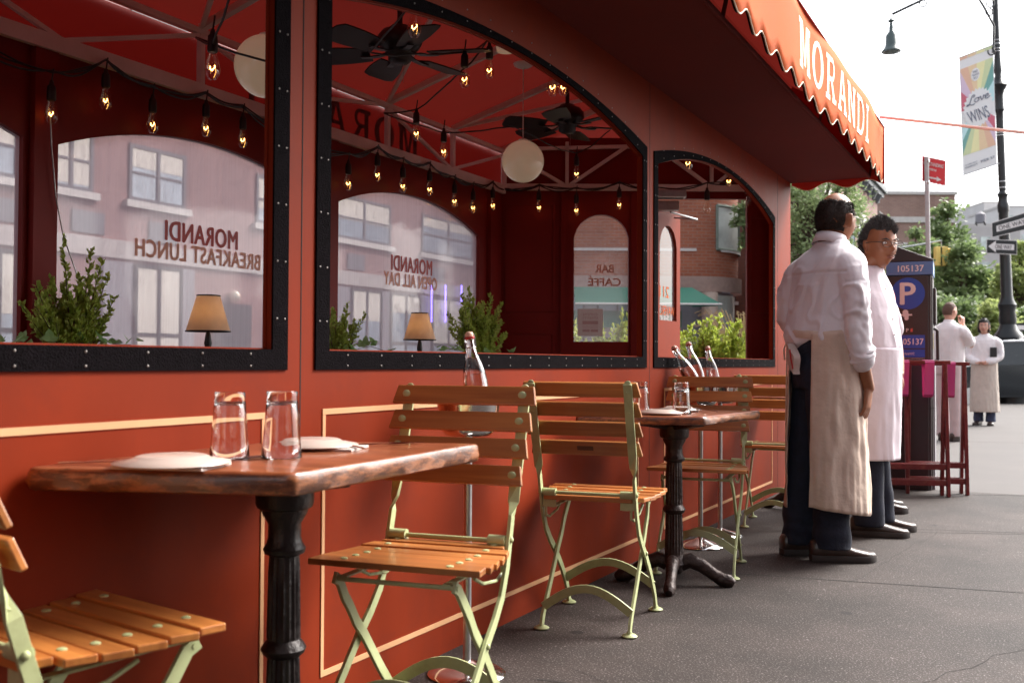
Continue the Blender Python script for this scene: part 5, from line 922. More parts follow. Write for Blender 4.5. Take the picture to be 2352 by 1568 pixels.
# red no standing sign on a grey pole
def red_sign():
    D = 12.5; g = onZ(2140, 1014, 0); D = (g-CAM).dot(Fv); t = thing('street_sign', 'red NO STANDING anytime sign with a white arrow on a grey pole', 'street sign', g); s = D/FPX
    def P(px, py): return dep(px, py, D)-g
    m = MB(); m.tube([V((0, 0, 0)), P(2128, 362)], 5.2*s, 14); m.build('pole', mat('galvanised pole', (.42, .40, .40), .45, .4, vary=.12, scale=8), t, smooth=True)
    m = MB(); 
    for y in (370, 419): m.lathe([(5.6*s, -4*s), (5.9*s, 0), (5.6*s, 4*s)], P(2130, y), 16)
    m.build('clamp_band', M['chrome'], t)
    q = [P(2121, 357), P(2175, 368), P(2174, 426), P(2121, 415)]
    def S(u, v, d=0): a_ = q[0]*(1-u)+q[1]*u; c_ = q[3]*(1-u)+q[2]*u; return a_*(1-v)+c_*v+Fv*(.035-d)
    m = MB(); P_ = [S(0, 0), S(1, 0), S(1, 1), S(0, 1)]; m.hexa([x+Fv*.004 for x in P_]+P_); pl_ = m.build('plate', mat('sign red', (.62, .03, .04), .5, vary=.02), t)
    xd = S(1, .5)-S(0, .5); yd = S(.5, 0)-S(.5, 1); W_ = xd.length
    for s_, u, v, h_, w2 in (('NO STANDING', .48, .26, .105, .84), ('anytime', .35, .48, .11, .5)): text('lettering', s_, frame(S(u, v, .003), xd, yd), M['letw2'], pl_, h=h_*W_*1.4, w=w2*W_, bold=.01, ext=.001)
    m = MB(); ar = [(.12, .77), (.62, .77), (.62, .70), (.82, .80), (.62, .90), (.62, .83), (.12, .83)]; A_ = [S(u, v, .004) for u, v in ar]; B_ = [x+Fv*.001 for x in A_]; m.add(A_+B_, [tuple(range(7)), tuple(range(13, 6, -1))]); m.build('arrow', M['letw2'], pl_)
    m = MB()
    for i in range(6):
        for v in (.0, .965): m.hexa([S(.06+i*.17, v, .002), S(.11+i*.17, v, .002), S(.11+i*.17, v+.035, .002), S(.06+i*.17, v+.035, .002), S(.06+i*.17, v, .004), S(.11+i*.17, v, .004), S(.11+i*.17, v+.035, .004), S(.06+i*.17, v+.035, .004)])
    m.build('edge_dashes', M['letw2'], pl_)
red_sign()
def traffic():
    D = 46; c = dep(2162, 588, D); t = thing('traffic_light', 'yellow traffic signal heads hanging from a street arm', 'traffic light', c); s = D/FPX; y = mat('signal yellow', (.95, .68, .20), .45, vary=.05); Mr = Matrix.Rotation(TH, 4, 'Z')
    for x0, x1 in ((-15, -4), (0, 13)):
        m = MB(); m.box(x0*s, x1*s, -.15, .15, -23*s, 21*s, Mr); hd = m.build('signal_head', y, t, bevel=.02)
        for k in range(3):
            z_ = (14-14*k)*s
            if x0 == 0: m = MB(); m.tube([Mr @ V((13*s, 0, z_)), Mr @ V((19*s, -.05, z_-.02))], 4.6*s, 12); m.build('visor', y, hd, smooth=True)
    m = MB(); m.tube([Mr @ V((0, 0, 21*s)), Mr @ V((0, 0, 34*s)), Mr @ V((0, 0, 37*s))], 1.2*s, 6); m.tube([Mr @ V((0, 0, 35*s)), Mr @ V((-60*s, .0, 24*s)), Mr @ V((-120*s, 0, 15*s))], 2*s, 8); m.build('arm', M['steel'], t); 
    m = MB(); m.box(-3.5*s, -.5*s, -.1, .1, -22*s, 20*s, Mr); m.build('back_strip', mat('dark green', (.02, .05, .02), .5), t)
    pb = V((-120*s*cos(TH), -120*s*sin(TH), 0)); m = MB(); m.tube([(pb.x, pb.y, 15*s), (pb.x, pb.y, -c.z+.0)], .11, 12); m.build('pole', M['steel'], t, smooth=True)
traffic()
sm_ = thing('street_sign', 'small ONE WAY sign at the right edge beside the lamp post', 'street sign', dep(2345, 752, 33)); m = MB(); m.box(-.3, .3, -.01, .01, -.14, .14, Matrix.Rotation(TH, 4, 'Z')); m.build('plate', M['black'], sm_); m = MB(); m.box(-.25, .25, -.014, -.0105, -.07, .07, Matrix.Rotation(TH, 4, 'Z')); m.build('arrow', M['letw2'], sm_); m = MB(); m.tube([(0, .04, .1), (0, .04, -sm_.location.z)], .03, 8); m.build('pole', M['steel'], sm_)
# ================================================================= parked SUV
def suv():
    D = 25.5; g0 = onZ(2262, 838+.96/D*2287, 0) ; c = dep(2282, 840, D); c.z = -.156; t = thing('parked_car', 'dark parked SUV with a pale roof behind the woman in the apron', 'car', c, TH+radians(14)); s = D/FPX
    L, Hh, Wd = 4.6, 1.74, .92
    pr = [(-2.3, .45), (-2.32, .85), (-2.2, 1.02), (-1.35, 1.10), (-.75, 1.60), (-.35, 1.70), (.9, 1.74), (1.75, 1.68), (2.15, 1.15), (2.28, .95), (2.30, .45), (2.2, .32), (-2.2, .32)]
    low = [(-2.3, .45), (-2.32, .85), (-2.2, 1.02), (-1.35, 1.10), (2.15, 1.15), (2.28, .95), (2.30, .45), (2.2, .32), (-2.2, .32)]
    body = mat('dark car paint', (.015, .018, .022), .4, .0, vary=.05, coat=.15, spec=.2); rs = []
    m = MB()
    for y, k in ((-Wd, .96), (-Wd+.05, 1), (Wd-.05, 1), (Wd, .96)): rs.append([V((x*k, y, .3+(z-.3)*(1 if k == 1 else .985))) for x, z in low])
    m.rings(rs); m.build('body', body, t, smooth=True, ang=35)
    up = [(-1.35, 1.10), (-.70, 1.60), (-.35, 1.69), (.9, 1.73), (1.72, 1.67), (2.15, 1.15)]; m = MB(); rs = []
    for y, k in ((-Wd+.03, 0), (-Wd+.18, 1), (Wd-.18, 1), (Wd-.03, 0)): rs.append([V((x*(.97 if k else 1), y, 1.10+(z-1.10)*(1 if k else .06))) for x, z in up])
    m = MB(); yy = [-Wd+.03, Wd-.03]; top = [[V((x*(1-.03*f), sg*(Wd-.03-.15*f), z)) for x, z, f in [(x, z, (z-1.1)/.63) for x, z in up]] for sg in (-1, 1)]; m.rings(top); m.build('cabin_glass', mat('car glass', (.02, .025, .03), .25, vary=.02, spec=.3), t, smooth=True, ang=35)
    m = MB()
    for sg in (-1, 1):
        for q in (up[:5], [up[4], up[5]], [(.35, 1.12), (.42, 1.71)]): m.tube([V((x*.97, sg*(Wd-.03-.15*(z-1.1)/.63), z+.01)) for x, z in q], .03, 8)
    rf = [V((x*.97, sg*(Wd-.2), z+.02)) for sg in (-1, 1) for x, z in ((-.35, 1.69), (.9, 1.73), (1.72, 1.67))]; m.add(rf, [(0, 1, 4, 3), (1, 2, 5, 4)]); m.build('roof', mat('silver car trim', (.55, .56, .58), .25, .6), t, smooth=True)
    for x in (-1.45, 1.40):
        for sg in (-1, 1): w1 = MB(); w1.tube([(x, sg*(Wd-.21), .34), (x, sg*(Wd+.012), .34)], .34, 28); tr_ = w1.build('tyre', M['black'], t, smooth=True); w2 = MB(); w2.tube([(x, sg*(Wd-.10), .34), (x, sg*(Wd+.018), .34)], .22, 20); w2.build('rim', M['steel'], tr_, smooth=True)
    for sg in (-1, 1): m = MB(); m.box(2.12, 2.31, sg*Wd-.13 if sg > 0 else -Wd-.005, sg*Wd+.005 if sg > 0 else -Wd+.13, .92, 1.12); m.build('tail_light', mat('tail lamp red', (.5, .02, .02), .2), t, bevel=.02)
suv()
# ================================================================= buildings
GW = None
def pane_mats():
    return mat('sky reflecting pane', (.30, .36, .42), .08, vary=.25, scale=1.2, spec=1), mat('dark window frame', (.03, .035, .04), .5), mat('pale lintel stone', (.55, .52, .50), .8, vary=.1), mat('window blind', (.62, .58, .52), .7, vary=.05)
M['pane'], M['wframe'], M['lintel'], M['blind'] = pane_mats()
def windowset(b, P, u0, u1, z0, z1, blind=0, lintel=True, cross=1, fr=.05, hood=False, mt=None):
    # P(u,z,d): d>0 into wall
    m = MB()
    def bx(a, c, e, f, d0, d1): m.hexa([P(a, e, d0), P(c, e, d0), P(c, f, d0), P(a, f, d0), P(a, e, d1), P(c, e, d1), P(c, f, d1), P(a, f, d1)])
    for q in ((u0, u0+fr, z0, z1), (u1-fr, u1, z0, z1), (u0+fr, u1-fr, z1-fr, z1), (u0+fr, u1-fr, z0, z0+fr), (u0+fr, u1-fr, (z0+z1)/2-(fr/2 if lintel != 2 else .02), (z0+z1)/2+(fr/2 if lintel != 2 else .02))): bx(*q, -.03, .03)
    for k in range(1, cross+1): uu = u0+(u1-u0)*k/(cross+1); bx(uu-fr/2, uu+fr/2, z0+fr, z1-fr, -.035, .02)
    w_ = m.build('window', mt or M['wframe'], b); m = MB(); bx(u0+.01, u1-.01, z0+.01, z1-.01, -.008, .01); m.build('pane', M['pane'], w_)
    if blind: m = MB(); bx(u0+fr, u1-fr, z1-(z1-z0)*blind, z1-fr, -.014, -.009); m.build('blind', M['blind'], w_)
    if lintel: m = MB(); bx(u0-.1, u1+.1, z0-.14, z0-.01, -.10, .0)
    if lintel and lintel != 2: bx(u0-.1, u1+.1, z1+.01, z1+(.35 if hood else .2), -.05 if not hood else -.14, .0)
    if lintel: m.build('sill', M['lintel'], w_)
M['wgrey'] = mat('mid grey window frame', (.12, .12, .135), .6)
# opposite street front seen through the rear windows
XOP = -15.5
ob = thing('brick_building', 'pinkish brick building across the street behind the hazy rear windows', 'building', (XOP, 15, -.15)); BR1 = brick('pink brick', (.25, .125, .12), (.31, .165, .155), (.28, .22, .22), .2, .066)
def PO(u, z, d): return V((XOP-d, u, z))-V((XOP, 15, -.15))
m = MB(); m.box(-6, 0, -30, 28, 0, 11); m.build('wall', BR1, ob)
def oy(px, py): return onX(px, py, XOP)
zb0, zb1 = oy(330, 600).z, oy(330, 560).z
m = MB(); m.box(0.001, .06, -29.9, 27.9, zb0+.15, zb1+.15); m.build('stone_band', mat('grey stone band', (.40, .36, .35), .8), ob)
win = [((296, 345), (425, 470)), ((110, 340), (212, 458)), ((770, 455), (897, 512)), ((968, 470), (1085, 525)), ((1345, 480), (1427, 560)), ((-95, 320), (40, 440)), ((588, 390), (700, 490))]
ys = sorted([( oy(*a).y, oy(*c).y) for a, c in win]); zt_, zb_ = oy(360, 343).z, oy(360, 470).z
for i, (a, c) in enumerate(ys): windowset(ob, PO, a, c, zb_, zt_, blind=(.5, .9, .4, .7, .55, .3, .8)[i], cross=1, fr=.07, lintel=2, mt=M['wgrey'])
for i in range(7): windowset(ob, PO, -18+i*3.1, -16.2+i*3.1, zb_, zt_, .5, cross=1, fr=.09)
for i, (a, c) in enumerate(ys): windowset(ob, PO, a, c, zb_+3.1, zt_+3.1, blind=.4, cross=1, fr=.09)
m = MB()
for a, c in ys: m.box(.001, .03, a+.5-15, a+1.2-15, zb_-.75+.15, zb_-.35+.15)
m.build('air_vent', mat('grey vent', (.12, .12, .14), .6), ob)
M['shopgrey'] = mat('grey shop front', (.22, .21, .235), .6, vary=.06); m = MB(); m.box(.001, .08, oy(230, 700).y-15, oy(440, 700).y-15, 0, zb0-.02+.1); m.box(.001, .08, oy(770, 700).y-15, oy(1110, 700).y-15, 0, zb0-.02+.1); m.box(.001, .07, oy(-80, 700).y-15, oy(50, 700).y-15, 0, zb0-.02+.1); m.build('shop_front', M['shopgrey'], ob)
def PO2(u, z, d): return PO(u, z, d-.09)
for q, bl in (((300, 410), .98), ((800, 870), .3), ((890, 960), .2), ((985, 1060), .5), ((-60, 35), .4)):
    a, c = oy(q[0], 700).y, oy(q[1], 700).y; windowset(ob, PO2, a, c, .1, oy(350, 610).z, blind=bl, lintel=False, cross=1, fr=.07)
m = MB(); a = oy(490, 700).y; m.box(.001, .05, a-15, a+1.1-15, 0, 2.35); m.build('door', M['wframe'], ob)
a = oy(530, 680); m = MB(); m.ball(PO(a.y, a.z, -.12), .12, 14, 10); m.build('wall_lamp', M['opal'], ob, smooth=True)
M['neon'] = mat('violet neon tube', (.2, .15, .9), .4, emit=(.25, .18, 1), es=3.0)
m = MB()
for px in (978, 1010, 1047): a = oy(px, 655); c = oy(px, 740 if px < 1040 else 700); m.tube([PO(a.y, a.z, -.2), PO(a.y, c.z, -.2)], .022, 6)
m.build('neon_tube', M['neon'], ob)
ga_ = thing('green_awning', 'green shop awning seen through the small arched window', 'awning', oy(1380, 700)+V((.9, 0, 0))); m = MB(); a, c = oy(1295, 690).y-ga_.location.y, oy(1470, 690).y-ga_.location.y; zt2 = oy(1380, 675).z-ga_.location.z; zl = oy(1380, 718).z-ga_.location.z
M['greenc'] = mat('green canvas', (.02, .16, .11), .7, vary=.06); m.add([(-.95, a, zt2), (-.95, c, zt2), (0, c, zl+.22), (0, a, zl+.22), (0, a, zl), (0, c, zl), (-.95, a, zl), (-.95, c, zl)], [(0, 1, 2, 3), (3, 2, 5, 4), (0, 3, 4, 6), (1, 7, 5, 2)]); m.build('canvas', M['greenc'], ga_)
text('lettering', 'DRY CLEANERS' if 0 else 'SHOES', frame((.003, (a+c)/2+.3, zl+.11), (0, 1, 0), (0, 0, 1)), M['letw2'], ga_, h=.12, w=.8, bold=.02) if 0 else None
# rounded brick corner building beyond the doorway
DR = 34.0; sR = DR/FPX; cR = dep(1600, 700, DR); g = V((cR.x, cR.y, -.15))
rb = thing('corner_building', 'red brick building with a rounded corner and bay window beyond the open doorway', 'building', g); RR = 1.7
cl = dep(1692, 600, DR); cx_ = cl-R0*RR+En*RR*0; cc = V((cl.x-R0.x*RR, cl.y-R0.y*RR, 0))+En*RR*.0
ccl = cc-g; ccl.z = 0
BR2 = brick('red brick', (.29, .085, .045), (.36, .115, .06), (.30, .18, .14), .30, .105); BR3 = brick('red brick curve', (.29, .085, .045), (.36, .115, .06), (.30, .18, .14), .30, .105, cyl=(cc.x, cc.y, RR))
def zz(py): return dep(1600, py, DR).z+.15
def sect(z0, z1, r, mt, nm, a0=-90, a1=25):
    m = MB(); n = 22; pts = []
    for i in range(n+1):
        a = radians(a0+(a1-a0)*i/n); pts.append(ccl+(R0*cos(a)+En*sin(a))*r)
    rs = [[p+V((0, 0, z0)) for p in pts], [p+V((0, 0, z1)) for p in pts]]; m.rings(rs, closed=False); m.build(nm, mt, rb, smooth=True)
    m = MB(); q0 = ccl-En*r; q1 = q0-R0*14; m.add([q0+V((0, 0, z0)), q1+V((0, 0, z0)), q1+V((0, 0, z1)), q0+V((0, 0, z1))], [(0, 1, 2, 3)]); m.build(nm, BR2 if mt is BR3 else mt, rb)
sect(zz(646), 13, RR, BR3, 'wall'); sect(zz(678), zz(645), RR+.12, mat('brown stone band', (.32, .22, .19), .8), 'stone_band'); sect(0, zz(678), RR-.15, M['shopgrey'], 'shop_wall'); sect(zz(590), zz(584), RR+.08, M['lintel'], 'sill', -62, 25)
M['glasspale'] = mat('pale reflecting glass', (.50, .55, .52), .06, vary=.35, scale=.9, spec=1)
sect(zz(584), zz(488), RR+.02, M['glasspale'], 'bay_glass', -62, 25) if 0 else None
m = MB(); n = 14
for k, (a0, a1) in enumerate(((-64, -22), (-19, 8), (10, 24))):
    pts = [ccl+(R0*cos(radians(a0+(a1-a0)*i/8))+En*sin(radians(a0+(a1-a0)*i/8)))*(RR+.03) for i in range(9)]; m = MB(); m.rings([[p+V((0, 0, zz(583))) for p in pts], [p+V((0, 0, zz(489))) for p in pts]], closed=False); m.build('pane', M['glasspale'], rb)
m = MB()
for a in (-66, -21, 9, 25): p = ccl+(R0*cos(radians(a))+En*sin(radians(a)))*(RR+.04); m.tube([p+V((0, 0, zz(586))), p+V((0, 0, zz(487)))], .05, 6)
for z_ in (584, 488): m.tube([ccl+(R0*cos(radians(a))+En*sin(radians(a)))*(RR+.04)+V((0, 0, zz(z_))) for a in range(-66, 26, 6)], .05, 6)
m.build('window_frame', mat('green grey frame', (.16, .20, .17), .5), rb)
def PB(u, z, d): return ccl+R0*u-En*(RR-.15)+En*d+V((0, 0, z))
pts = [ccl+(R0*cos(radians(a))+En*sin(radians(a)))*(RR-.10) for a in range(-70, 21, 6)]; m = MB(); m.rings([[p+V((0, 0, .5)) for p in pts], [p+V((0, 0, zz(684))) for p in pts]], closed=False); m.build('shop_glass', M['glasspale'], rb)
for q in ((-3.2, -1.2), (-6, -3.6)): windowset(rb, PB, q[0], q[1], .5, zz(686), lintel=False, cross=2, fr=.06, mt=M['wframe'])
m = MB(); m.tube([PB(.42, 0, -.25), PB(.42, zz(680), -.25)], .26, 20); m.build('column', mat('pale pink column', (.55, .42, .36), .7), rb, smooth=True)
ga2 = thing('green_awning', 'green shop awning above a CORP sign beyond the open doorway', 'awning', g+PB(-1.0, zz(714), -.6)); m = MB(); w2 = 1.25
m.add([R0*-3-En*.2+V((0, 0, .62)), R0*.75-En*.2+V((0, 0, .62)), R0*1.55-En*.9+V((0, 0, .06)), R0*-3-En*.9+V((0, 0, .06)), R0*-3-En*.9, R0*1.55-En*.9, R0*.75-En*.2, R0*-3-En*.2], [(0, 1, 2, 3), (3, 2, 5, 4), (1, 6, 5, 2)]); m.build('canvas', M['greenc'], ga2)
m = MB(); m.box(-3, .45, -.03, 0, -.65, -.12, Matrix.Rotation(TH, 4, 'Z')); sg = m.build('sign_board', M['greenc'], ga2); text('lettering', 'E CORP', frame(R0*-.35-En*.035+V((0, 0, -.36)), R0, (0, 0, 1)), M['letw2'], sg, h=.26, w=1.25, bold=.02, ext=.004)
m = MB(); m.tube([R0*-3-En*.92+V((0, 0, .05)), R0*1.55-En*.92+V((0, 0, .05))], .03, 6); m.build('edge_bar', M['letw2'], ga2)
# dark brick house right of it
db = thing('brick_building', 'dark brick house with green window trim right of the rounded corner', 'building', (dep(1735, 700, 40)*1.0)); db.location.z = -.15
def PDb(u, z, d): return R0*u+En*d+V((0, 0, z))
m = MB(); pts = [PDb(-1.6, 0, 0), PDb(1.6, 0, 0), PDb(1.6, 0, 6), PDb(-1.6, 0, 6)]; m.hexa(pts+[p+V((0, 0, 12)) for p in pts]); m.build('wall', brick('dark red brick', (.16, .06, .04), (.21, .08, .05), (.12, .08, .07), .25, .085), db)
for k in range(3): windowset(db, PDb, -.2, .7, .9+3.1*k, 2.9+3.1*k, cross=0, fr=.08, mt=mat('green trim', (.05, .08, .06), .6))
windowset(db, PDb, -1.4, -.8, 3.6, 6.2, cross=0, fr=.06)
# row house with dark cornice, receding on the left of the far street
rh = thing('row_house', 'brick row house with a dark bracketed cornice and fire escape', 'building', (-6.1, 38.5, -.15)); BR4 = brick('brown brick', (.24, .13, .11), (.30, .17, .14), (.26, .20, .18), .24, .08)
def PH(u, z, d): return V((-d, u-38.5, z))
m = MB(); m.box(-1.5, 0, -7.5, 5, 0, 8.1); m.build('wall', BR4, rh)
m = MB(); cn = mat('dark cornice paint', (.13, .14, .15), .6); m.box(.001, .36, -7.7, 5.3, 8.2, 8.42); m.box(.001, .24, -7.6, 5.15, 8.0, 8.199); m.box(.001, .08, -7.55, 5.1, 7.8, 7.999)
for k in range(12, 34, 2): m.hexa([V((.1, -14+k*.56, 7.62)), V((.16, -14+k*.56, 7.62)), V((.16, -13.85+k*.56, 7.62)), V((.1, -13.85+k*.56, 7.62)), V((.1, -14+k*.56, 7.95)), V((.34, -14+k*.56, 7.95)), V((.34, -13.85+k*.56, 7.95)), V((.1, -13.85+k*.56, 7.95))])
m.build('cornice', cn, rh)
for k in range(7):
    for z_ in (1.0, 4.3): windowset(rh, PH, 31.6+k*1.75, 32.6+k*1.75, z_, z_+2.1, cross=0, fr=.07, hood=True)
m = MB()
for z_ in (3.3, 5.9):
    m.box(.05, .7, .5, 4.2, z_, z_+.05)
    for i in range(9): m.box(.67, .69, .5+i*.45, .52+i*.45, z_, z_+.9)
    m.box(.66, .70, .5, 4.2, z_+.88, z_+.92)
m.tube([(.6, 3.4, 3.3), (.6, 1.2, 5.9)], .04, 6); m.build('fire_escape', M['iron'], rh)
# mid brick building
D_ = 62; bb = dep(2125, 800, D_); mb_ = thing('brick_building', 'brick apartment building with pale parapet and white window corners behind the trees', 'building', (bb.x, bb.y, -.15)); sB = D_/FPX
def PM(u, z, d): return R0*u+En*d+V((0, 0, z))
ztop = dep(2100, 446, D_).z+.15
m = MB(); pts = [PM(-4.5, 0, 0), PM(1.9, 0, 0), PM(2.4, 0, 10), PM(-4.5, 0, 10)]; m.hexa(pts+[p+V((0, 0, ztop)) for p in pts]); m.build('wall', brick('faded brick', (.30, .18, .15), (.36, .22, .18), (.36, .28, .25), .3, .1), mb_)
m = MB(); pts = [PM(-4.6, 0, -.12), PM(2.0, 0, -.12), PM(2.5, 0, 10), PM(-4.6, 0, 10)]; h1 = ztop-1.75; m.hexa([p+V((0, 0, h1)) for p in pts]+[p+V((0, 0, h1+.35)) for p in pts]); m.hexa([p+V((0, 0, ztop)) for p in pts]+[p+V((0, 0, ztop+.2)) for p in pts]); m.build('parapet', M['lintel'], mb_)
for k in range(3):
    for j in range(3): windowset(mb_, PM, -2.0+k*1.65, -1.2+k*1.65, ztop-5.2-3.2*j, ztop-3.2-3.2*j, cross=0, fr=.08)
# far towers, distance haze put into their paler wall colours
for (px0, px1, top, D_, lab, col) in ((2190, 2345, 520, 130, 'grey apartment tower with rows of small windows beyond the trees', (.50, .47, .46)), (2262, 2300, 466, 190, 'taller tower paled for haze behind the lamp post', (.60, .58, .58)), (2300, 2480, 476, 170, 'stone tower paled for haze at the right edge of the picture', (.68, .66, .65))):
    c = dep((px0+px1)/2, 800, D_); t = thing('apartment_tower', lab, 'building', (c.x, c.y, -.15)); hw = (px1-px0)/2*D_/FPX; zt = dep(px0, top, D_).z+.15; m = MB(); pts = [PM(-hw, 0, 0), PM(hw, 0, 0), PM(hw, 0, 12), PM(-hw, 0, 12)]; m.hexa(pts+[p+V((0, 0, zt)) for p in pts]); m.build('wall', mat('hazed tower stone', col, .85, vary=.08, scale=.3), t)
    m = MB(); m.hexa([p*1.02+V((0, 0, zt)) for p in pts]+[p*1.02+V((0, 0, zt+.4)) for p in pts]); m.build('parapet', M['lintel'], t)
    nc = int(hw*2/2.6)
    for i in range(nc):
        for j in range(int(zt/3.3)):
            if zt-2.9-3.3*j < 5: continue
            u = -hw+1+i*2.6; z_ = zt-3.0-3.3*j; w_ = MB(); 
            p_ = [PM(u, z_, -.02), PM(u+1.2, z_, -.02), PM(u+1.2, z_+1.7, -.02), PM(u, z_+1.7, -.02)]; w_.hexa(p_+[x-En*.06 for x in p_]); w_.build('window', M['glasspale'], t)
tk = dep(2252, 500, 128); wt = thing('water_tank', 'small rooftop water tank on the grey tower', 'water tank', (tk.x, tk.y, dep(2252, 521, 128).z)); m = MB(); m.lathe([(0, .5), (.62, .5), (.62, 1.6), (0, 2.0)], (0, 0, 0), 20); m.build('tank', M['shopgrey'], wt); m = MB()
for a in range(4): m.box(.7*cos(a*pi/2+.7)-.06, .7*cos(a*pi/2+.7)+.06, .7*sin(a*pi/2+.7)-.06, .7*sin(a*pi/2+.7)+.06, .2, .6)
m.build('leg', M['iron'], wt)
# ================================================================= street trees
def tree(lab, px, pyc, D, rpx, hpx, mt, seed, n=5200, ls=.16, base=None, clumps=26, kind='street_tree'):
    random.seed(seed); s = D/FPX; c = dep(px, pyc, D); g = V((c.x, c.y, -.15 if base is None else base)); t = thing(kind, lab, 'tree', g, 0, 'street trees'); H_ = c.z-g.z; rw, rh_ = rpx*s, hpx*s
    tk = MB(); tk.tube([(0, 0, 0), (.1, 0, H_*.4), (-.05, .1, H_*.75), (0, 0, H_+rh_*.3)], [.22, .17, .12, .05], 10)
    cl = []
    for i in range(clumps):
        while 1:
            p = V((random.uniform(-1, 1), random.uniform(-1, 1), random.uniform(-1, 1)))
            if .25 < p.length < 1: break
        q = V((p.x*rw, p.y*rw, p.z*rh_+H_)); r = random.uniform(.16, .36)*min(rw, rh_); cl.append((q, r)); tk.tube([V((0, 0, max(H_*.3, H_-rh_*.7))), V((q.x*.4, q.y*.4, (q.z+H_)/2-.2)), q], [.08, .05, .02], 5)
    tk.build('trunk', M['bark'], t); lf = MB()
    for i in range(n):
        q, r = random.choice(cl); d = V((random.gauss(0, .55), random.gauss(0, .55), random.gauss(0, .42)))*r*1.25; p = q+d; leaf(lf, p, V((random.uniform(-1, 1), random.uniform(-1, 1), random.uniform(-.8, .5))), ls*random.uniform(.6, 1.3))
    lf.build('crown', mt, t); return t
M['treeA'] = leafmat('tree leaves', (.11, .17, .06), (.23, .30, .13), 1.2); M['treeB'] = leafmat('sun tinted tree leaves', (.26, .33, .10), (.44, .50, .20), 1); M['treeC'] = leafmat('feathery leaves', (.18, .26, .11), (.34, .42, .20), 2)  # treeB: sunlight on the crowns put into the paler leaf colour
tree('feathery pale green tree between the wall end and the bald man', 1875, 530, 24, 110, 170, M['treeC'], 1, 15000, .10, clumps=70)
tree('slim dark tree in front of the pale parapet building', 2175, 580, 50, 62, 110, M['treeA'], 2, 7000, .30, clumps=36)
tree('dark tree hugging the left side of the mid brick building', 2098, 600, 48, 45, 75, M['treeA'], 3, 4200, .28)
tree('full green tree right of the yellow signal', 2215, 660, 46, 60, 100, M['treeA'], 4, 7000, .28, clumps=34)
tree('low dark tree behind the two far waiters', 2160, 760, 40, 75, 90, M['treeA'], 5, 7500, .24, clumps=34)
tree('light green tree left of the lamp post', 2265, 690, 55, 60, 70, M['treeB'], 6, 6500, .32, clumps=30)
tree('sunlit yellow green tree at the right edge', 2350, 670, 44, 50, 110, M['treeB'], 7, 7000, .26, clumps=34)
tree('dark shaded tree at the right behind the parked car', 2330, 770, 38, 55, 70, M['treeA'], 8, 6000, .22, clumps=30)
tree('dark tree behind the parking meter', 2050, 720, 42, 60, 120, M['treeA'], 9, 6500, .24, clumps=30)
tree('leafy branch tree in front of the dark brick house', 1722, 500, 30, 34, 75, M['treeA'], 10, 1500, .16)
tree('sunlit bushy tree at street level behind the woman', 2285, 745, 36, 42, 45, M['treeB'], 12, 4200, .2)
hd = thing('hedge', 'low dark hedge closing the far end of the street', 'hedge', (0, 62, -.15)); m = MB(); random.seed(5)
for i in range(14000): leaf(m, V((random.uniform(-14, 22), random.uniform(-1.5, 1.5), abs(random.gauss(0, 1.2))+.1)), V((random.uniform(-1, 1), random.uniform(-1, 1), random.uniform(-1, 1))), .35)
m.build('leaves', M['treeA'], hd)

m = MB(); m.box(0, 8, -14, 4.2, 0, 9.5); m.build('wall', BR2, rf)
def PRF(u, z, d): return V((d, u, z))
for k in range(5):
    for j in range(2): windowset(rf, PRF, -12.5+k*3, -11+k*3, 1.0+3.4*j, 3.0+3.4*j, cross=1, fr=.07, mt=M['wframe'])
# ================================================================= people
def fuse(name, mb, mt, parent, voxel=.006, it=5, disp=None, fac=.5):
    me = bpy.data.meshes.new('t'); me.from_pydata(mb.v, [], mb.f); bm = bmesh.new(); bm.from_mesh(me); bmesh.ops.recalc_face_normals(bm, faces=bm.faces); bm.to_mesh(me); bm.free()
    o = link(bpy.data.objects.new('t', me)); r = o.modifiers.new('r', 'REMESH'); r.mode = 'VOXEL'; r.voxel_size = voxel; r.use_smooth_shade = True; s = o.modifiers.new('s', 'SMOOTH'); s.iterations = it; s.factor = fac
    dg = bpy.context.evaluated_depsgraph_get(); dg.update(); m2 = bpy.data.meshes.new_from_object(o.evaluated_get(dg)); bpy.data.objects.remove(o)
    if disp:
        m2.update(); N_ = [v.normal.copy() for v in m2.vertices]
        for v, n in zip(m2.vertices, N_):
            d = disp(v.co, n)
            if d: v.co = v.co+n*d
    m2.materials.clear(); m2.materials.append(mt); m2.polygons.foreach_set('use_smooth', [True]*len(m2.polygons)); m2.name = name
    return link(bpy.data.objects.new(name, m2), parent)
def ell(z, cx, cy, rx, ry, rot=0, n=28, e=2.3, tilt=0):
    out = []
    for j in range(n):
        a = 2*pi*j/n; c, s = cos(a), sin(a); x = rx*abs(c)**(2/e)*(1 if c >= 0 else -1); y = ry*abs(s)**(2/e)*(1 if s >= 0 else -1)
        out.append(V((cx+x*cos(rot)-y*sin(rot), cy+x*sin(rot)+y*cos(rot), z+tilt*y)))
    return out
def limb(mb, pts, rad, n=14, flat=None, sub=4):
    P, Rr = [], []
    for i in range(len(pts)-1):
        p0, p1, p2, p3 = [V(pts[max(0, min(len(pts)-1, k))]) for k in (i-1, i, i+1, i+2)]
        for k in range(sub):
            f = k/sub; P.append(.5*((2*p1)+(-p0+p2)*f+(2*p0-5*p1+4*p2-p3)*f*f+(-p0+3*p1-3*p2+p3)*f**3)); Rr.append(rad[i]+(rad[i+1]-rad[i])*f)
    P.append(V(pts[-1])); Rr.append(rad[-1]); mb.tube(P, Rr, n, flat=flat); mb.ball(P[0], Rr[0]*.98, 12, 8); mb.ball(P[-1], Rr[-1]*.98, 12, 8)
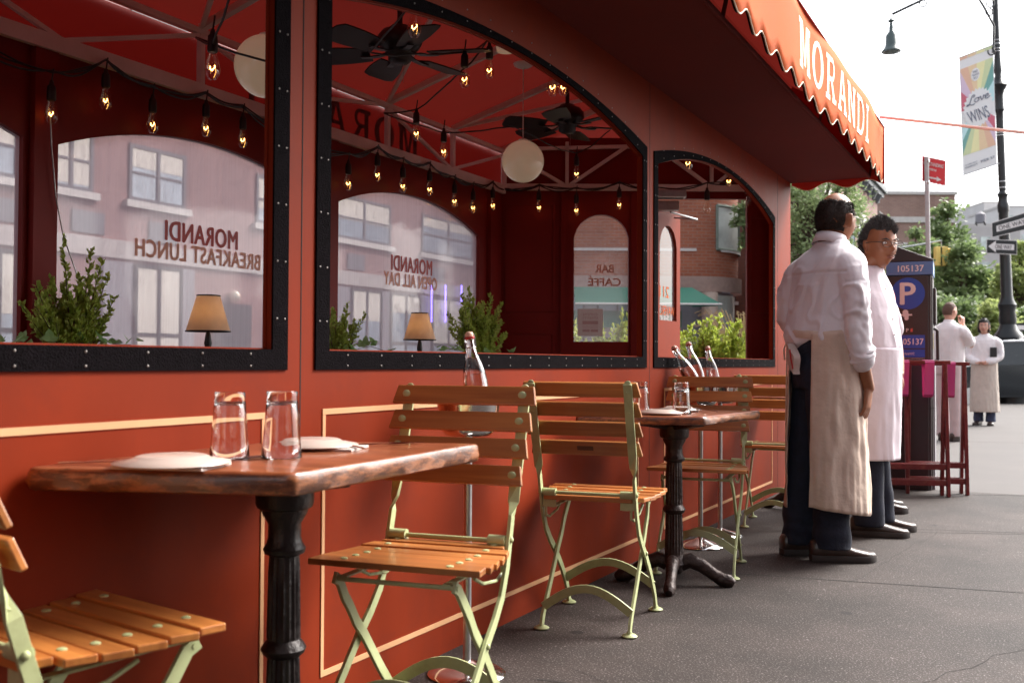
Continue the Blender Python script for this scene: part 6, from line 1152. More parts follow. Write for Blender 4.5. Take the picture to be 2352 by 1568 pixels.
def leg(mb, pts, rad, n=20):
    P = []; Rr = []
    for i in range(len(pts)-1):
        for k in range(6): f = k/6; g = f*f*(3-2*f); P.append(V(pts[i])+(V(pts[i+1])-V(pts[i]))*f); Rr.append(rad[i]+(rad[i+1]-rad[i])*g)
    P.append(V(pts[-1])); Rr.append(rad[-1]); mb.rings([ell(p.z, p.x, p.y, r, r*1.08, 0, n) for p, r in zip(P, Rr)])
def hand(mb, Mx, curl=.35, k=1.0, spread=1.0, s=1):   # wrist at origin, fingers to -Z, palm faces +X*s, thumb to +Y
    def T(x, y, z): return Mx @ V((x*s*k, y*k, z*k))
    mb.rings([[T(tx*.5*cos(a), cy+wy*.5*sin(a), z) for a in [2*pi*j/14 for j in range(14)]] for z, tx, wy, cy in ((.02, .046, .052, 0), (0, .040, .056, 0), (-.03, .036, .072, 0), (-.06, .032, .082, 0), (-.085, .029, .082, 0), (-.098, .022, .070, 0))])
    for i, (y, L) in enumerate(((.031, .072), (.0105, .080), (-.0105, .075), (-.031, .058))):
        p = V((0, y, -.088)); a = curl*(.6+.25*i*.5); P = [p]; yy = y*.22*spread
        for q, (seg, c) in enumerate(((.46, 1), (.30, 1.5), (.24, 1.3))):
            p = p+V((sin(a), yy, -cos(a))).normalized()*L*seg; P.append(p); a += curl*c*.8
        limb(mb, [T(*x) for x in P], [.0098*k, .0092*k, .0082*k, .0066*k], 10, sub=2)
    P = [V((.004, .026, -.015)), V((.014, .050, -.040)), V((.020, .058, -.068)), V((.022, .056, -.090))]; limb(mb, [T(*x) for x in P], [.014*k, .0125*k, .0105*k, .008*k], 10, sub=2)
def headgrid(n=72, m=52, grow=0.0, face=True, W=.077, D=.098, Hh=.120):
    rs = []
    for i in range(m+1):
        ph = -pi/2+pi*i/m; row = []
        for j in range(n):
            th = 2*pi*j/n; x, y, z = cos(ph)*sin(th), cos(ph)*cos(th), sin(ph)   # +Y is the face
            w_ = W*(1-.10*max(0, -z)**1.0*(1 if y > 0 else .5)-.10*max(0, -z-.4)); d = D*(1.0 if y < 0 else .90); p = V((x*w_, y*d, z*Hh))
            if z < 0: p.x *= (1-.16*(-z)**1.5); p.y *= (1-.30*(-z)**1.4) if y < 0 else (1+.10*(-z))
            if face and y > 0:
                g = lambda cx, cz, sx, sz: math.exp(-((p.x-cx)/sx)**2-((p.z-cz)/sz)**2)
                q = .030*g(0, -.026, .011, .016)+.016*g(0, -.008, .008, .020)+.004*g(0, .022, .035, .010)-.010*(g(.031, .006, .015, .012)+g(-.031, .006, .015, .012))+.008*g(0, -.066, .020, .009)-.004*g(0, -.055, .03, .005)+.012*g(0, -.102, .022, .016)+.006*(g(.045, -.030, .02, .02)+g(-.045, -.030, .02, .02))+.006*(g(.017, -.036, .008, .008)+g(-.017, -.036, .008, .008)); p.y += q
            if grow: p = p*(1+grow)
            row.append(p)
        rs.append(row)
    return rs
def head(bodymb, Mx, kw={}):
    rs = headgrid(**kw); bodymb.rings([[Mx @ p for p in r] for r in rs], True, False)
    for s in (-1, 1):
        bodymb.ball(Mx @ V((s*.079, -.006, -.014)), 1, 12, 10, (.008, .019, .032), Mx.to_3x3().to_4x4() @ Matrix.Rotation(s*-.35, 4, 'Z')); bodymb.ball(Mx @ V((s*.086, -.014, .0)), 1, 10, 8, (.007, .014, .022), Mx.to_3x3().to_4x4() @ Matrix.Rotation(s*-.5, 4, 'Z'))
def haircap(parent, Mx, keep, mt, grow=.05, rough=.006, seed=0, spikes=0, slen=.03, sdir=(0, -.2, 1), name='hair', strandw=.0022):
    rs = headgrid(96, 64, 0, face=False); n = 96; mb = MB(); G = []
    for i, r in enumerate(rs):
        for p in r: d = p.normalized(); k = keep(p); G.append((Mx @ (p*(1+grow)+d*(noise.noise(p*40+V((seed, 0, 0)))*rough)) if k > 0 else Mx @ (p*(1-.05))))
    K = [keep(p) > 0 for r in rs for p in r]; fs = []
    for i in range(len(rs)-1):
        for j in range(n):
            a, b, c, d = i*n+j, i*n+(j+1) % n, (i+1)*n+(j+1) % n, (i+1)*n+j
            if K[a] or K[b] or K[c] or K[d]: fs.append((a, b, c, d))
    mb.add(G, fs); random.seed(seed+3); pts = [p for r in rs for p in r if keep(p) > 0]
    for q in range(spikes):
        p = random.choice(pts); d = p.normalized(); a = p*(1+grow*.8); dr = (d*.8+V(sdir)*random.uniform(.3, 1)+V((random.uniform(-.5, .5), random.uniform(-.5, .5), random.uniform(-.2, .4)))).normalized(); L = slen*random.uniform(.4, 1.1)
        u = dr.cross(V((random.uniform(-1, 1), random.uniform(-1, 1), .3))).normalized()*strandw; b = a+dr*L*.6; c = a+dr*L+V((0, 0, -L*.15)); mb.add([Mx @ x for x in (a-u, a+u, b+u*.7, b-u*.7, c)], [(0, 1, 2, 3), (3, 2, 4)])
    return mb.build(name, mt, parent, smooth=True, ang=180)
def shoe(parent, pos, yaw, mt, sole, L=.30, lace=False):
    Mx = Matrix.Translation(V(pos)) @ Matrix.Rotation(yaw, 4, 'Z'); k = L/.30; m = MB(); rs = []   # toe to +Y, heel at -.09
    prof = [(-.095, .028, .025, .095), (-.088, .036, .012, .104), (-.06, .040, .010, .110), (-.02, .041, .012, .108), (.02, .043, .014, .098), (.06, .046, .014, .080), (.10, .050, .014, .066), (.14, .049, .014, .056), (.175, .041, .016, .048), (.195, .028, .020, .046), (.203, .012, .026, .036)]
    for y, w_, z0, z1 in prof:
        ring = []
        for j in range(18):
            a = 2*pi*j/18; c, s = cos(a), sin(a); ring.append(Mx @ V((w_*abs(c)**.75*(1 if c >= 0 else -1)*k, y*k, (z0+z1)/2+(z1-z0)/2*s*(1 if s < 0 else 1))))
        rs.append(ring)
    m.rings(rs); sh = m.build('shoe', mt, parent, smooth=True, ang=70); m = MB(); P = []
    for t_ in range(2):
        pts = [(-.100, .0), (-.094, .030), (-.06, .042), (0, .042), (.06, .048), (.11, .053), (.16, .050), (.19, .034), (.210, .0)]; out = [Mx @ V((x*k, y*k, z)) for z in ((.0, .024) if 0 else (0,)) for y, x in pts]; 
    full = [(x, y) for y, x in pts]+[(-x, y) for y, x in reversed(pts[1:-1])]; m.rings([[Mx @ V((x*k*f, y*k, z)) for x, y in full] for z, f in ((.001, .96), (.008, 1), (.028, 1.0), (.033, .95))]); m.build('sole', sole, sh, smooth=True, ang=50)
    if lace:
        m = MB()
        for i in range(4): y = .02+i*.018; m.tube([Mx @ V((x*k, y*k+abs(x)*.1, .099-i*.008+.004-abs(x)*.25)) for x in (-.024, -.01, .01, .024)], .0022, 5)
        m.build('laces', M['black'], sh)
    return sh
def foldfn(amp, sx=7, sz=3, seed=0, fine=.0012, zone=None):
    def f(p, n):
        a = noise.noise(V((p.x*sx+seed, p.y*sx, p.z*sz)))+.5*noise.noise(V((p.x*sx*2.3, p.y*sx*2.3+seed, p.z*sz*2.8))); a = 1-abs(a)*2.8
        b = noise.noise(V((p.x*30, p.y*30, p.z*18+seed))); return amp*(a*.6)+fine*b*(1 if zone is None else zone(p))
    return f
M['skinA'] = mat('brown skin', (.30, .115, .055), .45, vary=.12, scale=14, sss=.08, bump=.06, bscale=140); M['skinB'] = mat('light skin', (.55, .30, .22), .45, vary=.06, scale=14, sss=.1); M['hairblack'] = mat('black hair', (.012, .009, .008), .45, vary=.5, scale=90, stretch=(1, 1, .2)); M['hairgrey'] = mat('salt and pepper hair', (.014, .011, .011), .6, vary=.4, scale=120, col2=(.10, .09, .09))
M['hairshort'] = mat('cropped brown hair', (.10, .05, .035), .7, vary=.3, scale=120)
M['shirt'] = mat('white cotton shirt', (.78, .74, .79), .85, vary=.03, scale=5, bump=.25, bscale=22, sheen=.2); M['shirtw'] = mat('bright white shirt', (.82, .79, .80), .85, vary=.03, scale=5, bump=.25, bscale=22); M['linenap'] = mat('beige linen apron', (.66, .52, .43), .9, vary=.06, scale=9, bump=.6, bscale=20); M['whiteap'] = mat('white apron', (.74, .67, .73), .9, vary=.03, scale=6, bump=.2, bscale=20)
M['denim'] = mat('dark blue denim', (.006, .008, .018), .85, vary=.5, scale=30, col2=(.014, .018, .038), bump=.25, bscale=90); M['denim2'] = mat('mid blue denim', (.035, .045, .09), .85, vary=.4, scale=25); M['leather'] = mat('black brown leather', (.045, .026, .020), .36, vary=.4, scale=10, bump=.2, bscale=60, coat=.25); M['rubber'] = mat('dark rubber sole', (.03, .022, .02), .7, vary=.2)
def torso_rings(mb, k=1.0, fat=1.0, tw=0, lean=V((0, 0)), z0=.95, z1=1.50, belly=0):
    fat *= .80; k *= .965
    prof = [(.95, 0, .0, .170, .125), (1.02, 0, .005, .168, .122), (1.10, 0, .008, .160, .118), (1.18, 0, .008, .162, .120), (1.27, 0, .005, .175, .125), (1.36, 0, .0, .190, .125), (1.42, 0, -.005, .190, .112), (1.46, 0, -.010, .150, .092), (1.49, 0, -.012, .095, .075), (1.52, 0, -.010, .065, .065)]
    rs = []
    for z, cx, cy, rx, ry in prof:
        f = (z-.95)/.57; b = belly*math.exp(-((z-1.10)/.09)**2); r = tw*min(1, f*1.3); rs.append(ell(z*k, lean.x*f, lean.y*f+cy+b*.5, rx*fat, (ry+b*.5)*fat, r))
    mb.rings(rs)
def eyes(parent, Mx, mt=None):
    for s in (-1, 1):
        m = MB(); m.ball(Mx @ V((s*.031, .080, .006)), 1, 12, 8, (.012, .006, .0055), Mx.to_3x3().to_4x4()); m.build('eye', M['white'], parent, smooth=True); m = MB(); m.ball(Mx @ V((s*.031, .0848, .006)), .0048, 10, 8, (1, .5, 1)); m.build('pupil', M['black'], parent, smooth=True)
        m = MB(); m.tube([Mx @ V((s*.014, .090, .022)), Mx @ V((s*.031, .090, .028)), Mx @ V((s*.050, .080, .023))], [.003, .0038, .002], 6); m.build('eyebrow', M['hairblack'], parent)
def specs(parent, Mx):
    t = MB()
    for s in (-1, 1):
        c = V((s*.034, .104, .002)); pts = [Mx @ (c+V((.026*cos(a)*1.05, -abs(.026*cos(a))*0, .0165*sin(a)))) for a in [i*pi/10 for i in range(21)]]; t.tube(pts, .0013, 6, caps=False); t.tube([Mx @ V((s*.060, .102, .008)), Mx @ V((s*.079, .085, .010)), Mx @ V((s*.086, .03, .008)), Mx @ V((s*.086, -.005, .004)), Mx @ V((s*.086, -.02, -.012))], .0022, 6)
    t.tube([Mx @ V((-.010, .106, .006)), Mx @ V((.010, .106, .006))], .0014, 6); o = t.build('glasses', M['black'], parent, smooth=True); g = MB()
    for s in (-1, 1): g.add([Mx @ V((s*.034+.0265*cos(a), .104, .002+.016*sin(a))) for a in [i*pi/10 for i in range(20)]], [tuple(range(20))])
    g.build('lens', M['winglass'], o)
def apron(parent, name, mt, zt, zb, prof, a0, a1, seed, tw=0, hemd=None, n=90, amp=.010, rows=46, tie=True):
    # prof(z)->(cx,cy,rx,ry); angles measured from +X ccw (90 = front)
    rs = []
    for i in range(rows+1):
        z = zt+(zb-zt)*i/rows; cx, cy, rx, ry = prof(z); fz = i/rows; row = []
        for j in range(n+1):
            a = radians(a0+(a1-a0)*j/n); w_ = noise.noise(V((a*3.2+seed, z*1.6, seed)))+.5*noise.noise(V((a*8+seed, z*2.5, 3))); cr = noise.noise(V((a*6, z*9, seed+9.)))*.6-abs(noise.noise(V((a*4+z*3, z*5-a*2, seed+4.))))*1.6; r = 1+(w_*amp*fz**.7+cr*amp*.35)/max(rx, .05)
            zz = z+((hemd(j/n) if hemd else 0)*fz); row.append(V((cx+rx*r*cos(a), cy+ry*r*sin(a), zz)))
        rs.append(row)
    m = MB(); m.rings(rs, closed=False); o = m.build(name, mt, parent, smooth=True, ang=180); s = o.modifiers.new('s', 'SOLIDIFY'); s.thickness = .003; s.offset = 1; return o
def collar(parent, Mx, mt, r=.068, h=.042, open_=40, rx=1.0, ry=1.0, name='collar'):
    m = MB(); rs = []
    for z, k in ((-.01, 1.10), (h*.55, 1.03), (h, .99), (h+.002, 1.005), (h*.5, 1.075), (-.012, 1.17)):
        row = []
        for j in range(41):
            a = radians(90+open_/2+(360-open_)*j/40); tip = (.0 if z > 0 else -.018*abs(cos(pi*j/40))**6); row.append(Mx @ V((r*k*cos(a)*rx, r*k*sin(a)*ry, z+tip)))
        rs.append(row)
    m.rings(rs, closed=False); o = m.build(name, mt, parent, smooth=True, ang=180); s = o.modifiers.new('s', 'SOLIDIFY'); s.thickness = .0015; return o
def RZ(a): return Matrix.Rotation(radians(a), 4, 'Z')
# ---------------------------------------------------------------- man seen from behind
def man1():
    c = onZ(1884, 1281, 0); rz = -62; t = thing('person', 'bald topped man seen from behind in white shirt, beige apron and dark jeans', 'person', (c.x, c.y, 0), radians(rz)); k = 1.0
    # local: +Y image right, +X towards the camera side ; torso faces 28 degrees to his left
    TW = radians(30); Ty = Matrix.Rotation(TW, 4, 'Z')
    L = lambda x, y, z: (Matrix.Translation((0, .035, 0)) @ Ty) @ V((x, y, z))
    HM = Matrix.Translation(L(.0, .065, 1.68)) @ RZ(34) @ Matrix.Rotation(-.12, 4, 'X') @ Matrix.Scale(1.14, 4)
    b = MB(); 
    for s in (-1, 1):
        fx, fy = (.075, .03) if s > 0 else (-.085, -.075); limb(b, [(s*.09, .0, .95), (s*.085, fy*.4, .52), (fx, fy, .10)], [.082, .055, .040])
    torso_rings(b, 1.02, .86, TW, V((0, .03)))
    limb(b, [L(0, .005, 1.50), L(0, .02, 1.56), HM @ V((0, -.02, -.06))], [.062, .058, .060])
    head(b, HM)
    # right arm hangs at his side, hand loose; left arm bent in front
    RA = [L(.165, -.02, 1.455), L(.205, -.045, 1.30), L(.212, -.040, 1.14), L(.205, .01, .99), L(.200, .065, .845)]
    limb(b, RA, [.032, .036, .038, .035, .028]); d = (RA[4]-RA[3]).normalized()
    hm = Matrix.Translation(RA[4]) @ RZ(30) @ Matrix.Rotation(-.12, 4, 'X') @ RZ(25); hand(b, hm, .34, 1.05, 1, -1)
    LA = [L(-.160, -.02, 1.455), L(-.205, -.02, 1.30), L(-.215, .02, 1.17), L(-.17, .14, 1.12), L(-.08, .20, 1.12)]; limb(b, LA, [.032, .036, .038, .033, .027]); hand(b, Matrix.Translation(LA[4]) @ RZ(30) @ Matrix.Rotation(pi/2, 4, 'Y') @ RZ(0), .6, 1, 1, 1)
    fuse('body', b, M['skinA'], t, .0055, 3)
    # jeans
    j = MB(); j.rings([ell(z, 0, cy, rx, ry) for z, cy, rx, ry in ((1.10, .02, .165, .128), (1.02, .01, .172, .132), (.93, 0, .178, .135), (.84, 0, .172, .125))])
    for s in (-1, 1):
        fx, fy = (.075, .03) if s > 0 else (-.085, -.075); leg(j, [(s*.085, 0, .92), (s*.088, fy*.3, .68), (s*.086, fy*.6, .46), (fx, fy, .24), (fx, fy+.005, .06)], [.096, .090, .080, .078, .086])
    def jf(p, n): return .006*noise.noise(V((p.x*6, p.y*6, p.z*11)))+.009*sin(p.z*70+5*noise.noise(p*5))*max(0, 1-p.z/.30)*.6
    fuse('trousers', j, M['denim'], t, .008, 4, jf)
    sh = MB(); prof = [(.965, .140, .105), (1.045, .160, .135), (1.07, .192, .168), (1.10, .203, .176), (1.16, .200, .168), (1.24, .192, .156), (1.33, .188, .145), (1.42, .188, .138), (1.475, .178, .120), (1.515, .140, .098), (1.545, .098, .082), (1.575, .076, .074)]
    sh.rings([ell(z, L(0, .0, 0).x*0+L(0, (z-1.0)*.045, 0).x, L(0, (z-1.0)*.045, 0).y, rx, ry, TW) for z, rx, ry in prof])
    limb(sh, [L(.125, -.005, 1.455), L(.178, -.020, 1.40), L(.206, -.040, 1.28), L(.214, -.042, 1.15), L(.210, -.015, 1.06), L(.205, .010, .985)], [.060, .072, .064, .062, .062, .058], 18)
    limb(sh, [L(-.125, -.005, 1.455), L(-.178, -.02, 1.40), L(-.206, -.03, 1.28), L(-.214, -.01, 1.17), L(-.19, .08, 1.13)], [.060, .072, .064, .062, .055], 18)
    Ti = (Matrix.Translation((0, .035, 0)) @ Ty).inverted()
    def f(p, n):
        q = Ti @ p; d = .010*(1-abs(noise.noise(V((q.x*7+3, q.y*5, q.z*2.2))))*3.0)*.95
        if q.z < 1.40 and q.y < .05 and abs(q.x) < .19: d += .0045*sin(q.x*85+noise.noise(V((q.x*4, 0, q.z*4)))*5)*min(1, (1.40-q.z)/.06)*max(.15, 1-(1.40-q.z)/.30)
        if abs(q.z-1.405) < .004 and q.y < .03 and abs(q.x) < .2: d -= .005
        d += .007*noise.noise(V((q.x*12, q.y*12, q.z*9)))+.008*(1-min(1, abs(noise.noise(V((q.x*5+q.z*4, q.y*6, q.z*5-q.x*6+7))))*9))*(.4+.6*(q.z < 1.35))
        if abs(q.x) > .185 and q.z < 1.36: d += .0055*noise.noise(V((q.x*8, q.y*26+q.z*10, q.z*26)))
        return d
    fuse('shirt', sh, M['shirt'], t, .0068, 4, f)
    m = MB(); pts = []
    for kk in range(2):
        c0 = L(.205, .010, .985)+V((0, 0, -.006+.034*kk)); ax = (RA[4]-RA[3]).normalized(); u = ax.orthogonal().normalized(); w_ = ax.cross(u); m.tube([c0-ax*.01+(u*cos(a)+w_*sin(a))*(.056+.002*kk+.004*noise.noise(V((a*2, kk, 0)))) for a in [i*pi/12 for i in range(25)]], .012, 8, caps=False)
    m.build('rolled_cuff', M['shirt'], t, smooth=True)
    collar(t, Matrix.Translation(L(0, .020, 1.560)) @ RZ(30) @ Matrix.Rotation(-.25, 4, 'X'), M['shirt'], .074, .040, 60)
    hm_ = HM
    haircap(t, hm_, lambda p: 1 if (p.z > -.060+.02*(p.y > -.02) and p.y < .035+.25*max(0, p.z-.02)*0 and not (p.z > .074+.006*noise.noise(p*60) and p.y > -.080+.45*abs(p.x)) and not (abs(p.x) > .062 and -.045 < p.z < .012 and p.y > -.028) and not (p.y > -.015 and p.z < -.01)) else 0, M['hairshort2'], .016, .003, 1, 5200, .009, (0, -.4, .1), strandw=.0012)
    specs(t, HM)
    ap = apron(t, 'apron', M['linenap'], 1.115, .245, lambda z: (.008, .030, .188+.028*(1.1-z), .172+.035*(1.1-z)), -42, 262, 3.0, hemd=lambda f_: .03-.06*min(1, f_*3)+.03*f_, amp=.020)
    m = MB(); m.rings([[V((.008+.182*r*cos(a), .030+.168*r*sin(a), z+.006*sin(a*3))) for a in [2*pi*i/48 for i in range(48)]] for z, r in ((1.085, 1.015), (1.098, 1.035), (1.115, 1.035), (1.122, 1.01))]); m.build('apron_band', M['linenap'], ap, smooth=True)
    m = MB(); q = V((-.10, -.135, 1.08)); m.tube([q, q+V((-.02, .0, -.3)), q+V((-.03, .0, -.6)), q+V((-.03, .005, -.78))], .005, 6); m.tube([q, q+V((.01, -.02, -.05)), q+V((-.01, -.01, -.1))], .005, 6); m.build('apron_string', M['linenap'], ap)
    m = MB(); pq = V((.085, -.155, .985)); rs = [[pq+V((x*.055+.01*sin(z*3), y*.016, z*.045-.03*x)) for x, y in ((-1, -1), (0, -1.5), (1, -1), (1.05, 0), (1, 1), (0, 1.2), (-1, 1), (-1.05, 0))] for z in (-1, -.5, 0, .6, 1)]
    nk = thing('napkin', 'rolled white napkin with red stripes tucked in the back pocket', 'napkin', t.matrix_world @ V((0, 0, 0)) if 0 else (c.x, c.y, 0), radians(rz)); m.rings(rs); m.build('cloth', M['linen'], nk, smooth=True, ang=60); m = MB()
    for kk in (0, .012): m.tube([pq+V((.010+kk, -.0225, .045)), pq+V((.030+kk, -.0235, .0)), pq+V((.045+kk, -.0175, -.05))], .0022, 6)
    m.build('stripe', M['redrub'], nk)
    for s in (1, -1):
        fx, fy = (.075, .03) if s > 0 else (-.085, -.075); shoe(t, (fx, fy, .001), radians(-2 if s > 0 else 8), M['leather'], M['rubber'], .315)
M['hairshort2'] = mat('short black hair with thin crown', (.030, .018, .013), .6, vary=.5, scale=60)
man1()
# ---------------------------------------------------------------- man with glasses
def man2():
    c = onZ(1982, 1224, 0); rz = -74; t = thing('person', 'man with glasses and dark swept hair in white shirt and long white apron', 'person', (c.x, c.y, 0), radians(rz))
    TW = radians(-42); Ty = Matrix.Rotation(TW, 4, 'Z'); L = lambda x, y, z: Ty @ V((x, y, z))
    HM = Matrix.Translation(L(0, .08, 1.635)+V((0, .03, 0))) @ RZ(-62) @ Matrix.Rotation(-.10, 4, 'X') @ Matrix.Scale(1.10, 4)
    feet = ((.085, .02), (-.11, .10)); b = MB()
    for s, (fx, fy) in ((1, feet[0]), (-1, feet[1])): limb(b, [(s*.09, 0, .95), (s*.09, fy*.5, .52), (fx, fy, .10)], [.082, .055, .04])
    torso_rings(b, 1.0, .95, TW, V((0, .03))); limb(b, [L(0, .01, 1.46), L(0, .05, 1.53), HM @ V((0, -.01, -.07))], [.066, .060, .062]); head(b, HM)
    LA = [L(-.16, .0, 1.40), L(-.235, -.005, 1.27), L(-.300, .0, 1.13), L(-.265, .05, 1.0), L(-.20, .10, .90)]; limb(b, LA, [.032, .040, .042, .036, .028]); hand(b, Matrix.Translation(LA[4]) @ RZ(-42) @ Matrix.Rotation(-.4, 4, 'X'), .5, 1, 1, 1)
    RA = [L(.175, .0, 1.42), L(.225, -.01, 1.26), L(.235, -.01, 1.13), L(.20, .05, .99), L(.16, .12, .95)]; limb(b, RA, [.032, .040, .040, .034, .027]); hand(b, Matrix.Translation(RA[4]) @ RZ(-42) @ Matrix.Rotation(-.5, 4, 'X'), .5, 1, 1, -1)
    bd = fuse('body', b, M['skinA'], t, .0055, 2)
    eyes(t, HM); specs(t, HM); m = MB(); m.tube([HM @ V((-.022, .092, -.062)), HM @ V((-.008, .1035, -.059)), HM @ V((0, .105, -.060)), HM @ V((.008, .1035, -.059)), HM @ V((.022, .092, -.062))], [.002, .0035, .003, .0035, .002], 6); m.tube([HM @ V((-.020, .092, -.067)), HM @ V((0, .103, -.070)), HM @ V((.020, .092, -.067))], [.002, .0048, .002], 6); m.build('lips', mat('lips', (.22, .06, .045), .4), t, smooth=True)
    m = MB(); m.tube([HM @ V((-.026, .096, -.048)), HM @ V((-.012, .107, -.044)), HM @ V((0, .109, -.045)), HM @ V((.012, .107, -.044)), HM @ V((.026, .096, -.048))], .0015, 5); m.build('moustache_shadow', M['skinA'], t)
    haircap(t, HM, lambda p: 1 if (p.z > -.045 and (p.y < -.005 or (p.z > .060+.030*noise.noise(p*38) and p.y < .075) or (p.z > .078+.03*noise.noise(p*38))) and not (abs(p.x) > .06 and -.045 < p.z < .016 and p.y > -.030)) else 0, M['hairgrey'], .018, .007, 4, 11000, .042, (0, -.8, .9), strandw=.0013)
    j = MB(); j.rings([ell(z, 0, 0, rx, ry) for z, rx, ry in ((1.0, .17, .13), (.93, .178, .135), (.84, .172, .125))])
    for s, (fx, fy) in ((1, feet[0]), (-1, feet[1])): leg(j, [(s*.085, 0, .92), (s*.09, fy*.4, .66), (s*.092, fy*.7, .44), (fx, fy, .22), (fx, fy, .055)], [.094, .088, .080, .076, .082])
    fuse('trousers', j, M['denim'], t, .009, 4, lambda p, n: .005*noise.noise(V((p.x*6, p.y*6, p.z*11))))
    sh = MB(); sh.rings([ell(z, L(0, cy, 0).x, L(0, cy, 0).y, rx, ry, TW) for z, cy, rx, ry in ((.90, .03, .165, .150), (.98, .035, .168, .162), (1.06, .040, .168, .168), (1.15, .035, .168, .160), (1.25, .025, .172, .148), (1.34, .015, .180, .135), (1.40, .008, .180, .122), (1.44, .012, .150, .105), (1.475, .020, .108, .090), (1.51, .03, .082, .078))])
    for s, A_ in ((-1, LA), (1, RA)): limb(sh, [L(s*.130, .0, 1.40), L(s*.180, -.002, 1.36), (V(A_[1])*.9+L(s*.2, 0, 1.34)*.1), V(A_[2])*.72+V(A_[1])*.28], [.058, .070, .064, .070], 18)
    fuse('shirt', sh, M['whiteap'], t, .0075, 4, foldfn(.010, 6, 2.5, 4))
    collar(t, Matrix.Translation(L(0, .038, 1.485)) @ RZ(-42) @ Matrix.Rotation(-.3, 4, 'X'), M['whiteap'], .074, .040, 60)
    m = MB(); 
    for i in range(4): z = 1.38-.085*i; q = L(0, .150+.02*(i > 1)+.012*i, z); m.ball(q, .0055, 10, 6, (1, .5, 1))
    m.build('buttons', M['linen'], t); 
    apron(t, 'apron', M['whiteap'], 1.05, .43, lambda z: (L(0, .035, 0).x, L(0, .035, 0).y, .182+.02*(1.05-z), .182-.02*(1.05-z)), -160-42+30, 160-42+50, 8.0, amp=.012)
    for (fx, fy), yw in ((feet[0], -4), (feet[1], 8)): shoe(t, (fx, fy, .001), radians(yw), M['leather'], M['rubber'], .31, True)
man2()
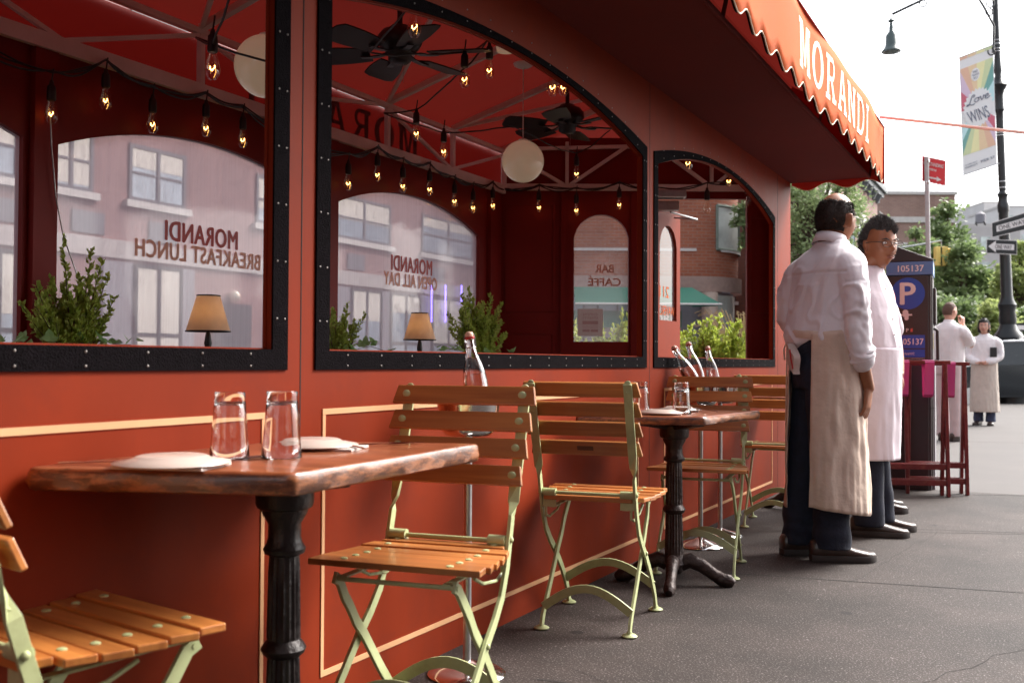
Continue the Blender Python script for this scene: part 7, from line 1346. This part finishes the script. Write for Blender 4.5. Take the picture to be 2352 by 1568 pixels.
# ---------------------------------------------------------------- simpler standing figures
def person(lab, px, py, rz, headrz, skin, hair, shirtm, legm, Hs=1.0, apronm=None, apz=(1.02, .30), arms='down', sleeve='short', shoem=None, haircfg=None, face=False, vox=.009):
    c = onZ(px, py, 0) if not isinstance(px, V) else px; t = thing('person', lab, 'person', (c.x, c.y, 0), radians(rz)); t.scale = (Hs, Hs, Hs)
    HM = Matrix.Translation((0, .03, 1.63)) @ RZ(headrz); b = MB(); feet = ((.095, .0), (-.095, .03))
    for s, (fx, fy) in ((1, feet[0]), (-1, feet[1])): limb(b, [(s*.09, 0, .95), (s*.09, fy*.5, .52), (fx, fy, .09)], [.082, .055, .04])
    torso_rings(b, 1, .95); limb(b, [(0, -.005, 1.46), (0, .01, 1.52), HM @ V((0, -.01, -.07))], [.058, .052, .055]); head(b, HM)
    if arms == 'down': RA = [(.175, 0, 1.42), (.225, -.02, 1.26), (.235, -.02, 1.13), (.225, .02, 1.0), (.215, .05, .88)]; LA = [(-x, y, z) for x, y, z in RA]; hR = Matrix.Translation(RA[4]); hL = Matrix.Translation(LA[4])
    elif arms == 'chin': RA = [(.175, 0, 1.42), (.225, .06, 1.28), (.22, .13, 1.20), (.15, .17, 1.34), (.09, .17, 1.46)]; LA = [(-.175, 0, 1.42), (-.225, -.02, 1.26), (-.235, -.02, 1.13), (-.225, .02, 1.0), (-.215, .05, .88)]; hR = Matrix.Translation(RA[4]) @ Matrix.Rotation(pi, 4, 'X') ; hL = Matrix.Translation(LA[4])
    else: RA = [(.175, 0, 1.42), (.225, .0, 1.26), (.230, .03, 1.13), (.14, .15, 1.06), (.05, .19, 1.03)]; LA = [(-x, y, z) for x, y, z in RA]; hR = Matrix.Translation(RA[4]) @ Matrix.Rotation(1.25, 4, 'Y'); hL = Matrix.Translation(V(LA[4])+V((0, .012, .01))) @ Matrix.Rotation(-1.25, 4, 'Y')
    limb(b, RA, [.030, .036, .038, .033, .027]); limb(b, LA, [.030, .036, .038, .033, .027]); hand(b, hR, .5 if arms != 'chin' else 1.0, 1, 1, -1); hand(b, hL, .5, 1, 1, 1)
    fuse('body', b, skin, t, vox*.75, 3)
    if face: eyes(t, HM); m = MB(); m.tube([HM @ V((-.02, .095, -.062)), HM @ V((0, .106, -.063)), HM @ V((.02, .095, -.062))], [.003, .006, .003], 6); m.build('lips', mat('lips', (.35, .08, .07), .4), t)
    haircfg(t, HM)
    j = MB(); j.rings([ell(z, 0, 0, rx, ry) for z, rx, ry in ((1.0, .168, .13), (.93, .176, .135), (.84, .17, .125))])
    for s, (fx, fy) in ((1, feet[0]), (-1, feet[1])): leg(j, [(s*.085, 0, .92), (s*.09, fy*.4, .66), (s*.092, fy*.7, .44), (fx, fy, .22), (fx, fy, .06)], [.094, .086, .076, .072, .078])
    fuse('trousers', j, legm, t, vox, 3, lambda p, n: .005*noise.noise(V((p.x*6, p.y*6, p.z*11))))
    sh = MB(); sh.rings([ell(z, 0, cy, rx, ry) for z, cy, rx, ry in ((.93, .01, .182, .145), (1.02, .015, .188, .152), (1.12, .012, .182, .148), (1.25, .008, .188, .142), (1.34, .004, .200, .136), (1.40, 0, .200, .122), (1.44, -.004, .165, .102), (1.47, -.004, .11, .085), (1.495, 0, .074, .070))])
    for A_ in (RA, LA):
        A_ = [V(x) for x in A_]; s = 1 if A_[0].x > 0 else -1
        if sleeve == 'short': limb(sh, [(s*.150, .0, 1.40), (s*.195, 0, 1.36), A_[1]*.75+V((s*.2, 0, 1.35))*.25, A_[1]*.5+A_[2]*.5], [.056, .070, .068, .070], 16)
        else: limb(sh, [(s*.150, .0, 1.40), (s*.195, 0, 1.36), A_[1], A_[2], A_[3], A_[3]*.3+A_[4]*.7], [.056, .068, .062, .062, .055, .040], 16)
    fuse('shirt', sh, shirtm, t, vox, 3, foldfn(.010, 7, 3, px if isinstance(px, int) else 5)); collar(t, Matrix.Translation((0, .012, 1.475)) @ Matrix.Rotation(-.2, 4, 'X'), shirtm, .068, .038, 60)
    if apronm: apron(t, 'apron', apronm, apz[0], apz[1], lambda z: (0, .012, .198+.035*(1.0-z), .165+.04*(1.0-z)), -80, 260, px*.1, amp=.018)
    for s, (fx, fy) in ((1, feet[0]), (-1, feet[1])): shoe(t, (fx, fy, .001), radians(-8*s), shoem or M['leather'], M['rubber'], .29)
    return t
M['orange'] = mat('orange shirt', (.85, .16, .03), .8, vary=.05); M['pinkt'] = mat('pale pink trousers', (.62, .50, .50), .85, vary=.06)
def cap_short(t, HM): haircap(t, HM, lambda p: 1 if (p.z > -.05 and (p.y < 0 or p.z > .055) and not (abs(p.x) > .06 and -.045 < p.z < .012 and p.y > -.03)) else 0, M['hairshort'], .02, .003, 2, 0)
def cap_black(t, HM): haircap(t, HM, lambda p: 1 if (p.z > -.05 and (p.y < 0 or p.z > .055)) else 0, M['hairblack'], .05, .008, 2, 800, .02)
def cap_woman(t, HM):
    haircap(t, HM, lambda p: 1 if (p.y < .012 or (p.z > .060) or (abs(p.x) > .060 and p.z > -.02 and p.y < .04)) else 0, M['hairblack'], .10, .010, 6, 1200, .035, (0, -.2, -.8)); m = MB(); m.ball(HM @ V((0, -.085, -.05)), 1, 16, 12, (.085, .05, .065)); m.ball(HM @ V((.075, -.02, -.05)), 1, 12, 10, (.022, .04, .06)); m.ball(HM @ V((-.075, -.02, -.05)), 1, 12, 10, (.022, .04, .06)); m.build('hair', M['hairblack'], t, smooth=True)
    m = MB()
    for s in (-1, 1): m.ball(HM @ V((s*.088, .0, -.058)), .008, 10, 8)
    m.build('earring', mat('gold earring', (.7, .45, .15), .3, 1), t)
q3 = onZ(2018, 1172, 0)
person('man in an orange shirt and jeans standing mostly hidden behind the man with glasses', V((q3.x-.05, q3.y, 0)), 0, -70, 10, M['skinA'], None, M['orange'], M['denim2'], 1.04, haircfg=cap_black, arms='down')
person('man with cropped hair in white short sleeves, seen from behind, touching his chin', 2180, 1012, -26, -14, M['skinB'], None, M['shirtw'], M['pinkt'], 1.0, haircfg=cap_short, arms='chin')
wp = onZ(2268, 976, 0)
tw_ = person('woman with tied back dark hair in white blouse and long beige apron, hands clasped', 2262, 976, 172, 8, M['skinB'], None, M['shirtw'], M['denim2'], .965, apronm=mat('pale linen apron', (.56, .49, .43), .9, vary=.06, scale=9, bump=.4, bscale=24), apz=(1.04, .22), arms='clasp', sleeve='long', face=True, haircfg=cap_woman)
nb2 = thing('notebook', 'black order notebook held under the arm of the woman in the long apron', 'notebook', (wp.x, wp.y, 0), radians(172)); m = MB(); m.box(-.175, -.075, .165, .185, 1.08, 1.235, Matrix.Rotation(.0, 4, 'Y')); m.build('cover', M['black'], nb2, bevel=.004); m = MB(); m.box(-.172, -.078, .168, .182, 1.077, 1.0795); m.build('pages', M['white'], nb2)
